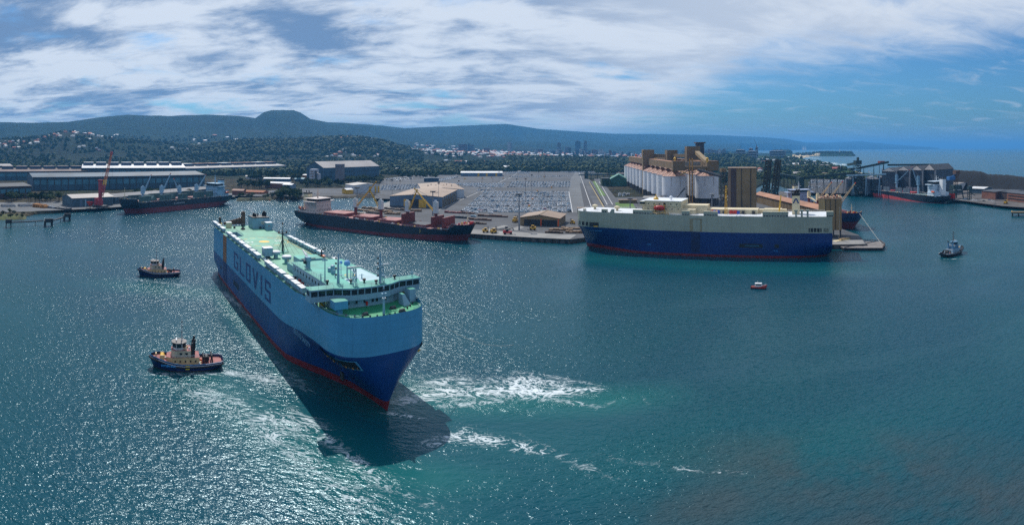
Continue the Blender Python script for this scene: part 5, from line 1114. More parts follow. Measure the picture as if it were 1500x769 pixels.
for pts in (((707, 337), (738, 330), (745, 331), (715, 339)), ((748, 336), (760, 331), (769, 332), (757, 337.5))):
    v = [at(px, py, WZ) for px, py in pts]; m.add([(p.x, p.y, WZ + .02) for p in v], [(0, 1, 2, 3)])
tag(m.build('apron_markings', concrete), kind='structure')
# safety fence strip beside the lanes: yellow barrier rail
root = thing('barrier_fence', 'long yellow barrier between the lanes and the grass strip', 'fence', at(880, 300, WZ)); q0 = at(880, 300, WZ)
m = MB(); pts = [at(885, 306, WZ), at(876, 290, WZ), at(868, 276, WZ), at(863, 267, WZ)]
for a, b_ in zip(pts[:-1], pts[1:]):
    a, b_ = a - q0, b_ - q0; d_ = (b_ - a); m.obox((a + b_) / 2, d_.length, 1.0, 0.1, 1.5, math.atan2(d_.y, d_.x), 0)
m.build('rail', [mat('faded_yellow', (.38, .29, .13), .7)], root)
m = MB()
for a, b_ in zip(pts[:-1], pts[1:]):
    a, b_ = a - q0, b_ - q0; d_ = (b_ - a); o_ = Vector((2.6, 0, 0)); m.obox((a + b_) / 2 + o_, d_.length, 1.2, 0, 2.6, math.atan2(d_.y, d_.x), 0)
m.build('dark_wall', [darkgrey], root)

def nth(n): return str(n) + ('th' if 10 <= n % 100 <= 20 else {1: 'st', 2: 'nd', 3: 'rd'}.get(n % 10, 'th'))

# ------------------------------------------------------------------ sheds and port buildings
def V2(p): return Vector((p[0], p[1]))
def shed(name, label, pa, pb, depth, h, mw, mr, rise=3.0, ridge='depth', group=None, z=WZ, cat='warehouse', over=.8, bands=0, skew=0.0):
    """pa, pb: pixels of the near-left and near-right base corners; depth in metres away from us"""
    A_, B_ = V2(at(*pa, z)), V2(at(*pb, z)); d = (B_ - A_); Lx = d.length; d /= Lx
    root = thing(name, label, cat, (A_.x, A_.y, z), math.atan2(d.y, d.x), group); D = depth
    m = MB()
    if ridge == 'depth':
        m.add([(0, 0, 0), (Lx, 0, 0), (Lx, 0, h), (Lx / 2, 0, h + rise), (0, 0, h), (0, D, 0), (Lx, D, 0), (Lx, D, h), (Lx / 2, D, h + rise), (0, D, h)], [(0, 1, 2, 3, 4), (6, 5, 9, 8, 7), (1, 6, 7, 2), (5, 0, 4, 9)], 0)
    else:
        m.add([(0, 0, 0), (Lx, 0, 0), (Lx, 0, h), (0, 0, h), (0, D, 0), (Lx, D, 0), (Lx, D, h), (0, D, h), (0, D / 2, h + rise), (Lx, D / 2, h + rise)], [(0, 1, 2, 3), (5, 4, 7, 6), (1, 5, 6, 9, 2), (4, 0, 3, 8, 7)], 0)
    m.build('wall', mw, root)
    m = MB(); o_ = over; e = .25
    if ridge == 'depth':
        r_ = rise * o_ / (Lx / 2)
        for (x0, z0, x1, z1) in ((-o_, h - r_, Lx / 2, h + rise), (Lx / 2, h + rise, Lx + o_, h - r_)):
            m.add([(x0, -o_, z0 + .02), (x1, -o_, z1 + .02), (x1, D + o_, z1 + .02), (x0, D + o_, z0 + .02), (x0, -o_, z0 + e), (x1, -o_, z1 + e), (x1, D + o_, z1 + e), (x0, D + o_, z0 + e)], [(0, 3, 2, 1), (4, 5, 6, 7), (0, 1, 5, 4), (2, 3, 7, 6), (3, 0, 4, 7)] + [(1, 2, 6, 5)])
    else:
        r_ = rise * o_ / (D / 2)
        for (y0, z0, y1, z1) in ((-o_, h - r_, D / 2, h + rise), (D / 2, h + rise, D + o_, h - r_)):
            m.add([(-o_, y0, z0 + .02), (Lx + o_, y0, z0 + .02), (Lx + o_, y1, z1 + .02), (-o_, y1, z1 + .02), (-o_, y0, z0 + e), (Lx + o_, y0, z0 + e), (Lx + o_, y1, z1 + e), (-o_, y1, z1 + e)], [(0, 3, 2, 1), (4, 5, 6, 7), (0, 1, 5, 4), (1, 2, 6, 5), (2, 3, 7, 6), (3, 0, 4, 7)])
    m.build('roof', mr, root)
    for k_ in range(bands):
        m = MB(); zz = h * (k_ + 1) / (bands + 1); n_ = int(Lx / 6)
        for i in range(n_): x = 2 + i * (Lx - 4) / n_; m.box(x, x + 3, -.08, .02, zz - .8, zz + .8)
        o = m.build('window_band', glass, root); o['kind'] = 'stuff'
    return root, Lx, D
def front(root, name, x0, x1, z0, z1, m_, off=.1, label=None):
    m = MB(); m.box(x0, x1, -off, .05, z0, z1); o = m.build(name, m_, root)
    if label: o['label'] = label
    return o
def sidewall(root, name, Lx, y0, y1, z0, z1, m_, off=.1):
    m = MB(); m.box(Lx - .05, Lx + off, y0, y1, z0, z1); return m.build(name, m_, root)
# the two tan-roofed sheds
r1, Lx, D = shed('transit_shed', 'large tan-roofed shed with yellow doors behind the dull red bulk carrier', (571, 303), (647.5, 305), 118, 13.6, wall_blue, roof_tan, 2.6)
front(r1, 'door', Lx * .27, Lx * .33, 0, 10.2, yellow); front(r1, 'doorway', Lx * .33, Lx * .56, 0, 10.2, black, .06); front(r1, 'door', Lx * .56, Lx * .70, 0, 10.2, yellow, .14)
front(r1, 'shed_sign', Lx * .845, Lx * .90, 2.5, 10.8, mat('sign_blue', (.02, .20, .50), .5), .12)
for i in range(8): sidewall(r1, 'doorway', Lx, 6 + i * 14, 14 + i * 14, 0, 9.5, black, .06); sidewall(r1, 'pillar', Lx, 2.5 + i * 14, 5.2 + i * 14, 0, 12.6, wall_tan, .5)
m = MB(); m.box(Lx * .30, Lx * .70, 60, 66, 15.4, 15.7); m.box(Lx * .62, Lx * .78, 44, 52, 15.0, 15.4); m.build('roof_patch', brownsteel, r1)
m = MB(); m.box(0, Lx, -.12, .05, .05, 1.6); m.build('plinth', darkgrey, r1)
r2, Lx, D = shed('transit_shed', 'second tan-roofed shed standing behind the one with yellow doors', (618, 290.5), (680, 290), 130, 12.6, wall_wh, roof_tan, 2.4)
for i in range(7): sidewall(r2, 'doorway', Lx, 10 + i * 16, 19 + i * 16, 0, 9, black, .06)
for i in range(7): m = MB(); m.lathe((Lx * (.2 + .1 * i), 60 + (i % 2) * 20, 14), [(.9, 0), (1.0, 1.4), (.2, 1.7)], 8); m.build('roof_vent', darkgrey, r2)
r3, Lx, D = shed('quay_warehouse', 'low tan warehouse with open black front on the wharf by the light mast', (762, 330), (819, 331.8), 36, 7.6, wall_tan, roof_tan, 3.0, over=1.2)
front(r3, 'doorway', Lx * .10, Lx * .53, 0, 5.9, black, .06); front(r3, 'doorway', Lx * .55, Lx * .95, 0, 5.9, black, .06); front(r3, 'pillar', Lx * .527, Lx * .553, 0, 6.6, orange, .3); front(r3, 'pillar', Lx * .965, Lx * .995, 0, 6.6, orange, .3)
for i in range(8): sidewall(r3, 'wall_panel', Lx, 1.5 + i * 4.2, 4.6 + i * 4.2, .3, 7.0, mat('tan_panel_dark', (.16, .11, .06), .7) if i % 2 else wall_brn, .08)
m = MB(); m.box(Lx * .5 - .7, Lx * .5 + .7, -1.2, D + 1.2, 10.75, 10.95); m.build('ridge_cap', wall_brn, r3)
r, Lx, D = shed('customs_shed', 'long low white-roofed shed with yellow doors at the back of the car terminal', (675, 258.3), (736, 258.3), 50, 9, wall_blue, roof_wh, 3, ridge='width')
for f_ in (.4, .6, .83): front(r, 'door', Lx * f_, Lx * (f_ + .045), 0, 8, yellow, .3)
r, Lx, D = shed('terminal_office', 'pale blue shed with dark doors beyond the car terminal', (797, 250.3), (831, 250.3), 50, 9, wall_blue, roof_wh, 2, ridge='width')
for f_ in (.45, .68, .93): front(r, 'door', Lx * f_, Lx * (f_ + .05), 0, 7, black, .3)
r, Lx, D = shed('dock_office', 'dark blue flat office with a glass front left of the white-roofed shed', (621, 266.5), (643, 266.5), 22, 8, mat('office_blue', (.015, .05, .10), .4), wall_steel, .6)
r, Lx, D = shed('white_shed', 'white shed with yellow doors below the steel-blue works', (519, 283.5), (556, 282), 36, 13, wall_wh, roof_lt, 2.5)
for f_ in (.58, .80, .92): front(r, 'door', Lx * f_, Lx * (f_ + .07), 0, 11, yellow, .3)
r, Lx, D = shed('works_hall', 'blue hall with two window bands and a pale ridged roof beside the grey tower', (474, 266), (555.5, 261.5), 60, 30, wall_steel, roof_lt, 13, ridge='width', bands=2, cat='hall')
for i in range(12): m = MB(); m.box(Lx * i / 12, Lx * i / 12 + .5, -.2, .05, 0, 30); m.build('pillar', wall_blue, r)
A_ = at(491, 268.5, WZ); r = thing('stair_tower', 'grey square tower in front of the blue hall with window bands', 'tower', A_, math.atan2(-.05, 1)); m = MB(); m.box(0, 15.5, 0, 15, 0, 40); m.build('wall', mat('grey_violet_concrete', (.15, .145, .17), .8, .15, .05), r)
for k_ in range(1, 9): m = MB(); m.box(-.12, 15.62, -.12, 15.1, k_ * 4.4 - .3, k_ * 4.4); m.build('floor_band', conc_dk, r)
A_ = at(453.5, 268, WZ); r = thing('control_building', 'white five-storey block with a dark chute left of the grey tower', 'building', A_); m = MB(); m.box(0, 14, 0, 18, 0, 29); m.box(-6, 3, -6, 0, 0, 9); m.box(14, 19, 3, 16, 0, 19); w_o = m.build('wall', mat('pale_violet_wall', (.38, .40, .47), .7, .08, .1), r)
for k_ in range(4): m = MB(); m.box(2, 9, -.1, .05, 7 + k_ * 5.4, 9 + k_ * 5.4); m.build('window', mat('ochre_glass', (.2, .14, .08), .4), w_o)
m = MB(); m.lattice((17, -6, 0), (15, -3, 26), 2.4, 8, .5); m.tube((12, -2, 24), (22, -5, 20), .9, n=5); m.build('chute', black, r)
# steelworks halls on the left
def hall(label, pa, pb, depth, h, mw, mr, rise, n_bays, mon=None, skyl=False):
    r, Lx, D = shed('works_hall', label, pa, pb, depth, h, mw, mr, rise, ridge='width', cat='hall', group='long halls of the steelworks')
    for i in range(n_bays):
        m = MB(); x = Lx * i / n_bays; m.box(x, x + 1.3, -.7, .05, 0, h); m.build('pillar', darkgrey, r)
        m = MB(); m.box(x + 1.6, Lx * (i + 1) / n_bays - .6, -.25, .05, h * .42, h * .80); m.build('wall_panel', mat('panel_teal', (.055, .17, .24), .6, .2, .05, streak=.3), r)
    m = MB(); m.box(0, Lx, -.9, .05, h * .82, h * .88); m.build('gutter', black, r)
    if mon:
        for i in range(mon):
            x0 = Lx * (i + .08) / mon; x1 = Lx * (i + .86) / mon; m = MB()
            m.box(x0, x1, D * .34, D * .66, h + rise * .5, h + rise + 5, 0, 1 if not skyl or i % 3 else 2); m.build('roof_monitor', [mat('monitor_navy', (.02, .05, .10), .6), mr if not skyl else roof_org, roof_wh], r)
    return r, Lx
hall('long teal works hall with dark pillars behind the far left berth', (48, 279), (300, 273.5), 90, 23, wall_steel, mat('dark_blue_roof', (.05, .085, .12), .65, .3, .02, corr=2), 5, 26)
hall('long works hall with pale roof monitors ending among the trees', (215, 259), (419, 251.5), 110, 19, wall_blue, mat('mid_grey_roof', (.22, .21, .21), .6, .15, .02, corr=3), 6, 16, mon=11, skyl=True)
hall('blue-grey hall with white skylight ridges behind the teal hall', (120, 263), (272, 262.5), 100, 27, wall_steel, roof_wh, 7, 14, mon=8)
hall('far left low hall with rust-brown roof bands', (-40, 264), (150, 263), 130, 20, wall_steel, mat('rust_brown_roof', (.12, .075, .06), .7, .3, .02), 5, 12, mon=9)
hall('dim hall at the left edge with white roof end', (-60, 256), (18, 255.5), 90, 24, mat('dim_brown_wall', (.07, .05, .05), .8), roof_lt, 4, 6)
hall('dark red-brown low works block at the left edge', (-40, 292), (46, 289), 60, 17, mat('rust_brown_wall', (.075, .045, .04), .8, .3, .05), mat('dark_roof', (.05, .055, .06), .7), 3, 9)
for k_, (a, b_) in enumerate((((108, 273), (150, 272.5)), ((232, 262), (250, 262)))):
    pass
r, Lx, D = shed('berth_shed', 'grey-blue berth shed with a pale roof beside the red harbour crane', (106, 303.5), (166, 300.5), 34, 11, mat('slate_blue_wall', (.04, .09, .13), .6, .15, .1), roof_lt, 3.4, ridge='width')
front(r, 'door', Lx * .18, Lx * .24, 0, 9, wall_blue, .2); front(r, 'door', Lx * .30, Lx * .33, 0, 9, skyblue, .2)
r, Lx, D = shed('berth_shed', 'very long flat grey-roofed shed behind the far left bulk carrier', (168, 299), (312, 284), 40, 9, wall_steel, mat('flat_grey_roof', (.17, .17, .175), .8, .2, .02), 1.5, ridge='width')
for i, (a, b_, dd, hh, mw_, mr_, lb) in enumerate((((388, 275), (422, 276.5), 26, 9, wall_red, roof_wh, 'brick-red shed with pale blue-white roof behind the mangroves'), ((414, 278), (427, 278.5), 18, 9, wall_blue, roof_wh, 'small pale blue shed right of the brick-red shed'), ((386, 267), (424, 267.5), 22, 8, wall_steel, roof_wh, 'long white-roofed shed among trees behind the brick-red shed'), ((443, 262), (456, 262.5), 16, 9, mat('orange_wall', (.35, .14, .04), .6), roof_wh, 'small orange shed left of the white five-storey block'),
        ((340, 285.5), (356, 286), 14, 7, wall_red, mat('rust_roof', (.2, .08, .05), .7), 'small rust-red shed at the shore right of the far left bulk carrier'), ((356, 283.5), (385, 284.5), 26, 3, mat('ore_red', (.25, .09, .04), .9), mat('ore_red2', (.30, .11, .05), .9), 'low rust-orange stockpile shelter behind the shore trees'), ((432, 266), (446, 266), 14, 6, wall_steel, mat('cyan_roof', (.12, .32, .40), .6), 'cyan-roofed hut among the sheds left of the grey tower'), ((360, 262), (385, 262), 18, 6, wall_wh, roof_lt, 'pale hut row under the trees at the end of the long hall'),
        ((572, 250), (585, 250), 20, 7, wall_steel, roof_wh, 'pale-roofed hut right of the blue hall'), ((508, 284.5), (517, 284), 14, 7, yellow, roof_wh, 'little yellow and white hut left of the white shed'))):
    shed('storage_shed', lb, a, b_, dd, hh, mw_, mr_, 1.8, ridge='width')
# pipe stacks and stores on the left yard
for k_, (a, b_, m_, lb) in enumerate((((4, 303.5), (25, 303), white, 'row of stacked pipes with white ends, leftmost on the yard'), ((29, 303), (50, 302.5), white, 'row of stacked pipes with white ends beside the timber stack'))):
    A_, B_ = at(*a, WZ), at(*b_, WZ); d_ = B_ - A_; r = thing('pipe_stack', lb, 'pipe stack', A_, math.atan2(d_.y, d_.x)); n_ = int(d_.length / 1.5)
    m = MB()
    for lv_ in range(2):
        for i in range(n_ - lv_): m.tube((i * 1.5 + .75 * lv_, 0, .7 + lv_ * 1.25), (i * 1.5 + .75 * lv_, 12, .7 + lv_ * 1.25), .68, n=7, m=0); m.tube((i * 1.5 + .75 * lv_, -.06, .7 + lv_ * 1.25), (i * 1.5 + .75 * lv_, .0, .7 + lv_ * 1.25), .5, n=7, m=1)
    o = m.build('pipes', [darkgrey, m_], r); o['kind'] = 'stuff'
def stack(label, p, lx, ly, h, m_, ang=0, n=5, name='timber_stack', cat='timber stack', group=None):
    A_ = at(*p, WZ); r = thing(name, label, cat, A_, ang, group); rg = random.Random(label + str(p))
    for i in range(n):
        m = MB(); x = -lx / 2 + lx * i / n; hh = h * (.6 + .5 * rg.random()); k_ = max(2, int(hh / .5))
        for q in range(k_): m.box(x, x + lx / n - .5, -ly / 2 + rg.random() * .4, ly / 2 - rg.random() * .4, q * hh / k_ + .02, (q + 1) * hh / k_ - .08)
        m.build('bundle', m_, r)
    return r
stack('orange stack of long timber on the left yard', (60, 304), 22, 8, 4.5, mat('orange_timber', (.42, .19, .05), .8, .3, .3), .1, 6)
stack('low dark stack of steel beside the orange timber', (77, 305), 14, 7, 2.6, grey, .1, 4, 'steel_stack', 'steel stack')
stack('dark steel bundles below the berth shed', (92, 306.5), 24, 7, 2.2, darkgrey, .1, 6, 'steel_stack', 'steel stack')
stg = 'timber stacked on the wharf behind the dull red bulk carrier'
for k_, (px, py, lx, ly) in enumerate(((505, 311, 26, 7), (520, 313.5, 22, 6), (538, 309.5, 24, 7), (548, 313, 20, 6), (562, 310.5, 22, 7), (575, 314, 18, 6), (592, 308.5, 24, 5), (606, 309.5, 20, 5), (545, 306.5, 26, 5), (574, 306.7, 20, 4))):
    stack('brown timber stack on the wharf behind the bulk carrier cranes', (px, py), lx, ly, 2.6, timber if k_ % 3 else mat('grey_timber', (.16, .13, .11), .9, .3, .4), -.35 + .08 * (k_ % 3), 6, group=stg)
for k_, (px, py, lx, ly, m_, lb) in enumerate(((664, 312, 20, 6, rustred, 'stack of rust-red plates right of the shed with yellow doors'), (684, 313, 18, 5, brownsteel, 'brown steel bundle at the front left of the parked cars'), (722, 317.5, 34, 4, brownsteel, 'long dark steel bundle in front of the parked cars'), (704, 322.5, 24, 4, brownsteel, 'dark steel bundle near the bow of the dull red bulk carrier'), (676, 319.5, 20, 5, darkgrey, 'grey steel bundle beside the open hatch cover'),
        (822, 337.5, 22, 5, timber, 'brown timber stack right of the quay warehouse corner'), (838, 335.5, 20, 5, timber, 'brown timber stack nearest the cream and navy bow'), (842, 341, 16, 5, timber, 'timber stack at the quay edge beside the cream and navy bow'), (812, 341.5, 16, 4, mat('dark_timber', (.10, .07, .05), .9), 'dark timber stack at the quay edge below the warehouse'), (700, 345.0 - 17, 18, 4, mat('dark_timber', (.10, .07, .05), .9), 'dark timber stack beside the forklifts'))):
    stack(lb, (px, py), lx, ly, 2.2, m_, -.30, 5)
# vehicles on the quay
def wheels(m, xs, y, r_, mi):
    for x in xs:
        for s_ in (-1, 1): m.tube((x, s_ * (y - .35), r_), (x, s_ * y, r_), r_, n=10, m=mi)
def forklift(label, p, ang, body, s=1.0):
    r = thing('forklift', label, 'forklift', at(*p, WZ), ang); r.scale = (s, s, s)
    m = MB(); m.box(-2.6, 1.2, -1.2, 1.2, .7, 2.0, 0); m.box(-2.8, -1.6, -1.15, 1.15, .8, 2.5, 0); m.build('body', body, r)
    m = MB(); m.box(-1.4, .6, -1.0, 1.0, 3.3, 3.45, 0)
    for x in (-1.35, .5):
        for y in (-.95, .95): m.tube((x, y, 2), (x, y, 3.3), .08, n=4, m=0)
    m.box(-1.2, .3, -.8, .8, 2.0, 3.2, 1); m.build('cab', [body, glass], r)
    m = MB(); m.box(1.4, 1.7, -.9, -.65, .2, 4.6); m.box(1.4, 1.7, .65, .9, .2, 4.6); m.box(1.4, 1.7, -.9, .9, 4.3, 4.5); m.build('lift_mast', black, r)
    m = MB(); m.box(1.7, 3.6, -.7, -.45, .2, .35); m.box(1.7, 3.6, .45, .7, .2, .35); m.build('fork', black, r)
    for x in (-1.9, .8):
        for s_ in (-1, 1): m = MB(); m.tube((x, s_ * .9, .65), (x, s_ * 1.35, .65), .65, n=10); m.build('wheel', black, r)
    return r
forklift('yellow forklift nearest the bulk carrier bow', (712, 340.5), .2, yellow, 1.15); forklift('yellow forklift between the other yellow one and the red loader', (724, 341.5), .5, yellow, 1.2); forklift('yellow forklift alone in front of the quay warehouse', (779.5, 337), 2.9, yellow, 1.25); forklift('yellow forklift with raised mast by the parked cars and warehouse', (755, 325.5), 1.2, yellow, 1.5); forklift('yellow forklift at the right corner of the quay warehouse', (838, 328), 2.2, yellow, 1.1)
r = thing('reach_stacker', 'red reach stacker with a dark boom on the quay edge', 'reach stacker', at(744, 343, WZ), .15)
m = MB(); m.box(-4, 3.4, -1.6, 1.6, .9, 2.4, 0); m.box(-4.2, -2, -1.5, 1.5, 1.0, 3.3, 0); m.build('body', red, r); m = MB(); m.box(-1.8, .2, -.9, .9, 2.4, 4.0, 0); m.build('cab', glass, r)
m = MB(); m.tube((-3.4, 0, 3.4), (4.6, 0, 5.6), .55, .4, 5); m.tube((0, .8, 2.2), (2, .3, 4.8), .2, n=5); m.box(4.2, 5.0, -2.6, 2.6, 3.9, 4.5); m.build('boom', black, r)
for x in (-2.7, 2.4):
    for s_ in (-1, 1): m = MB(); m.tube((x, s_ * 1.2, .95), (x, s_ * 1.9, .95), .95, n=10); m.build('wheel', black, r)
r = thing('flatbed_truck', 'dark flatbed trailer standing behind the red reach stacker', 'truck', at(731, 337.5, WZ), .12)
m = MB(); m.box(-8, 5, -1.3, 1.3, 1.1, 1.5); m.build('bed', black, r); m = MB(); m.box(5.4, 7.8, -1.25, 1.25, 1.0, 3.4); m.build('cab', darkgrey, r); m = MB(); m.box(7.7, 7.86, -1.1, 1.1, 2.2, 3.2); m.build('windscreen', glass, r)
for x in (-6.6, -5.2, 4, 6.6):
    for s_ in (-1, 1): m = MB(); m.tube((x, s_ * .85, .55), (x, s_ * 1.3, .55), .55, n=8); m.build('wheel', black, r)
def coach(label, p, ang, m_):
    r = thing('van', label, 'van', at(*p, WZ), ang); m = MB(); m.add([(-2.7, -1, .4), (2.8, -1, .4), (2.8, -1, 1.1), (1.9, -1, 1.9), (-2.7, -1, 2.1), (-2.7, 1, .4), (2.8, 1, .4), (2.8, 1, 1.1), (1.9, 1, 1.9), (-2.7, 1, 2.1)], [(0, 1, 2, 3, 4), (9, 8, 7, 6, 5), (1, 6, 7, 2), (3, 8, 9, 4), (4, 9, 5, 0), (2, 7, 8, 3)]); m.build('body', m_, r)
    m = MB(); m.box(-2, 1.7, -1.03, 1.03, 1.25, 1.75); m.build('window', glass, r)
    m = MB(); wheels(m, (-1.8, 1.9), 1.0, .4, 0); o = m.build('wheels', black, r); o['kind'] = 'stuff'
coach('pale blue van parked between the steel bundles and the parked cars', (693.5, 318), -.2, skyblue); coach('white van left of the pale blue van', (697, 312.5), -.2, white); coach('white van at the front left corner of the parked cars', (719, 312.8), -.2, white)

# ------------------------------------------------------------------ light masts
def lmast(label, px, py, top, w_=.35, head='ring', m_=grey, group='tall lighting masts of the port'):
    p = at(px, py, WZ); h = zof(p, top) - WZ; r = thing('lighting_mast', label, 'light mast', p, 0, group)
    m = MB(); m.tube((0, 0, 0), (0, 0, h), w_, w_ * .55, 6); m.build('pole', m_, r)
    m = MB(); k_ = max(1.3, w_ * 3.4); m.box(-k_, k_, -k_ * .5, k_ * .5, h - .2, h + .5)
    for x in (-1, -.3, .4, 1): m.box(x * k_ * .8 - .3, x * k_ * .8 + .3, -k_ * .8, k_ * .8, h - .9, h - .2)
    m.build('lamp_head', darkgrey if m_ is grey else brownsteel, r)
lmast('thick grey lighting mast in front of the quay warehouse', 760.5, 337, 284.5, .8)
lmast('thick grey lighting mast in front of the shed with yellow doors', 634, 316, 280.5, .8); lmast('thick dark lighting mast at the stern of the dull red bulk carrier', 523, 310, 275, .8); lmast('dark lighting mast behind the cream and navy deck', 923, 312, 291, .8)
lm_px = sorted((642.5, 672, 574.5, 706, 722, 731, 770, 779, 789, 798, 741, 757, 566.5, 602.5, 626.5, 586))
for px, py, tp in ((642.5, 305, 268), (672, 286, 264.5), (574.5, 300, 263), (706, 270, 254), (722, 270, 255), (731, 268, 252), (770, 296, 262), (779, 290, 256), (789, 262, 252), (798, 262, 250), (741, 258, 246), (757, 285, 262), (566.5, 276, 263), (602.5, 274, 262), (626.5, 272, 262), (586, 280, 264)):
    lmast(f'thin lighting mast, {nth(lm_px.index(px) + 1)} from the left among the parked cars and sheds', px, py, tp, .3, m_=grey if px % 2 else brownsteel)
for px, py in ((681, 262.5), (707, 262), (720, 260.5), (737, 262), (797, 259.5), (808, 275.5), (787, 281), (780, 293.5), (775, 303.5)):
    p = at(px, py, WZ); r = thing('bay_marker', 'small orange bay marker cabin in the car terminal', 'marker', p, 0, 'orange marker cabins between the parked cars'); m = MB(); m.box(-1.3, 1.3, -1, 1, 0, 2.6); m.build('cabin', yellow, r); m = MB(); m.box(-1.5, 1.5, -1.2, 1.2, 2.6, 2.8); m.build('roof', orange, r)

# ------------------------------------------------------------------ parked cars
def car_mesh(name, paint):
    m = MB(); L, W, H = 4.7, 1.85, 1.5
    def pr(prof, w0, w1, mi, mtop=None):
        n = len(prof); v = [(x, -w0 if z < 1 else -w1, z) for x, z in prof] + [(x, w0 if z < 1 else w1, z) for x, z in prof]
        m.add(v, [tuple(range(n))], mi); m.add(v, [tuple(range(n, 2 * n))[::-1]], mi)
        for i in range(n): m.add([v[i], v[(i + 1) % n], v[n + (i + 1) % n], v[n + i]], [(3, 2, 1, 0)], mi)
    pr([(-2.35, .25), (2.35, .25), (2.4, .62), (2.1, .84), (1.1, .95), (-2.1, .98), (-2.38, .8)], .92, .92, 0)
    pr([(-2.0, .93), (1.15, .93), (.35, 1.42), (-1.6, 1.44)], .86, .70, 1)
    m.box(-1.55, .32, -.72, .72, 1.43, 1.49, 0)
    wheels(m, (-1.45, 1.45), .94, .33, 2); o = m.build(name, [paint, glass, black]); return o
cars = {}
for k_, (nm, c_) in enumerate((('white', (.80, .82, .85)), ('silver blue', (.42, .55, .66)), ('blue', (.06, .20, .36)), ('dark grey', (.035, .045, .06)), ('red', (.38, .02, .02)))):
    pm = mat('car_paint_' + nm.replace(' ', '_'), c_, .28, .03, .2); o = car_mesh('parked_car', pm); cars[nm] = o.data; bpy.data.objects.remove(o)
lot = [V2(at(674, 310.5, WZ)), V2(at(838, 310.5, WZ)), V2(at(833, 281, WZ)), V2(at(709, 281, WZ))]
rg = random.Random(3); slots = []
nrow = 38
rowl = []
for i in range(nrow):
    q = ((i // 2) * 2 + (i % 2) * .62 + 1.6 * (i // 8)) / (nrow - 1 + 1.6 * 4); a = lot[0].lerp(lot[3], q); b_ = lot[1].lerp(lot[2], q); n_ = int((b_ - a).length / 5.9)
    for j in range(n_):
        p = a.lerp(b_, (j + .5) / n_); slots.append((p.x + rg.uniform(-.35, .35), p.y + rg.uniform(-.3, .3), math.atan2((b_ - a).y, (b_ - a).x), i, j))
def pick(): 
    t_ = rg.random(); return 'white' if t_ < .66 else ('silver blue' if t_ < .84 else ('blue' if t_ < .9 else 'dark grey'))
slots = [q for q in slots if rg.random() > .04]
reds = {41: 'small red car in the second row of the big block', 96: 'bright red car among the front rows of the big block'}
LBL = {'white': 'white car parked in the front rows of the big car block', 'silver blue': 'silver car parked in the front rows of the big car block', 'blue': 'blue car parked in the front rows of the big car block', 'dark grey': 'dark grey car parked in the front rows of the big car block'}
def joined(name, items, label, lib=cars, key=None):
    """many copies in one mesh: items of (mesh, x, y, z, angle, scale)"""
    by = {}
    for it in items: by.setdefault(it[0].name, []).append(it)
    vs, fs, ms, mats_, off = [], [], [], [], 0
    for nm, its in by.items():
        me = its[0][0]; n = len(me.vertices); co = np.empty(n * 3, np.float32); me.vertices.foreach_get('co', co); co = co.reshape(-1, 3)
        me.calc_loop_triangles(); tn = len(me.loop_triangles); tv = np.empty(tn * 3, np.int32); me.loop_triangles.foreach_get('vertices', tv); tv = tv.reshape(-1, 3)
        mi = np.empty(tn, np.int32); me.loop_triangles.foreach_get('material_index', mi); mo = len(mats_); mats_ += list(me.materials)
        P = np.array([[i[1], i[2], i[3], i[4], i[5]] for i in its], np.float32); c, s = np.cos(P[:, 3]), np.sin(P[:, 3])
        xx = (co[None, :, 0] * c[:, None] - co[None, :, 1] * s[:, None]) * P[:, 4:5] + P[:, 0:1]; yy = (co[None, :, 0] * s[:, None] + co[None, :, 1] * c[:, None]) * P[:, 4:5] + P[:, 1:2]; zz = co[None, :, 2] * P[:, 4:5] + P[:, 2:3]
        vs.append(np.stack([xx, yy, zz], -1).reshape(-1, 3)); fs.append((tv[None] + (np.arange(len(its)) * n)[:, None, None]).reshape(-1, 3) + off); ms.append(np.tile(mi + mo, len(its))); off += n * len(its)
    o = np_mesh(name, np.concatenate(vs), np.concatenate(fs), mats_, midx=np.concatenate(ms)); return tag(o, label, kind='stuff')
def nth_(n): return str(n) + ('th' if 10 <= n % 100 <= 20 else {1: 'st', 2: 'nd', 3: 'rd'}.get(n % 10, 'th'))
for k_, (x, y, a, ri, ci) in enumerate(slots[:296]):
    c_ = 'red' if k_ in reds else pick(); o = inst(cars[c_], 'parked_car', None, (x, y, WZ + .12), a + (PI if rg.random() < .5 else 0), (1.08, 1.05, rg.choice((1.0, 1.0, 1.15, 1.3))))
    tag(o, reds.get(k_, f'{c_} car, {nth(ci + 1)} from left in row {ri + 1} of the big car block'), 'car', 'cars parked in the car terminal')
rest = [(cars[pick()], x, y, WZ + .12, a, 1.0) for x, y, a, ri, ci in slots[296:]]
def block(tl, tr_, br, bl, pitch=8.5, dens=1.0, along=5.9):
    q = [V2(at(*p, WZ)) for p in (bl, br, tr_, tl)]; n_ = max(1, int((q[3] - q[0]).length / pitch))
    for i in range(n_ + 1):
        a = q[0].lerp(q[3], i / max(1, n_)); b_ = q[1].lerp(q[2], i / max(1, n_)); k_ = max(1, int((b_ - a).length / along))
        for j in range(k_):
            if rg.random() < dens: p = a.lerp(b_, (j + .5) / k_); rest.append((cars[pick()], p.x, p.y, WZ + .13, math.atan2((b_ - a).y, (b_ - a).x), 1.0))
block((748, 266.5), (836, 266.5), (836, 274), (742, 274.5)); block((640, 268.5), (741, 269), (736, 274.5), (699, 274.5), dens=.95); block((560, 272), (612, 270.5), (609, 277), (556, 279)); block((598, 279), (615, 278), (612, 282), (590, 283.5)); block((699, 277.5), (726, 277.5), (724, 279.5), (697, 279.5)); block((700, 268), (706, 268), (706, 275), (701, 275))
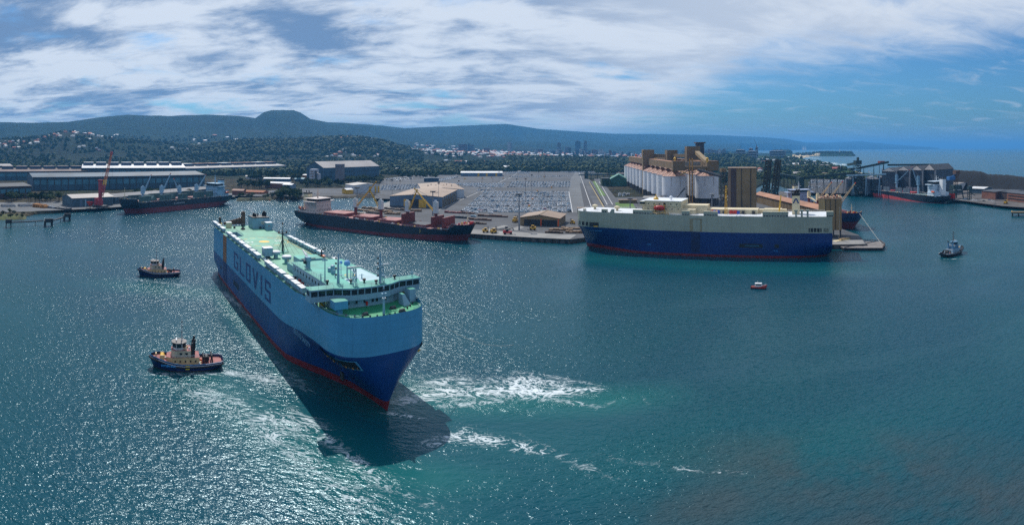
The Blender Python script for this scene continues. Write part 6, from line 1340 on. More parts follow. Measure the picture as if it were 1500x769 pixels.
block((742, 252), (778, 251.5), (776, 254.5), (740, 254.5), dens=.8); block((805, 249.8), (862, 249.2), (875, 252.6), (832, 253), 10); block((858, 254.5), (880, 253.5), (890, 257), (862, 257), 10); block((746, 258.5), (835, 258), (835, 258.6), (746, 259.2), dens=.9)
block((905, 283), (924, 283), (922, 287), (905, 288), 7, .8); block((566, 262), (600, 259), (606, 262), (572, 266), 12, .5); block((640, 264), (668, 258.5), (672, 259.5), (646, 265.5), 10, .8)
block((1188, 265), (1240, 263.5), (1238, 266.5), (1184, 268), 12, .75); block((1180, 274), (1212, 272.5), (1228, 276), (1180, 277.5), 12, .5)
block((1400, 291), (1460, 291.5), (1470, 296), (1420, 294), 14, .25)
block((350, 281.5), (440, 281), (470, 284), (360, 284), 12, .25)
joined('parked_car_rows', rest, 'farther blocks of parked white, silver and blue cars')

# ------------------------------------------------------------------ grain terminal
s_f, s_b = pol(987.5, 699), pol(926, 1085); sv = V2(s_b - s_f); sn = 11; sp_ = sv.length / (sn - 1); sd_v = sv.normalized(); s_ang = math.atan2(sd_v.y, sd_v.x); s_nrm = Vector((sd_v.y, -sd_v.x))
SR = 15.6; SH_ = 37.8
def silo_proto():
    r = thing('grain_silo', 'x', 'silo', (0, 0, 0), 0, 'white grain silos with rusty cone roofs')
    m = MB(); m.lathe((0, 0, 0), [(SR, 9.5), (SR, SH_), (SR + .25, SH_), (SR + .25, SH_ + .5)], 36, 0); o = m.build('shell', [silo_w], r, True); o.data.set_sharp_from_angle(angle=R(35))
    m = MB(); m.lathe((0, 0, 0), [(SR + .4, SH_ + .5), (2.2, SH_ + 7.2), (2.2, SH_ + 8.8)], 36, 0)
    for i in range(16): a = 2 * PI * i / 16; m.tube(((SR + .3) * math.cos(a), (SR + .3) * math.sin(a), SH_ + .6), (2.2 * math.cos(a), 2.2 * math.sin(a), SH_ + 7.5), .22, n=3, m=0)
    m.build('roof', [silo_c], r)
    m = MB()
    for i in range(26): a = 2 * PI * i / 26; m.tube(((SR - .6) * math.cos(a), (SR - .6) * math.sin(a), 0), ((SR - .6) * math.cos(a), (SR - .6) * math.sin(a), 9.1), .5, n=5, m=0)
    m.lathe((0, 0, 0), [(SR - 4, 0), (SR - 4, 7), (SR - 1, 9)], 20, 1); m.build('leg_ring', [conc_dk, mat('silo_underside', (.07, .06, .06), .9)], r); o = kids[r.name][-1]; o['kind'] = 'stuff'
    m = MB()
    for k_ in range(3): a = -2.1 + k_ * .75; m.tube(((SR + .2) * math.cos(a), (SR + .2) * math.sin(a), 11 if k_ == 2 else 26), ((SR + .2) * math.cos(a), (SR + .2) * math.sin(a), SH_), .16, n=3)
    m.build('ladder', brownsteel, r)
    return r
sp0 = silo_proto()
for side_, lb in ((0, 'left'), (1, 'right')):
    for i in range(sn):
        if side_ == 0 and i == 7: pass
        c_ = V2(s_f) + s_nrm * (43.5 * side_) + sd_v * (sp_ * i)
        o = sp0 if (side_ == 0 and i == 0) else copy_tree(sp0); o.location = (c_.x, c_.y, WZ)
        if i == 0: o['label'] = 'white grain silo with rusty cone roof, nearest of the %s row' % lb
        elif side_ == 0: o['label'] = f'white grain silo with rusty cone, {nth(i + 1)} from the front of the left row'
        else: o['label'] = f'white grain silo with rusty cone, {nth(i + 1)} from the front of the right row'
def gx(mb, c, lx, ly, z0, z1, mi=0, mt=None): mb.obox(c, lx, ly, z0, z1, s_ang, mi, mt)
r = thing('silo_gallery', 'brown conveyor galleries and elevator towers on top of the grain silos', 'gallery', (s_f.x, s_f.y, WZ)); O = V2(s_f)
def loc(i, lat): return sd_v * (sp_ * i) + s_nrm * lat
for lat, nm in ((0, 'a'), (43.5, 'b')):
    i0, i1 = -.55, (10.4 if lat == 0 else 9.4); c_ = (loc(i0, lat) + loc(i1, lat)) / 2; L_ = (i1 - i0) * sp_
    m = MB(); gx(m, c_, L_, 9.5, 47.2, 56.5, 0, 1); g_ = m.build('gallery', [wall_brn, roof_org], r)
    for k_ in range(46): m = MB(); q = loc(i0 + (i1 - i0) * (k_ + .3) / 46, lat); gx(m, q, .7, 9.9, 48.2, 56.3); m.build('rib', wall_tan, g_)
    m = MB(); q = loc(-.60, lat); gx(m, q, 9, 15, 45.6, 57.8, 0, 1); m.build('head_house', [wall_brn, roof_org], r)
m = MB(); q = (loc(-.62, 0) + loc(-.62, 43.5)) / 2; m.obox(q, 5, 30, 47.0, 50.8, s_ang, 0); m.build('cross_gallery', [wall_brn], r)
m = MB(); q = (loc(.2, 0) + loc(.2, 43.5)) / 2; m.obox(q, 3, 30, 50.6, 56.0, s_ang, 0, 1); m.build('cross_gallery', [mat('grey_slat_wall', (.24, .24, .22), .7), roof_org], r)
def tower_at(px, rr_, zt_, w_, d_, m_, top=None, name='elevator_tower', z0=46.5):
    p = V2(pol(px, rr_)) - O; m = MB(); m.obox(p, d_, w_, z0, zt_ - WZ, s_ang, 0)
    if top: m.obox(p, d_ * 1.25, w_ * 1.35, zt_ - WZ, zt_ - WZ + 1.6, s_ang, 1)
    m.build(name, [m_, top or m_], r)
tower_at(949, 880, 74.5, 17, 22, wall_brn); tower_at(942.3, 872, 73.5, 2.6, 4, wall_tan, name='elevator_leg', z0=0); tower_at(983, 850, 74, 16, 18, wall_brn); tower_at(1012.5, 790, 79.5, 16, 14, wall_brn); tower_at(1021.5, 800, 79.5, 5, 12, wall_tan); tower_at(1025, 840, 84.5, 11, 11, mat('slate_tower', (.05, .06, .08), .7, .2, .1), brownsteel)
m = MB(); a, b_ = V2(pol(1021, 780)) - O, V2(pol(1036, 690)) - O; d_ = b_ - a; n_ = Vector((-d_.y, d_.x)).normalized() * 3
m.add([(a.x - n_.x, a.y - n_.y, 65), (a.x + n_.x, a.y + n_.y, 65), (b_.x + n_.x, b_.y + n_.y, 54), (b_.x - n_.x, b_.y - n_.y, 54), (a.x - n_.x, a.y - n_.y, 69.5), (a.x + n_.x, a.y + n_.y, 69.5), (b_.x + n_.x, b_.y + n_.y, 58), (b_.x - n_.x, b_.y - n_.y, 58)], [(0, 1, 2, 3), (7, 6, 5, 4), (0, 3, 7, 4), (1, 0, 4, 5), (2, 1, 5, 6), (3, 2, 6, 7)]); m.build('inclined_gallery', wall_tan, r)
m = MB(); a, b_ = V2(pol(983, 850)) - O, V2(pol(1008, 800)) - O; d_ = b_ - a; m.obox((a + b_) / 2, d_.length, 5, 60, 64.5, math.atan2(d_.y, d_.x)); a = V2(pol(955, 880)) - O; b_ = V2(pol(978, 852)) - O; d_ = b_ - a; m.obox((a + b_) / 2, d_.length, 5, 58.5, 64, math.atan2(d_.y, d_.x)); m.build('link_gallery', wall_brn, r)
for px, rr_, hh in ((988.5, 690, 58), (1036, 672, 58), (931.5, 1080, 57), (960.5, 900, 57)):
    p = V2(pol(px, rr_)) - O; m = MB(); m.lathe((p.x, p.y, hh - 2), [(1.3, 0), (1.3, 3.6), (1.9, 3.8), (1.7, 5.4), (.4, 6.4)], 10); m.build('vent_cowl', orange if rr_ > 1000 else yellow, r)
m = MB()
for px in (1010.3, 1014.2): p = V2(pol(px, 676)) - O; m.tube((p.x, p.y, 0), (p.x, p.y, 61 if px < 1012 else 61), .75, n=8)
m.build('standpipe', mat('ochre_pipe', (.42, .22, .05), .6), r)
m = MB()
for k_ in range(10): a = V2(pol(996 + 4 * (k_ % 6), 668 + 6 * (k_ % 3))) - O; m.tube((a.x, a.y, 41 + (k_ % 4) * 2), (a.x + 7, a.y - 3, 44 + (k_ % 3) * 1.5), .4, n=5, m=k_ % 2)
p0_, p1_ = V2(pol(1003, 676)) - O, V2(pol(985, 668)) - O; m.tube((p0_.x, p0_.y, 24), (p1_.x, p1_.y, 7), .9, n=6, m=1); m.build('spout', [yellow, darkgrey], r)
r = thing('plant_room', 'low grey plant room with pipework at the foot of the nearest left silos', 'building', at(941, 305, WZ), -.3); m = MB(); m.box(0, 24, 0, 30, 0, 12.5, 0, 1); m.build('wall', [mat('mid_grey_wall', (.28, .28, .30), .7, .1, .1), concrete], r); m = MB()
for k_ in range(7): m.tube((24 + k_, -3, 0), (24 + k_, -3, 8 + 3 * (k_ % 3)), .6, n=6)
m.tube((23, -3, 16), (31, -3, 16), .6, n=6); m.tube((23, -3, 5), (23, -3, 16), .6, n=6); m.box(26, 32, -2, 4, 0, 7); m.build('pipework', grey, r)
r = thing('control_tower', 'slim grey light tower in front of the right-hand nearest silo', 'tower', pol(1043, 640, WZ)); m = MB(); m.tube((0, 0, 0), (0, 0, 17), 1.0, .8, 8); m.build('pole', grey, r); m = MB(); m.box(-2, 2, -2, 2, 17, 19); m.box(-2.5, 2.5, -2.5, 2.5, 20, 20.4); m.build('cabin', grey, r)
# big blank towers
def blank_tower(label, p_near, rr_, pl, pr_, ptop, depth, m1, m2, cols):
    A_, B_ = V2(pol(pl, rr_)), V2(pol(pr_, rr_ * 1.0)); d_ = B_ - A_; L_ = d_.length; zt_ = CH - rr_ * (ptop - HY) / F
    r = thing('shiploader_bin', label, 'tower', (A_.x, A_.y, WZ), math.atan2(d_.y, d_.x)); h = zt_ - WZ
    m = MB(); m.box(0, L_, 0, depth, 6, h, 0); m.build('wall', [m1], r)
    for f0, f1, m_ in cols: m = MB(); m.box(L_ * f0, L_ * f1, -.5, .02, 6, h - .3); m.build('wall_panel', m_, r)
    m = MB()
    for x in np.linspace(1, L_ - 1, 4):
        for y in (1, depth / 2, depth - 1): m.tube((x, y, 0), (x, y, 6.2), .6, n=6)
    m.build('column', darkgrey, r); m = MB(); m.box(-.3, L_ + .3, -.6, depth + .3, h, h + .5); m.build('roof', roof_tan, r)
    return r, L_, h
dkc = mat('chocolate_cladding', (.075, .05, .05), .7, .1, .1, corr=3)
r, L_, h = blank_tower('tall tan and chocolate windowless tower right of the silos', None, 590, 1066.3, 1108, 246.5, 26, wall_tan, wall_tan, ((.11, .29, dkc), (.47, .485, black), (.79, .81, black), (.0, .1, roof_tan)))
m = MB(); m.tube((L_ * .49, -.8, 12), (L_ * .70, -.8, 2), .3, n=5); m.tube((L_ * .64, -.8, 12), (L_ * .82, -.8, 4), .3, n=5); m.tube((L_ * .49, -.8, 12), (L_ * .49, -.8, 18), .3, n=5); m.build('pipe', darkgrey, r)
r, L_, h = blank_tower('tan windowless tower at the wharf end behind the cream and navy stern', None, 452, 1199, 1233, 291.5, 16, wall_tan, wall_tan, ((.0, .28, mat('light_tan_cladding', (.36, .26, .12), .7, .1, .1, corr=3)), (.28, .30, black), (.72, .74, black), (.5, .515, black)))
m = MB()
for x in range(7): m.box(1.5 + x * 2.6, 3.1 + x * 2.6, 2, 12, h + .5, h + 1.2 + (x % 3) * .7)
m.build('roof_plant', roof_org, r)
# long sloping conveyor shed on the pier
A_, B_ = pol(1106, 742, WZ), pol(1200, 560, WZ); d_ = V2(B_ - A_); r = thing('conveyor_shed', 'long orange-roofed conveyor shed with slatted walls running down the pier', 'shed', A_, math.atan2(d_.y, d_.x)); L_ = d_.length
m = MB(); m.box(0, L_, 0, 14, 0, 11, 0); m.build('wall', wall_brn, r)
for k_ in range(44): m = MB(); m.box(L_ * k_ / 44 + .5, L_ * k_ / 44 + 1.9, -.35, .02, 1, 10.5); m.build('slat', wall_tan, r)
m = MB(); m.add([(-1, -1.5, 11), (L_ + 1, -1.5, 11), (L_ + 1, 7, 14.5), (-1, 7, 14.5), (L_ + 1, 15.5, 11), (-1, 15.5, 11)], [(0, 1, 2, 3), (3, 2, 4, 5)]); m.build('roof', roof_org, r)
A_, B_ = pol(1113, 566, WZ), pol(1195, 500, WZ); d_ = V2(B_ - A_); r = thing('conveyor_shed', 'low tan conveyor shed in front of the long orange-roofed one', 'shed', A_, math.atan2(d_.y, d_.x)); L_ = d_.length; m = MB(); m.box(0, L_, 0, 10, 0, 10); m.build('wall', wall_tan, r); m = MB(); m.box(-.5, L_ + .5, -.5, 10.5, 10, 10.5); m.build('roof', roof_org, r)
for i in range(9): m = MB(); m.box(3 + i * 9, 7 + i * 9, -.1, .02, 5, 8); m.build('window', black, r)
# pipework thicket beside the silos
r = thing('pipe_tower', 'dark lattice elevator tower between the right silos and the tan tower', 'tower', pol(1059, 640, WZ)); m = MB(); m.lattice((0, 0, 0), (0, 0, 46), 5, 9, .45); m.lattice((8, 6, 0), (8, 6, 30), 4, 7, .4); m.tube((0, 0, 40), (-24, 20, 48), 1.6, n=6)
for k_ in range(14): m.box(-3 + (k_ % 4) * 3, -1 + (k_ % 4) * 3, -2, 2, 3 * k_, 3 * k_ + 1.4)
m.build('frame', darkgrey, r); m = MB(); m.tube((2, 0, 22), (22, -2, 33), 2.2, n=6); m.tube((0, 4, 12), (16, 4, 30), 1.5, n=6); m.box(-3, 3, -3, 3, 46, 50); m.build('chute', wall_brn, r)
# leaning ship loaders
for k_, (pb, pt, lb) in enumerate(((1117, 1126, 'dark green ship loader with raised boom, left of the pair'), (1129, 1140, 'dark green ship loader with raised boom, right of the pair'))):
    rr_ = 780 + k_ * -20; b0 = pol(pb + 4, rr_, WZ); t0 = pol(pt, rr_ + 4, CH - rr_ * (234 - HY) / F); r = thing('ship_loader', lb, 'ship loader', b0); v_ = t0 - b0; u_ = V2(v_).normalized()
    m = MB(); s0_ = Vector((v_.x * .15, v_.y * .15, 7)); m.lattice(s0_, v_, 6.5, 12, 1.15, 0, .8); m.build('boom', mat('loader_brown', (.05, .05, .04), .8, .3, .3), r)
    m = MB()
    for dx in (-7, 7):
        for dy in (-6, 6): m.tube((dx, dy, 0), (dx * .5, dy * .5, 16), 1.1, n=5)
    m.tube((-4, 0, 15), (4, 0, 15), 1, n=5); m.box(-4, 4, -4, 4, 12, 16); m.tube((6, 0, 2), (v_.x * .5, v_.y * .5, 32), .4, n=4); m.tube((10, 2, 0), (v_.x * .4, v_.y * .4, 26), .4, n=4); m.build('portal', steel_dk, r)
    m = MB(); m.tube((4, 2, 17), (v_.x * .5 + 2, v_.y * .5, v_.z * .5), .35, n=4); m.tube((9, 2, 3), (v_.x * .5 + 2, v_.y * .5, v_.z * .5), .35, n=4); m.build('stay', mat('loader_green', (.03, .14, .10), .6), r)
r, Lx, D = shed('gabled_store', 'dark green gabled store left of the white silos', (893.5, 272.5), (918.5, 272.5), 60, 13, green_sh, mat('green_roof', (.05, .20, .15), .6, .1, .05, corr=3), 9)
A_ = at(882, 273, WZ); r = thing('ivy_store', 'square dark green block left of the gabled store', 'building', A_); m = MB(); m.box(0, 15, 0, 20, 0, 15); m.build('wall', mat('very_dark_green', (.015, .04, .02), .8, .3, .3), r); m = MB(); m.box(-.3, 15.3, -.3, 20.3, 15, 15.5); m.build('roof', darkgrey, r)
A_, B_ = at(856, 262, WZ), at(920, 262.5, WZ); d_ = V2(B_ - A_); r = thing('road_bridge', 'long dark conveyor bridge crossing the lanes by the green store', 'bridge', A_, math.atan2(d_.y, d_.x)); m = MB(); m.box(0, d_.length, 0, 6, 9, 12.5); m.build('deck', steel_dk, r)
for i in range(7): m = MB(); m.box(i * 15, i * 15 + 1.5, 1, 5, 0, 9); m.build('pier', conc_dk, r)
m = MB(); m.box(2, 8, 0, 6, 0, 22); m.box(-14, 2, 1, 5, 8, 10.5); m.build('transfer_house', steel_dk, r)
r = thing('gatehouse', 'low brown gatehouse beside the bright green verge', 'building', at(907, 298, WZ), -.1); m = MB(); m.box(0, 24, 0, 9, 0, 4.2); m.build('wall', wall_brn, r); m = MB(); m.box(-.6, 24.6, -.6, 9.6, 4.2, 4.7); m.build('roof', roof_tan, r)
r = thing('gate_lane', 'tan-roofed lane shelter beside the cream and navy bow', 'building', at(846, 313, WZ), -.2); m = MB()
for i in range(5): m.tube((i * 6, 0, 0), (i * 6, 0, 6), .25, n=5); m.tube((i * 6, 7, 0), (i * 6, 7, 6), .25, n=5)
m.build('post', darkgrey, r); m = MB(); m.box(-1, 27, -1, 8, 6, 6.5); m.build('roof', roof_tan, r)

# ------------------------------------------------------------------ red harbour crane
p = at(147, 303.5, WZ); r = thing('harbour_crane', 'tall red mobile harbour crane with yellow and red lattice boom', 'crane', p, 0)
cr_red = mat('crane_red', (.33, .04, .06), .5, .1, .2)
m = MB(); m.box(-9, 9, -5, 5, .8, 2.6)
for x in (-7.5, -4.5, 4.5, 7.5):
    for y in (-4.6, 4.6): m.tube((x, y - .5, .8), (x, y + .5, .8), .8, n=8)
m.box(-10, -8, -7, 7, 0, .8); m.box(8, 10, -7, 7, 0, .8); m.build('chassis', darkgrey, r)
m = MB(); m.box(-8, 2.5, -2.4, 2.4, 2.6, 9.5); m.box(-8, -4, -2.6, 2.6, 2.6, 11.5); m.build('machine_house', cr_red, r)
zt_ = zof(p, 265) - WZ; m = MB(); m.prism([(-1.9, -1.6), (1.9, -1.6), (1.6, 1.6), (-1.6, 1.6)], 9, zt_); m.box(-2.8, 3.2, -1.8, 1.8, zt_, zt_ + 1.6); m.tube((-2.6, 0, zt_ - 1), (2.6, 0, zt_ - 6), .5, n=6); m.box(1.6, 3.8, -1.2, 1.2, zt_ * .55, zt_ * .55 + 3); m.build('tower', cr_red, r)
tp = pol(164, 715, 0); tz = zof(tp, 222) - WZ; tp = V2(tp) - V2(p)
m = MB(); b0 = Vector((2.2, 0, zt_ * .42)); e_ = Vector((tp.x, tp.y, tz)); m.lattice(b0, b0.lerp(e_, .24), 3.0, 3, .42, 0); m.lattice(b0.lerp(e_, .24), b0.lerp(e_, .36), 3.0, 2, .45, 1); m.lattice(b0.lerp(e_, .36), b0.lerp(e_, .92), 2.8, 10, .36, 2, .6); m.lattice(b0.lerp(e_, .92), e_, 2.0, 2, .5, 0)
m.build('boom', [cr_red, yellow, mat('crane_orange', (.42, .12, .05), .5)], r); m = MB(); m.tube((0, 0, zt_ + 1.4), e_, .12, n=3); m.tube(e_, (e_.x + 1, e_.y, 14), .1, n=3); m.build('cable', darkgrey, r)
r = thing('hopper', 'small red hopper on the quay left of the red crane', 'hopper', at(132, 305, WZ)); m = MB(); m.add([(-4, -3, 8), (4, -3, 8), (4, 3, 8), (-4, 3, 8), (-1, -1, 3), (1, -1, 3), (1, 1, 3), (-1, 1, 3)], [(0, 1, 5, 4), (1, 2, 6, 5), (2, 3, 7, 6), (3, 0, 4, 7)]); m.build('bin', red, r); m = MB()
for x in (-3, 3):
    for y in (-2.5, 2.5): m.tube((x, y, 0), (x, y, 8), .3, n=4)
m.build('leg_frame', darkgrey, r)
# ------------------------------------------------------------------ left jetty
def dolphin(label, px, py, w_, d_, z=5.4, group='piled dolphins of the left jetty'):
    p = at(px, py, 0); r = thing('mooring_dolphin', label, 'dolphin', p, -.6, group); m = MB(); m.box(-w_ / 2, w_ / 2, -d_ / 2, d_ / 2, z - 1.2, z, 0, 1); m.build('platform', [black, conc_dk], r)
    for i in range(4):
        for j in range(2): m = MB(); x = -w_ / 2 + .8 + (w_ - 1.6) * i / 3; y = (-1, 1)[j] * (d_ / 2 - .8); m.tube((x * 1.1, y * 1.15, -2), (x, y, z - 1.1), .42, n=6); m.build('pile', black, r)
    m = MB(); m.box(w_ / 2 - 2, w_ / 2, -d_ / 2, d_ / 2, z, z + 2.6); m.box(-1, 0, -.6, .6, z, z + 1.1); m.build('fender', black, r)
dolphin('leftmost piled dolphin of the jetty', 12.5, 333, 6, 6); dolphin('middle piled dolphin with the black fender block', 71, 331, 13, 8); dolphin('far right piled dolphin of the jetty', 98, 323, 11, 7)
def catwalk(label, a, b_):
    A_, B_ = at(*a, 4.6), at(*b_, 4.6); d_ = V2(B_ - A_); r = thing('catwalk', label, 'catwalk', A_, math.atan2(d_.y, d_.x)); m = MB(); m.box(0, d_.length, -1.0, 1.0, -1.0, 0); m.build('deck', black, r); m = MB(); m.rail([(0, -.7, 0), (d_.length, -.7, 0)], 1.1, 2, .05); m.rail([(0, .7, 0), (d_.length, .7, 0)], 1.1, 2, .05); m.build('railing', grey, r)
    m = MB(); m.tube((d_.length * .75, 0, -7), (d_.length * .75, 0, -.4), .3, n=5); m.build('pile', black, r)
catwalk('long thin catwalk over the water from the leftmost dolphin', (17, 325), (63, 323)); catwalk('short catwalk between the middle and far dolphins', (79, 322), (92, 318))
# right edge jetty and small pieces
p = at(1492, 316, 0); r = thing('piled_wharf', 'concrete piled wharf with a yellow kerb at the right edge', 'wharf', p, -.95); m = MB(); m.box(-8, 44, -7, 7, 3.2, 4.6, 0); m.build('platform', conc_dk, r); m = MB(); m.box(-8, 44, -7, -6.4, 4.6, 5.1); m.box(-8, -7.4, -7, 7, 4.6, 5.1); m.build('kerb', yellow, r)
for i in range(7):
    for y in (-6, 0, 6): m = MB(); m.tube((-7 + i * 7, y, -2), (-7 + i * 7, y, 3.3), .6, n=7); m.build('pile', black, r)
# lay-by platform at the wharf end
pts = [at(1221, 351.5, 2), at(1289, 354, 2), at(1296.5, 359.5, 2), at(1293, 363.5, 2), at(1236, 363.5, 2), at(1222, 357.5, 2)]; p0 = pts[0]; r = thing('mooring_barge', 'flat grey mooring barge off the wharf end behind the cream and navy stern', 'barge', (p0.x, p0.y, 0))
poly = [(q.x - p0.x, q.y - p0.y) for q in pts]; m = MB(); m.prism(poly, -1, 1.9, 0); m.prism([(x * .995 + .1, y * .995) for x, y in poly], 1.902, 2.2, 1, 1); m.build('hull', [black, mat('barge_deck', (.20, .18, .17), .9, .2, .1)], r)
m = MB(); 
for i in range(3): a, b_ = poly[i], poly[i + 1]; m.rail([(a[0], a[1], 2.2), (b_[0], b_[1], 2.2)], 1.3, 2.0, .14)
m.build('railing', brownsteel, r); m = MB(); d_ = Vector(poly[4]) - Vector(poly[1]); m.tube((poly[4][0] * .96, poly[4][1], 2.5), (poly[1][0] * .9, poly[1][1] * .95, 2.5), .3, n=4); m.build('hose', darkgrey, r)
p = at(1233, 358.5, 0); r = thing('gangway', 'rusty cream stern gangway resting on the mooring barge', 'gangway', (p.x, p.y, 2.5), .1); m = MB(); m.box(-7, 7, -2.5, 2.5, .4, 1.4); m.add([(-9, -2, .2), (-7, -2, 1.2), (-7, 2, 1.2), (-9, 2, .2)], [(0, 1, 2, 3)]); m.build('deck', creamy, r); m = MB(); m.box(-2, 8, -1.4, 1.4, 1.4, 2.4); m.build('cabin', mat('buff_rust', (.38, .26, .12), .7, .3, .5), r)
m = MB(); a, b_ = at(1291, 357, 2.5), pol(1259, 512, 16); m.tube(a, b_, .12, n=4); o = m.build('mooring_line', mat('rope', (.5, .48, .42), .9)); tag(o, 'mooring line from the barge up to the ink blue bow', 'rope')
m = MB(); a, b_ = at(1229, 352, 2.5), Vector((-8 * 0 + 222, 334, 27)); m.tube(a, pol(1230, 400, 34), .12, n=4); o = m.build('signal_pole', mat('pale_pole', (.5, .5, .5), .6)); tag(o, 'thin pale pole standing on the mooring barge', 'pole')

# ------------------------------------------------------------------ right side terminal
def rx(px, rr_, z=WZ): return pol(px, rr_, z)
gdk = mat('slate_cladding', (.045, .065, .095), .6, .15, .05, corr=2); gpale = mat('pale_gable', (.62, .56, .52), .7, .1, .1)
for k_, (pl, pr_, pt, pe) in enumerate(((1292, 1312, 246, 250.5), (1315.5, 1332, 244, 249), (1335.5, 1351, 243, 248.6), (1354, 1369.5, 241, 248.2))):
    A_, B_ = V2(rx(pl, 860)), V2(rx(pr_, 850)); d_ = B_ - A_; L_ = d_.length; he = CH - 856 * (pe - HY) / F - WZ; hr = CH - 856 * (pt - HY) / F - WZ
    r = thing('gabled_bulk_store', ('dark gabled bulk store with a pale gable top, ' + ('leftmost of the four', 'second from the left', 'third from the left', 'rightmost of the four')[k_]), 'bulk store', (A_.x, A_.y, WZ), math.atan2(d_.y, d_.x), 'dark gabled stores at the far right berth')
    m = MB(); m.add([(0, 0, 0), (L_, 0, 0), (L_, 0, he), (0, 0, he), (0, 60, 0), (L_, 60, 0), (L_, 60, he), (0, 60, he)], [(0, 1, 2, 3), (1, 5, 6, 2), (5, 4, 7, 6), (4, 0, 3, 7)]); m.build('wall', gdk, r); m = MB(); m.add([(.4, -1.3, he - .6), (L_ - .4, -1.3, he - .6), (L_ / 2, -1.3, hr), (.4, 0, he - .6), (L_ - .4, 0, he - .6), (L_ / 2, 0, hr)], [(0, 1, 2), (3, 5, 4), (0, 3, 4, 1), (1, 4, 5, 2), (2, 5, 3, 0)]); m.build('gable', gpale, r)
    m = MB(); m.add([(-1, -1, he - .6), (L_ / 2, -1, hr + .5), (L_ / 2, 61, hr + .5), (-1, 61, he - .6), (L_ + 1, -1, he - .6), (L_ + 1, 61, he - .6)], [(0, 1, 2, 3), (1, 4, 5, 2)]); m.build('roof', darkgrey, r)
    m = MB(); m.box(L_ + .5, L_ + 2.2, -2, 1, 0, he - 1); m.build('drainpipe', grey, r)
sil = 'dark round silos at the far right terminal'
for k_, (px, rr_, zt_, w_) in enumerate(((1252, 900, 32, 7), (1259, 930, 34, 7), (1271, 880, 30, 8), (1283, 880, 30, 8), (1277, 905, 31, 8), (1289, 905, 31, 7), (1244, 930, 28, 6), (1247, 880, 30, 5))):
    p = rx(px, rr_); r = thing('dark_silo', 'dark slate round silo beside the lattice tower of the right terminal', 'silo', p, 0, sil); m = MB(); m.lathe((0, 0, 0), [(w_, 0), (w_, zt_ - 6)], 18); o = m.build('shell', silo_d, r, True); o.data.set_sharp_from_angle(angle=R(40)); m = MB(); m.lathe((0, 0, 0), [(w_ + .3, zt_ - 6), (.8, zt_ - 3), (.8, zt_ - 2)], 18); m.build('roof', mat('slate_cone', (.12, .13, .16), .6), r)
r = thing('lattice_tower', 'dark lattice elevator tower rising over the dark silos', 'tower', rx(1256.5, 870)); m = MB(); zt_ = CH - 870 * (235 - HY) / F - WZ
m.lattice((0, 0, 0), (0, 0, zt_), 7, 12, .5); m.lattice((-8, 5, 0), (-8, 5, zt_ * .75), 5, 8, .4); m.lattice((7, -4, 0), (7, -4, zt_ * .62), 4, 7, .4)
for k_ in range(12): m.box(-5 + (k_ % 3) * 2, 2 + (k_ % 3), -3, 3, zt_ * k_ / 12, zt_ * k_ / 12 + 1.6)
m.box(-6, 5, -4, 4, zt_ - 6, zt_); m.box(-13, -4, 2, 8, zt_ * .7, zt_ * .78); m.box(-1, 2, -1, 2, zt_, zt_ + 5); m.build('frame', steel_dk, r); m = MB()
for k_ in range(30): x, y, z = rg.uniform(-13, 11), rg.uniform(-5, 6), rg.uniform(2, zt_ * .8); m.box(x, x + 1.6, y, y + 1.5, z, z + 1.5, k_ % 3)
m.build('plant', [grey, darkgrey, skyblue], r)
def conv(label, a, b_, w_=4, h_=3.6, m_=steel_dk, trestle=4):
    a, b_ = Vector(a), Vector(b_); r = thing('conveyor', label, 'conveyor', (a.x, a.y, 0)); d_ = b_ - a; n_ = Vector((-d_.y, d_.x, 0)).normalized() * w_ / 2; up = Vector((0, 0, h_)); o_ = Vector((a.x, a.y, 0)); q = [a - n_, a + n_, b_ + n_, b_ - n_]; q = [v - o_ for v in q]
    m = MB(); m.add(q + [v + up for v in q], [(0, 1, 2, 3), (7, 6, 5, 4), (0, 3, 7, 4), (1, 0, 4, 5), (2, 1, 5, 6), (3, 2, 6, 7)]); m.build('belt_housing', m_, r)
    for i in range(trestle):
        p = a + d_ * (i + .5) / trestle - o_; m = MB(); m.tube((p.x - 2, p.y, WZ), (p.x, p.y, p.z), .45, n=4); m.tube((p.x + 2, p.y, WZ), (p.x, p.y, p.z), .45, n=4); m.build('trestle', m_, r)
z_ = lambda rr_, py: CH - rr_ * (py - HY) / F
conv('dark conveyor sloping from the lattice tower along the gabled store roofs', pol(1258, 872, z_(872, 248)), pol(1302, 868, z_(868, 239)), trestle=3); conv('dark conveyor running along the ridge of the gabled stores', pol(1300, 905, z_(905, 243)), pol(1367, 905, z_(905, 242.5)), 4, 3, trestle=2)
conv('long dark conveyor from the transfer block up to the lattice tower', pol(1172, 900, z_(900, 262.5)), pol(1252, 880, z_(880, 255)), trestle=8); conv('long dark conveyor from the ship loaders to the transfer block', pol(1140, 930, z_(930, 256.5)), pol(1174, 905, z_(905, 262.5)), trestle=6); conv('thin pale conveyor sloping across the gabled stores', pol(1240, 850, z_(850, 258)), pol(1298, 842, z_(842, 256)), 2.4, 2, skyblue, 3); conv('dark conveyor climbing left from the lattice tower', pol(1242, 900, z_(900, 243)), pol(1258, 875, z_(875, 240)), trestle=1)
r = thing('head_house', 'rust-red conveyor head house above the gabled stores', 'building', rx(1291, 880, z_(880, 240))); m = MB(); m.box(-5, 5, -3, 3, 0, 4.5); m.build('wall', mat('rust_house', (.25, .06, .05), .7), r); m = MB()
for x in (-4, 4): m.tube((x, 0, -z_(880, 240) + WZ), (x, 0, 0), .5, n=4)
m.build('leg_frame', steel_dk, r)
r = thing('transfer_block', 'dark transfer block where the two long conveyors meet', 'building', rx(1172, 900)); m = MB(); m.box(-5, 5, -5, 5, 0, z_(900, 260) - WZ); m.build('wall', steel_dk, r)
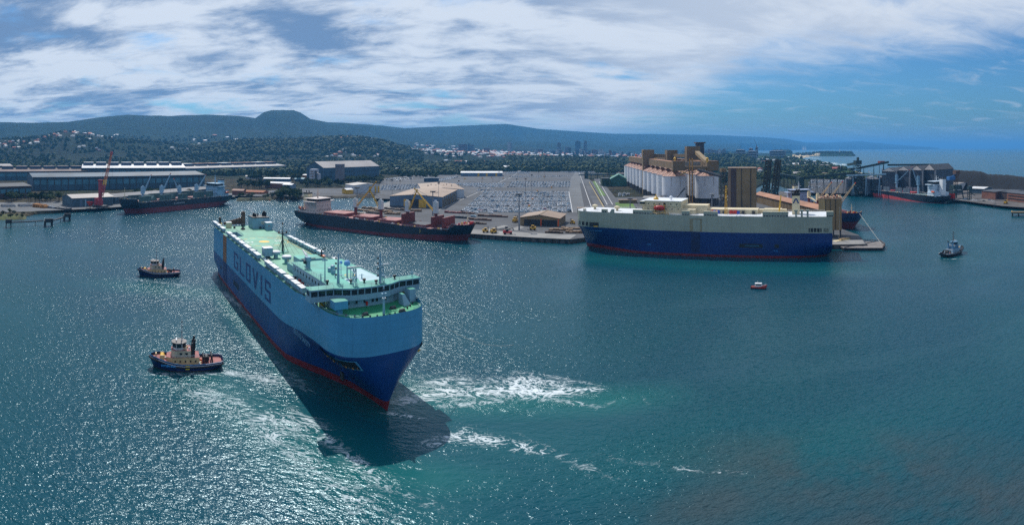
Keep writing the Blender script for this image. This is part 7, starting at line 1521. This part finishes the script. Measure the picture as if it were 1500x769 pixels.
r, Lx, D = shed('terminal_shed', 'wide pale-roofed shed behind the far right bulk carrier', (1350, 277), (1398, 280), 60, 11, wall_wh, roof_lt, 2, ridge='width'); front(r, 'door', Lx * .42, Lx * .55, 0, 9, yellow, .2)
r, Lx, D = shed('terminal_shed', 'blue-white shed right of the pale-roofed one', (1399, 275), (1431, 277), 40, 9, wall_blue, roof_wh, 2, ridge='width'); r, Lx, D = shed('terminal_shed', 'low blue shed with white roof left of the brown brick warehouse', (1420, 283), (1441, 284), 30, 8, wall_steel, roof_wh, 2, ridge='width')
r, Lx, D = shed('brick_warehouse', 'brown brick warehouse with dark side at the right', (1438, 290.5), (1458, 292.5), 40, 11, wall_red, darkgrey, 1, ridge='width')
for k_ in range(3): sidewall(r, 'window_band', Lx, 2, 38, 2 + k_ * 3, 3.6 + k_ * 3, black, .1)
r, Lx, D = shed('brick_warehouse', 'brown brick warehouse at the right edge of the picture', (1475, 294), (1560, 304), 40, 11.5, wall_red, darkgrey, 1, ridge='width')
for k_ in range(2): front(r, 'window_band', 3, Lx - 3, 2.5 + k_ * 4, 4.3 + k_ * 4, black, .1)
r, Lx, D = shed('brick_warehouse', 'dark warehouse between the two brown brick ones', (1459, 291.5), (1482, 293), 40, 11, mat('dark_brown_wall', (.06, .04, .04), .8), darkgrey, 1, ridge='width')
r = thing('unloader_crane', 'dark blue and rust grab unloader crane right of the far bulk carrier', 'crane', rx(1400, 790)); m = MB()
for x in (-9, 9):
    for y in (-7, 7): m.tube((x, y, 0), (x * .7, y * .7, 20), .9, n=5)
m.box(-9, 9, -6, 6, 9, 12); m.box(-8, 8, -5, 5, 14, 20); m.build('portal', steel_dk, r); m = MB(); m.lattice((0, 0, 20), (2, 0, 38), 4, 6, .5); m.box(-3, 6, -3, 3, 36, 41); m.build('tower', brownsteel, r); m = MB(); m.box(-16, -4, -3, 3, 28, 33); m.tube((-16, 0, 31), (6, 0, 37), .6, n=5); m.build('cabin', mat('cabin_blue', (.03, .14, .35), .5), r)
for k_, (px, lb) in enumerate(((1391, 'left red hopper under the grab crane'), (1396, 'right red hopper under the grab crane'))): r = thing('hopper', lb, 'hopper', rx(px, 775)); m = MB(); m.box(-2, 2, -2, 2, 2, 9); m.build('bin', red, r); m = MB(); m.box(-2.4, 2.4, -2.4, 2.4, 0, 2); m.build('base', darkgrey, r)
r = thing('small_loader', 'small dark loader crane on the quay right of the grab crane', 'crane', rx(1420, 770)); m = MB(); m.lattice((0, 0, 0), (0, 0, 17), 4, 5, .5); m.box(-3, 4, -2, 2, 15, 20); m.tube((0, 0, 12), (12, 0, 6), .6, n=5); m.build('frame', steel_dk, r)
r = thing('wharf_platform', 'dark piled wharf with pale deck beside the stern of the far right ship', 'wharf', at(1386, 296, 0), -1.05); m = MB(); m.box(0, 66, -5, 8, 1.8, 3.7, 0, 1); m.build('deck', [black, concrete], r)
for i in range(8): m = MB(); m.tube((2 + i * 8.6, -3, -2), (2 + i * 8.6, -3, 1.9), .6, n=6); m.build('pile', black, r)
r = thing('work_boat', 'small dark work boat tied under the right bank', 'boat', at(1458, 303.5, 0), .4); m = MB(); m.prism([(-5, -2), (3, -2), (6, 0), (3, 2), (-5, 2)], -.4, 1.4); m.build('hull', black, r); m = MB(); m.box(-3, 1, -1.4, 1.4, 1.4, 4); m.tube((0, 0, 4), (0, 0, 7.5), .15, n=4); m.build('cabin', steel_dk, r)
r = thing('yellow_digger', 'yellow digger on the bank at the right', 'digger', at(1473, 298.5, WZ), .3); m = MB(); m.box(-3, 3, -1.6, 1.6, 1.2, 3.2); m.tube((2, 0, 2.5), (6, 0, 5), .4, n=5); m.tube((6, 0, 5), (8, 0, 1), .3, n=5); m.build('body', yellow, r); m = MB(); m.box(-3.2, 3.2, -1.9, -1.1, 0, 1.2); m.box(-3.2, 3.2, 1.1, 1.9, 0, 1.2); m.build('track', black, r); m = MB(); m.box(-1, 1, -1.2, 1.2, 3.2, 4.6); m.build('cab', glass, r)
# coal mound along the shore, rocks
def mound(name, label, px0, px1, rr0, rr1, hgt_, width, m_, n=60, k=10, kind='structure', cat=None, tops=None):
    v = []; f = []
    for i in range(n + 1):
        q = i / n; px = px0 + (px1 - px0) * q; rc_ = rr0 + (rr1 - rr0) * q; hh = hgt_ if tops is None else (CH - rc_ * (lerp_pts(px, tops) - HY) / F)
        for j in range(k + 1):
            s_ = j / k; o_ = (s_ - .5) * width; p = pol(px, rc_ + o_); e_ = min(1, 2.6 * min(s_, 1 - s_)) * min(1, q * 14 + .02, (1 - q) * 14 + .02) if tops is None else min(1, 2.6 * min(s_, 1 - s_)) * min(1, q * 30 + .02)
            v.append((p.x, p.y, -1 + (hh + 1) * e_ + (rg.random() - .5) * hh * .05 * e_))
    for i in range(n):
        for j in range(k): a = i * (k + 1) + j; f.append((a, a + k + 1, a + k + 2, a + 1))
    o = np_mesh(name, v, np.array(f)[:, ::-1], m_, smooth=True); return tag(o, label, cat, kind=kind)
mound('breakwater_bank', 'long dark bank between the right quay and the sea', 1366, 1620, 1010, 900, 20, 90, coal, 90, 10, 'structure', None, [(1366, 249.5), (1380, 248), (1438, 251.5), (1446, 255.5), (1475, 256.5), (1500, 259.5), (1620, 266)])
mound('rock_bank', 'grey rocky bank of the inner channel', 1139, 1182, 905, 862, 5.5, 60, rock, 30, 8)
mound('shore_bank', 'earth bank of the shore', 345, 400, 800, 815, 4.2, 20, mat('scrub_earth', (.06, .065, .03), .95, .4, .1), 30, 6)
mound('shore_bank', 'earth bank of the shore', 440, 575, 830, 855, 4.0, 16, mat('scrub_earth2', (.08, .07, .05), .95, .4, .1), 30, 6)
mound('shore_bank', 'grassy bank of the shore at the left', -60, 40, 600, 605, 4.4, 36, mat('scrub_green', (.07, .08, .02), .95, .4, .1), 30, 6); mound('shore_bank', 'low spit', 20, 96, 625, 660, 3.6, 10, mat('scrub_green2', (.05, .05, .03), .95, .4, .1), 30, 6)

# ------------------------------------------------------------------ trees
def tree_mesh(seed, h, w_, n_cl, lf, cone=False, size=.5):
    rg_ = random.Random(seed); tk = MB(); tk.tube((0, 0, 0), (.1, 0, h * .45), h * .035, h * .022, 6)
    lobes = []
    for i in range(5):
        a = 2 * PI * i / 5 + rg_.random(); q = (w_ * .32 * math.cos(a), w_ * .32 * math.sin(a), h * (.55 + .28 * rg_.random())); lobes.append((q, w_ * (.22 + .12 * rg_.random()))); tk.tube((.05, 0, h * .35), q, h * .016, h * .008, 4)
    lobes.append(((0, 0, h * .8), w_ * .28)); lobes.append(((0, 0, h * .55), w_ * .3)); cr = MB()
    if cone: lobes = [((0, 0, h * (.2 + .78 * i / 9)), w_ * .42 * (1.05 - i / 9)) for i in range(10)]
    for i in range(n_cl):
        (cx_, cy_, cz_), rad = rg_.choice(lobes); d = Vector((rg_.gauss(0, 1), rg_.gauss(0, 1), rg_.gauss(0, 1))).normalized() * rad * rg_.random() ** .35
        c_ = Vector((cx_, cy_, cz_)) + Vector((d.x, d.y, d.z * .75)); s_ = size * h * .1 * (.6 + .8 * rg_.random()); u = Vector((rg_.gauss(0, 1), rg_.gauss(0, 1), rg_.gauss(0, .6))).normalized() * s_; v = u.orthogonal().normalized() * s_ * .8
        cr.add([c_ - u, c_ + v, c_ + u, c_ - v], [(0, 1, 2, 3)])
    a = tk.build('trunk', bark); b_ = cr.build('crown', lf); ta, tb = a.data, b_.data; bpy.data.objects.remove(a); bpy.data.objects.remove(b_); return ta, tb
protos = [tree_mesh(1, 9, 9, 300, leaf, size=.8), tree_mesh(2, 11, 9, 340, leaf, size=.75), tree_mesh(3, 8, 10, 280, leaf2, size=.85), tree_mesh(4, 12, 8, 340, leaf2, size=.7), tree_mesh(5, 16, 7, 320, leaf, True, .5)]
def tree(x, y, z, k, s, label, group):
    o = thing('tree', label, 'tree', (x, y, z), rg.random() * 6.28, group); o.scale = (s, s, s * (.85 + .3 * rg.random())); inst(protos[k][0], 'trunk', o); inst(protos[k][1], 'crown', o)
def grove(poly, n, ks, smin, smax, label, group):
    """poly: pixel box (x0, y0, x1, y1) on the ground"""
    x0, y0, x1, y1 = poly
    for _ in range(n):
        px, py = rg.uniform(x0, x1), rg.uniform(y0, y1); p = at(px, py, WZ); tree(p.x, p.y, 3.0, rg.choice(ks), rg.uniform(smin, smax), label, group)
grove((402, 287, 440, 291.5), 34, (0, 1), .85, 1.5, 'dark green mangrove tree in the clump on the shore', 'mangroves on the shore'); grove((350, 287, 402, 290.5), 16, (0, 2), .4, .75, 'low scrub tree on the bank left of the mangroves', 'scrub on the shore bank')
grove((443, 270, 500, 274), 26, (0, 1), .9, 1.5, 'dark tree in the belt below the grey tower', 'trees below the grey tower'); grove((500, 264.5, 560, 269), 34, (1, 2), 1.0, 1.6, 'olive green tree in the belt right of the grey tower', 'trees below the grey tower'); grove((581, 257, 640, 262), 36, (0, 1), .9, 1.5, 'dark tree in the belt at the back of the left car rows', 'trees behind the car rows')
grove((360, 262, 440, 266), 34, (1, 2, 3), 1.1, 1.9, 'bushy tree in front of the long hall end', 'trees around the long hall end'); grove((345, 271, 400, 277), 26, (2, 3), .9, 1.4, 'yellowish tree behind the shore yard', 'trees behind the shore yard'); grove((0, 291, 90, 297), 22, (0, 3), .8, 1.3, 'dim tree in front of the left works', 'trees before the left works'); grove((0, 312, 34, 320), 12, (2, 3), .3, .6, 'yellow-green bush on the left spit', 'bushes on the left spit')
grove((190, 285, 280, 289), 8, (0, 1), 1.0, 1.5, 'dark tree against the teal hall wall', 'trees against the teal hall'); grove((1395, 266, 1425, 272), 12, (0, 1), .7, 1.1, 'dark tree beside the dark bank at the right', 'trees by the dark bank'); grove((895, 250, 912, 253), 8, (0, 1), .9, 1.2, 'tree beside the rail sidings behind the green store', 'trees by the sidings'); grove((1075, 258, 1130, 270), 14, (1, 3), 1.0, 1.5, 'tree behind the tan tower', 'trees behind the tan tower')
# mass of far trees as one body
low = []
for sd0 in range(4):
    b_ = MB(); rq = random.Random(sd0)
    for i in range(34):
        d = Vector((rq.gauss(0, 1), rq.gauss(0, 1), abs(rq.gauss(0, .9)))).normalized(); c_ = Vector((d.x * 4.5, d.y * 4.5, 1.5 + d.z * 7)) * (.75 + .3 * rq.random()); u = d.orthogonal().normalized() * (1.7 + rq.random() * 1.4); v = d.cross(u).normalized() * (1.5 + rq.random() * 1.4); k_ = Vector((rq.gauss(0, .5), rq.gauss(0, .5), rq.gauss(0, .5))); b_.add([c_ - u + k_, c_ - v, c_ + u - k_, c_ + v], [(0, 1, 2, 3)])
    o = b_.build('lowtree', leaf if sd0 % 2 else leaf2); low.append(o.data); bpy.data.objects.remove(o)
items = []
def scatter(n, px0, px1, r0_, r1_, dens=None, smin=.8, smax=1.5):
    k = 0; tries = 0
    while k < n and tries < n * 6:
        tries += 1; px = rg.uniform(px0, px1); q = rg.random(); rr_ = math.exp(math.log(r0_) + (math.log(r1_) - math.log(r0_)) * q); p = pol(px, rr_)
        if dens and mnoise.noise(Vector((p.x / 220, p.y / 220, 0))) + .5 * mnoise.noise(Vector((p.x / 70, p.y / 70, 3))) < dens: continue
        items.append([low[rg.randrange(4)], p.x, p.y, 0, rg.random() * 6.3, rg.uniform(smin, smax) * (1 + rr_ / 9000)]); k += 1
scatter(1500, 350, 870, 1680, 2300, -.05, 1.0, 1.8); scatter(1500, 740, 930, 2150, 2900, -.3, 1.0, 1.6); scatter(700, 870, 1100, 1500, 2900, -.1, 1, 1.7); scatter(600, 280, 460, 1330, 1700, -.1, 1, 1.7); scatter(3800, -60, 620, 1650, 4400, -.25, .8, 1.5); scatter(2400, 280, 600, 2500, 3300, -.4, 1.2, 2.0); scatter(700, 450, 1100, 2600, 5200, .10, .9, 1.5)
scatter(1100, 1060, 1240, 1150, 3200, -.1, .8, 1.5); scatter(300, 560, 680, 1480, 1720, 0, .9, 1.5); scatter(120, 1134, 1160, 6000, 6900, None, 2, 3.4); scatter(200, 1165, 1250, 5050, 5400, None, .8, 1.3); scatter(500, 1000, 1100, 3000, 7000, 0, 1.5, 2.5)
A_ = np.array([[i[1], i[2]] for i in items]); rA = np.hypot(A_[:, 0], A_[:, 1]); pA = CX + F * np.arctan2(A_[:, 0], A_[:, 1]); hA = terr(pA, rA, A_[:, 0], A_[:, 1])[0]
for i, h_ in zip(items, hA): i[3] = float(h_) - .3
items = [i for i, h_ in zip(items, hA) if h_ > .5]
joined('far_woodland', items, 'dark woodland between the port, the suburbs and the hills')

# ------------------------------------------------------------------ houses and the city
def house_mesh(seed, wl_, rf_):
    m = MB(); rq = random.Random(seed); L, W, H = rq.uniform(12, 22), rq.uniform(9, 13), rq.uniform(3.4, 6.5)
    m.box(-L / 2, L / 2, -W / 2, W / 2, -2, H, 0); m.add([(-L / 2 - .6, -W / 2 - .6, H), (L / 2 + .6, -W / 2 - .6, H), (L / 2 + .6, W / 2 + .6, H), (-L / 2 - .6, W / 2 + .6, H), (-L / 2 + 2, 0, H + 2.6), (L / 2 - 2, 0, H + 2.6)], [(0, 1, 5, 4), (1, 2, 5), (2, 3, 4, 5), (3, 0, 4)], 1); m.box(-1, .2, -W / 2 - .05, -W / 2, .2, 2.2, 2); o = m.build('house', [wl_, rf_, glass]); d = o.data; bpy.data.objects.remove(o); return d
wl1, wl2 = mat('house_cream', (.5, .47, .42), .8), mat('house_brick', (.28, .13, .09), .8); roofs = {'white': mat('house_roof_white', (.48, .50, .52), .6), 'terracotta': mat('house_roof_terracotta', (.36, .12, .07), .8), 'grey': mat('house_roof_grey', (.28, .29, .31), .7), 'blue-grey': mat('house_roof_blue', (.20, .30, .40), .6)}
hp = [(house_mesh(10 + i, (wl1, wl2)[i % 2], roofs[c_]), c_) for i, c_ in enumerate(('white', 'terracotta', 'grey', 'blue-grey', 'white', 'terracotta', 'white'))]
hs_ = []
def houses(n, px0, px1, r0_, r1_, dens=0.0):
    k = 0; tr_ = 0
    while k < n and tr_ < n * 8:
        tr_ += 1; px = rg.uniform(px0, px1); rr_ = r0_ + (r1_ - r0_) * rg.random(); p = pol(px, rr_)
        if mnoise.noise(Vector((p.x / 330, p.y / 330, 7))) < dens: continue
        m_, c_ = rg.choice(hp); hs_.append([rr_, p.x, p.y, m_, c_, px]); k += 1
houses(420, 480, 800, 2300, 4300, -.1); houses(150, -40, 500, 2500, 4400, .05); houses(850, 600, 1060, 3000, 5200, -.35); houses(46, 1080, 1230, 1500, 3100, .05); houses(26, 10, 170, 2700, 3300, -.1); houses(120, 380, 560, 3000, 3600, 0)
hs_.sort(key=lambda q: q[0]); A_ = np.array([[q[1], q[2]] for q in hs_]); rA = np.array([q[0] for q in hs_]); pA = np.array([q[5] for q in hs_]); hA = terr(pA, rA, A_[:, 0], A_[:, 1])[0]
rest = []; k = 0
for q, h_ in zip(hs_, hA):
    if h_ < .5: continue
    if k < 290:
        where = 'between the port and the sea' if q[5] > 1080 else ('in the suburb left of the city' if q[5] > 480 else 'on the slopes below the escarpment at the left')
        o = inst(q[3], 'house', None, (q[1], q[2], float(h_) + .5), rg.random() * 3.1, 1.15); tag(o, f'small house with {q[4]} roof {where}', 'house', 'houses of the suburbs'); k += 1
    else: rest.append((q[3], q[1], q[2], float(h_) + .5, rg.random() * 3.1, rg.choice((1.1, 1.3, 1.7))))
joined('distant_houses', rest, 'mass of distant suburban houses')
def block_b(label, px, ytop, w_px, rr_, mw_, floors=8, cap=None, ang=0, yb=None, d_=None):
    th = (px - CX) / F; w_ = w_px / F * rr_; zt_ = CH - rr_ * (ytop - HY) / F; z0 = float(th_at(rr_ * math.sin(th), rr_ * math.cos(th))); p = pol(px, rr_, z0); r = thing('city_block', label, 'high-rise', p, -th + ang, 'city buildings on the horizon'); h = zt_ - z0; d_ = d_ or w_ * .8
    m = MB(); m.box(-w_ / 2, w_ / 2, 0, d_, -6, h); m.build('wall', mw_, r); m = MB()
    for k_ in range(floors): z = h * (k_ + .35) / floors; m.box(-w_ / 2 + w_ * .06, w_ / 2 - w_ * .06, -w_ * .01 - .1, .05, z, z + h / floors * .45)
    o = m.build('window_band', glass, r); m = MB(); m.box(-w_ * .35, w_ * .3, d_ * .2, d_ * .8, h, h + max(3, h * .05)); m.build('roof', cap or grey, r)
cw = [mat('city_white', (.62, .63, .65), .7), mat('city_grey', (.22, .24, .28), .7), mat('city_dark', (.06, .08, .12), .5), mat('city_brick', (.24, .12, .10), .8), mat('city_blue', (.10, .17, .26), .5)]
CB = [('brown slab hospital block left of the city', 678, 211.5, 13, 4200, 3, 5), ('dark slab beside the brown hospital block', 690, 212, 9, 4250, 1, 6), ('narrow dark stair tower of the hospital', 686.5, 210.5, 2.5, 4180, 2, 8), ('low brick block right of the hospital', 713, 217, 9, 4000, 3, 3), ('tall slim white tower standing alone left of the city', 745.5, 208.5, 4, 4300, 0, 14), ('slim grey tower beside the lone white tower', 748.3, 209, 3, 4400, 1, 14), ('grey tower with peaked top at the left of the downtown', 819, 209.5, 6, 4500, 1, 12), ('widest and tallest tower of the downtown', 846.5, 207, 8, 4600, 4, 14), ('tall slim tower at the right of the downtown', 857.5, 207, 5, 4650, 1, 16), ('dark block with a yellow stripe in the downtown', 845.5, 219, 5, 4200, 2, 7), ('white block beside the yellow stripe block', 850.5, 218, 3.5, 4250, 0, 8), ('dark glass block right of the white block', 855, 218.5, 5, 4300, 2, 8),
      ('grey mid-rise block with dark roof in the downtown', 832, 215.5, 9, 4400, 1, 7), ('blue mid-rise at the left edge of the downtown', 811, 221, 6, 4100, 4, 6), ('long low grey block in front of the peaked tower', 820, 219.5, 8, 4250, 1, 5), ('dark slab below the peaked tower', 834.5, 216.5, 4, 4150, 2, 8), ('white hotel block right of the downtown', 880, 219, 6, 4200, 0, 7), ('blue-grey block right of the white hotel', 899.5, 222, 6, 4000, 4, 6), ('brick block among trees right of the downtown', 871, 219.5, 9, 4500, 3, 4), ('dark brown low block left of the downtown', 791, 218.5, 9, 4600, 3, 3), ('low white block in front of the white hotel', 889.5, 226, 8, 3500, 0, 3), ('low white block near the lone tower', 750, 222, 6, 3900, 0, 5), ('brown block left of the peaked tower', 760, 220, 5, 4200, 3, 5)]
for lb, px, yt, wpx, rr_, mi, fl in CB: block_b(lb, px, yt, wpx, rr_, cw[mi], fl)
for k_ in range(74):
    px = 1030 + k_ * 2.1 if k_ < 16 else (760 + (k_ - 16) * 9.5 if k_ < 34 else rg.uniform(700, 1010)); px += rg.uniform(-1, 1); block_b('mid-rise block in the row behind the silos' if k_ < 16 else 'low city block in the haze of the downtown', px, rg.uniform(217.5, 221) if k_ < 16 else rg.uniform(219.5, 223.5), rg.uniform(2, 4), rg.uniform(3600, 5200), cw[rg.choice((0, 1, 1, 4, 3))], 6)
for lb, px, yt, wpx, rr_, mi in (('grey arena with pale curved roof right of the tan tower', 1102, 221.5, 13, 3000, 1), ('stadium stand with a white roof, left one', 1085, 219.5, 14, 3200, 1), ('stadium stand with a white roof, right one', 1139, 221, 24, 3400, 1), ('dark block with a crane behind the stadium', 1108.5, 215.5, 4, 3600, 1), ('low dark hall behind the stadium stands', 1100, 217.5, 6, 3500, 3)):
    block_b(lb, px, yt, wpx, rr_, cw[mi], 3, cap=roof_wh, d_=60)
r = thing('tower_crane', 'thin tower crane over the dark block behind the stadium', 'crane', pol(1108, 3590, 70)); m = MB(); m.lattice((0, 0, 0), (0, 0, 26), 3, 6, .6); m.tube((0, 0, 26), (-16, 0, 62), .9, n=4); m.build('jib', brownsteel, r)
r = thing('lighthouse', 'thin white lighthouse on the distant headland', 'lighthouse', pol(1230, 5050, 34)); m = MB(); m.lathe((0, 0, 0), [(3.5, 0), (2.2, 22), (3, 22.5), (2, 26), (.3, 28)], 12); m.build('shaft', white, r)
r = thing('tank', 'brown round storage tank beside the far car rows', 'tank', at(1206, 258.5, WZ)); m = MB(); m.lathe((0, 0, 0), [(13, 0), (13, 9), (1, 10.5)], 24); m.build('shell', wall_brn, r)
for lb, a, b_, m1, m2 in (('dark hut at the edge of the bright green playing field', (1162, 259), (1173, 259), wall_steel, roof_lt), ('white domed hall near the beach', (1161, 243.5), (1170, 243.5), wall_wh, roof_wh), ('long pale hall near the far beach', (1201, 246.5), (1216, 246.5), wall_wh, roof_lt), ('red-roofed long hall by the storage tank', (1219, 250.5), (1231, 250.5), wall_tan, mat('red_hall_roof', (.28, .07, .05), .7)), ('orange-roofed hall left of the playing field', (1141, 249.5), (1146, 249), wall_tan, roof_org), ('white-roofed hall behind the silos', (1060, 256), (1072, 258), wall_wh, roof_wh), ('pale hall in the woods behind the car terminal', (741, 240.5), (762, 240.5), wall_wh, roof_wh), ('small white hall near the back gate', (738, 248), (746, 248), wall_wh, roof_wh), ('long pale school roof in the suburb', (563, 232.5), (581, 231), wall_wh, roof_wh), ('pale-roofed hall in the suburb right of the school', (664, 234.5), (678, 234.5), wall_wh, roof_wh)):
    shed('hall', lb, a, b_, 40, 8, m1, m2, 4, ridge='width', cat='hall')

# smoke from the funnel, thin
SM = bpy.data.materials.new('funnel_smoke'); SM.use_nodes = True; t = NT(SM); t.n.clear(); pv = t.new('ShaderNodeVolumePrincipled'); pv.inputs['Color'].default_value = (.9, .93, 1, 1); pv.inputs['Density'].default_value = .16; o_ = t.new('ShaderNodeOutputMaterial'); t.l.new(pv.outputs[0], o_.inputs['Volume'])
wv = go + gd * 8.6 + gn * 7.0; m = MB()
for k_ in range(4):
    b0 = len(m.v); c_ = Vector((wv.x - 1.2 * k_, wv.y + .5 * k_, GZ + 9.6 + k_ * .8)); m.lathe(c_, [(.1, -.8), (.9, -.5), (1.2, 0), (.9, .5), (.1, .8)], 10)
o = m.build('funnel_smoke', SM, None, True); tag(o, 'thin pale exhaust over the moving ship funnel', kind='stuff')

# ------------------------------------------------------------------ tidy: pieces too small to pick apart stay joined as stuff
SMALL = set('landing_marks landing_letters bow_name side_opening walkway_lines recess_railing railing roof_railing platform_railing deck_piping window_band ladder deck_gear exhaust_pipe name_board deck_locker mast_stay davit wing_support foredeck_winch roof_panels ramp_frame door_frame mooring_opening mast crane_wire fender fenders funnel_mark ship_line_name tug_name tug_mark bow_gear towing_gear signal_mast radar_scanner search_light aerial side_door rail_mast boom portal pipework spout frame plant roof_plant chute pipe radar_mast anchor_pocket'.split())
for o in bpy.data.objects:
    if o.type == 'MESH' and o.parent is not None and o.name.split('.')[0] in SMALL: o['kind'] = 'stuff'

def split_part(o):
    me = o.data; par = list(range(len(me.vertices)))
    def f(a):
        while par[a] != a: par[a] = par[par[a]]; a = par[a]
        return a
    for e in me.edges:
        a, b_ = f(e.vertices[0]), f(e.vertices[1])
        if a != b_: par[a] = b_
    g = {}
    for v in me.vertices: g.setdefault(f(v.index), []).append(v.co)
    ks = list(g); bb = [[min(v[i] for v in g[k]) - .15 for i in range(3)] + [max(v[i] for v in g[k]) + .15 for i in range(3)] for k in ks]; p = list(range(len(ks)))
    def h(a):
        while p[a] != a: a = p[a]
        return a
    for i in range(len(ks)):
        for j in range(i):
            if all(bb[i][k] <= bb[j][k + 3] and bb[j][k] <= bb[i][k + 3] for k in range(3)): p[h(i)] = h(j)
    cl = {k: h(i) for i, k in enumerate(ks)}; groups = sorted(set(cl.values()))
    if len(groups) < 2: return
    nm = {'leg_frame': 'leg'}.get(o.name.split('.')[0], o.name.split('.')[0])
    for gi in groups:
        vm = {}; vs = []; fs = []; ms = []
        for pl in me.polygons:
            if cl[f(pl.vertices[0])] != gi: continue
            q = []
            for vi in pl.vertices:
                if vi not in vm: vm[vi] = len(vs); vs.append(tuple(me.vertices[vi].co))
                q.append(vm[vi])
            fs.append(q); ms.append(pl.material_index)
        m2 = MB(); m2.v, m2.f, m2.m = vs, fs, ms; m2.build(nm, list(me.materials), o.parent)
    bpy.data.objects.remove(o)
for o in [o for o in bpy.data.objects if o.type == 'MESH' and o.parent is not None and o.name.split('.')[0] in set('bow_winch column fork post standpipe leg_frame track stern_winch roof_patch link_gallery satellite_dome'.split())]: split_part(o)

m = MB(); q = on_hull(192, 26.5, 1, .1); a = Vector((go.x + gd.x * q.x + gn.x * q.y, go.y + gd.y * q.x + gn.y * q.y, 26.5)); b_ = at(752, 505, 0)
for i in range(16):
    f = lambda t_: a.lerp(b_, t_) - Vector((0, 0, 9 * t_ * (1 - t_) * 4 * .45))
    m.tube(f(i / 16), f((i + 1) / 16), .07, n=4, cap=False)
o = m.build('tow_line', mat('rope', (.5, .48, .42), .9)); tag(o, 'thin pale line running from the moving ship bow down to the water', 'rope')
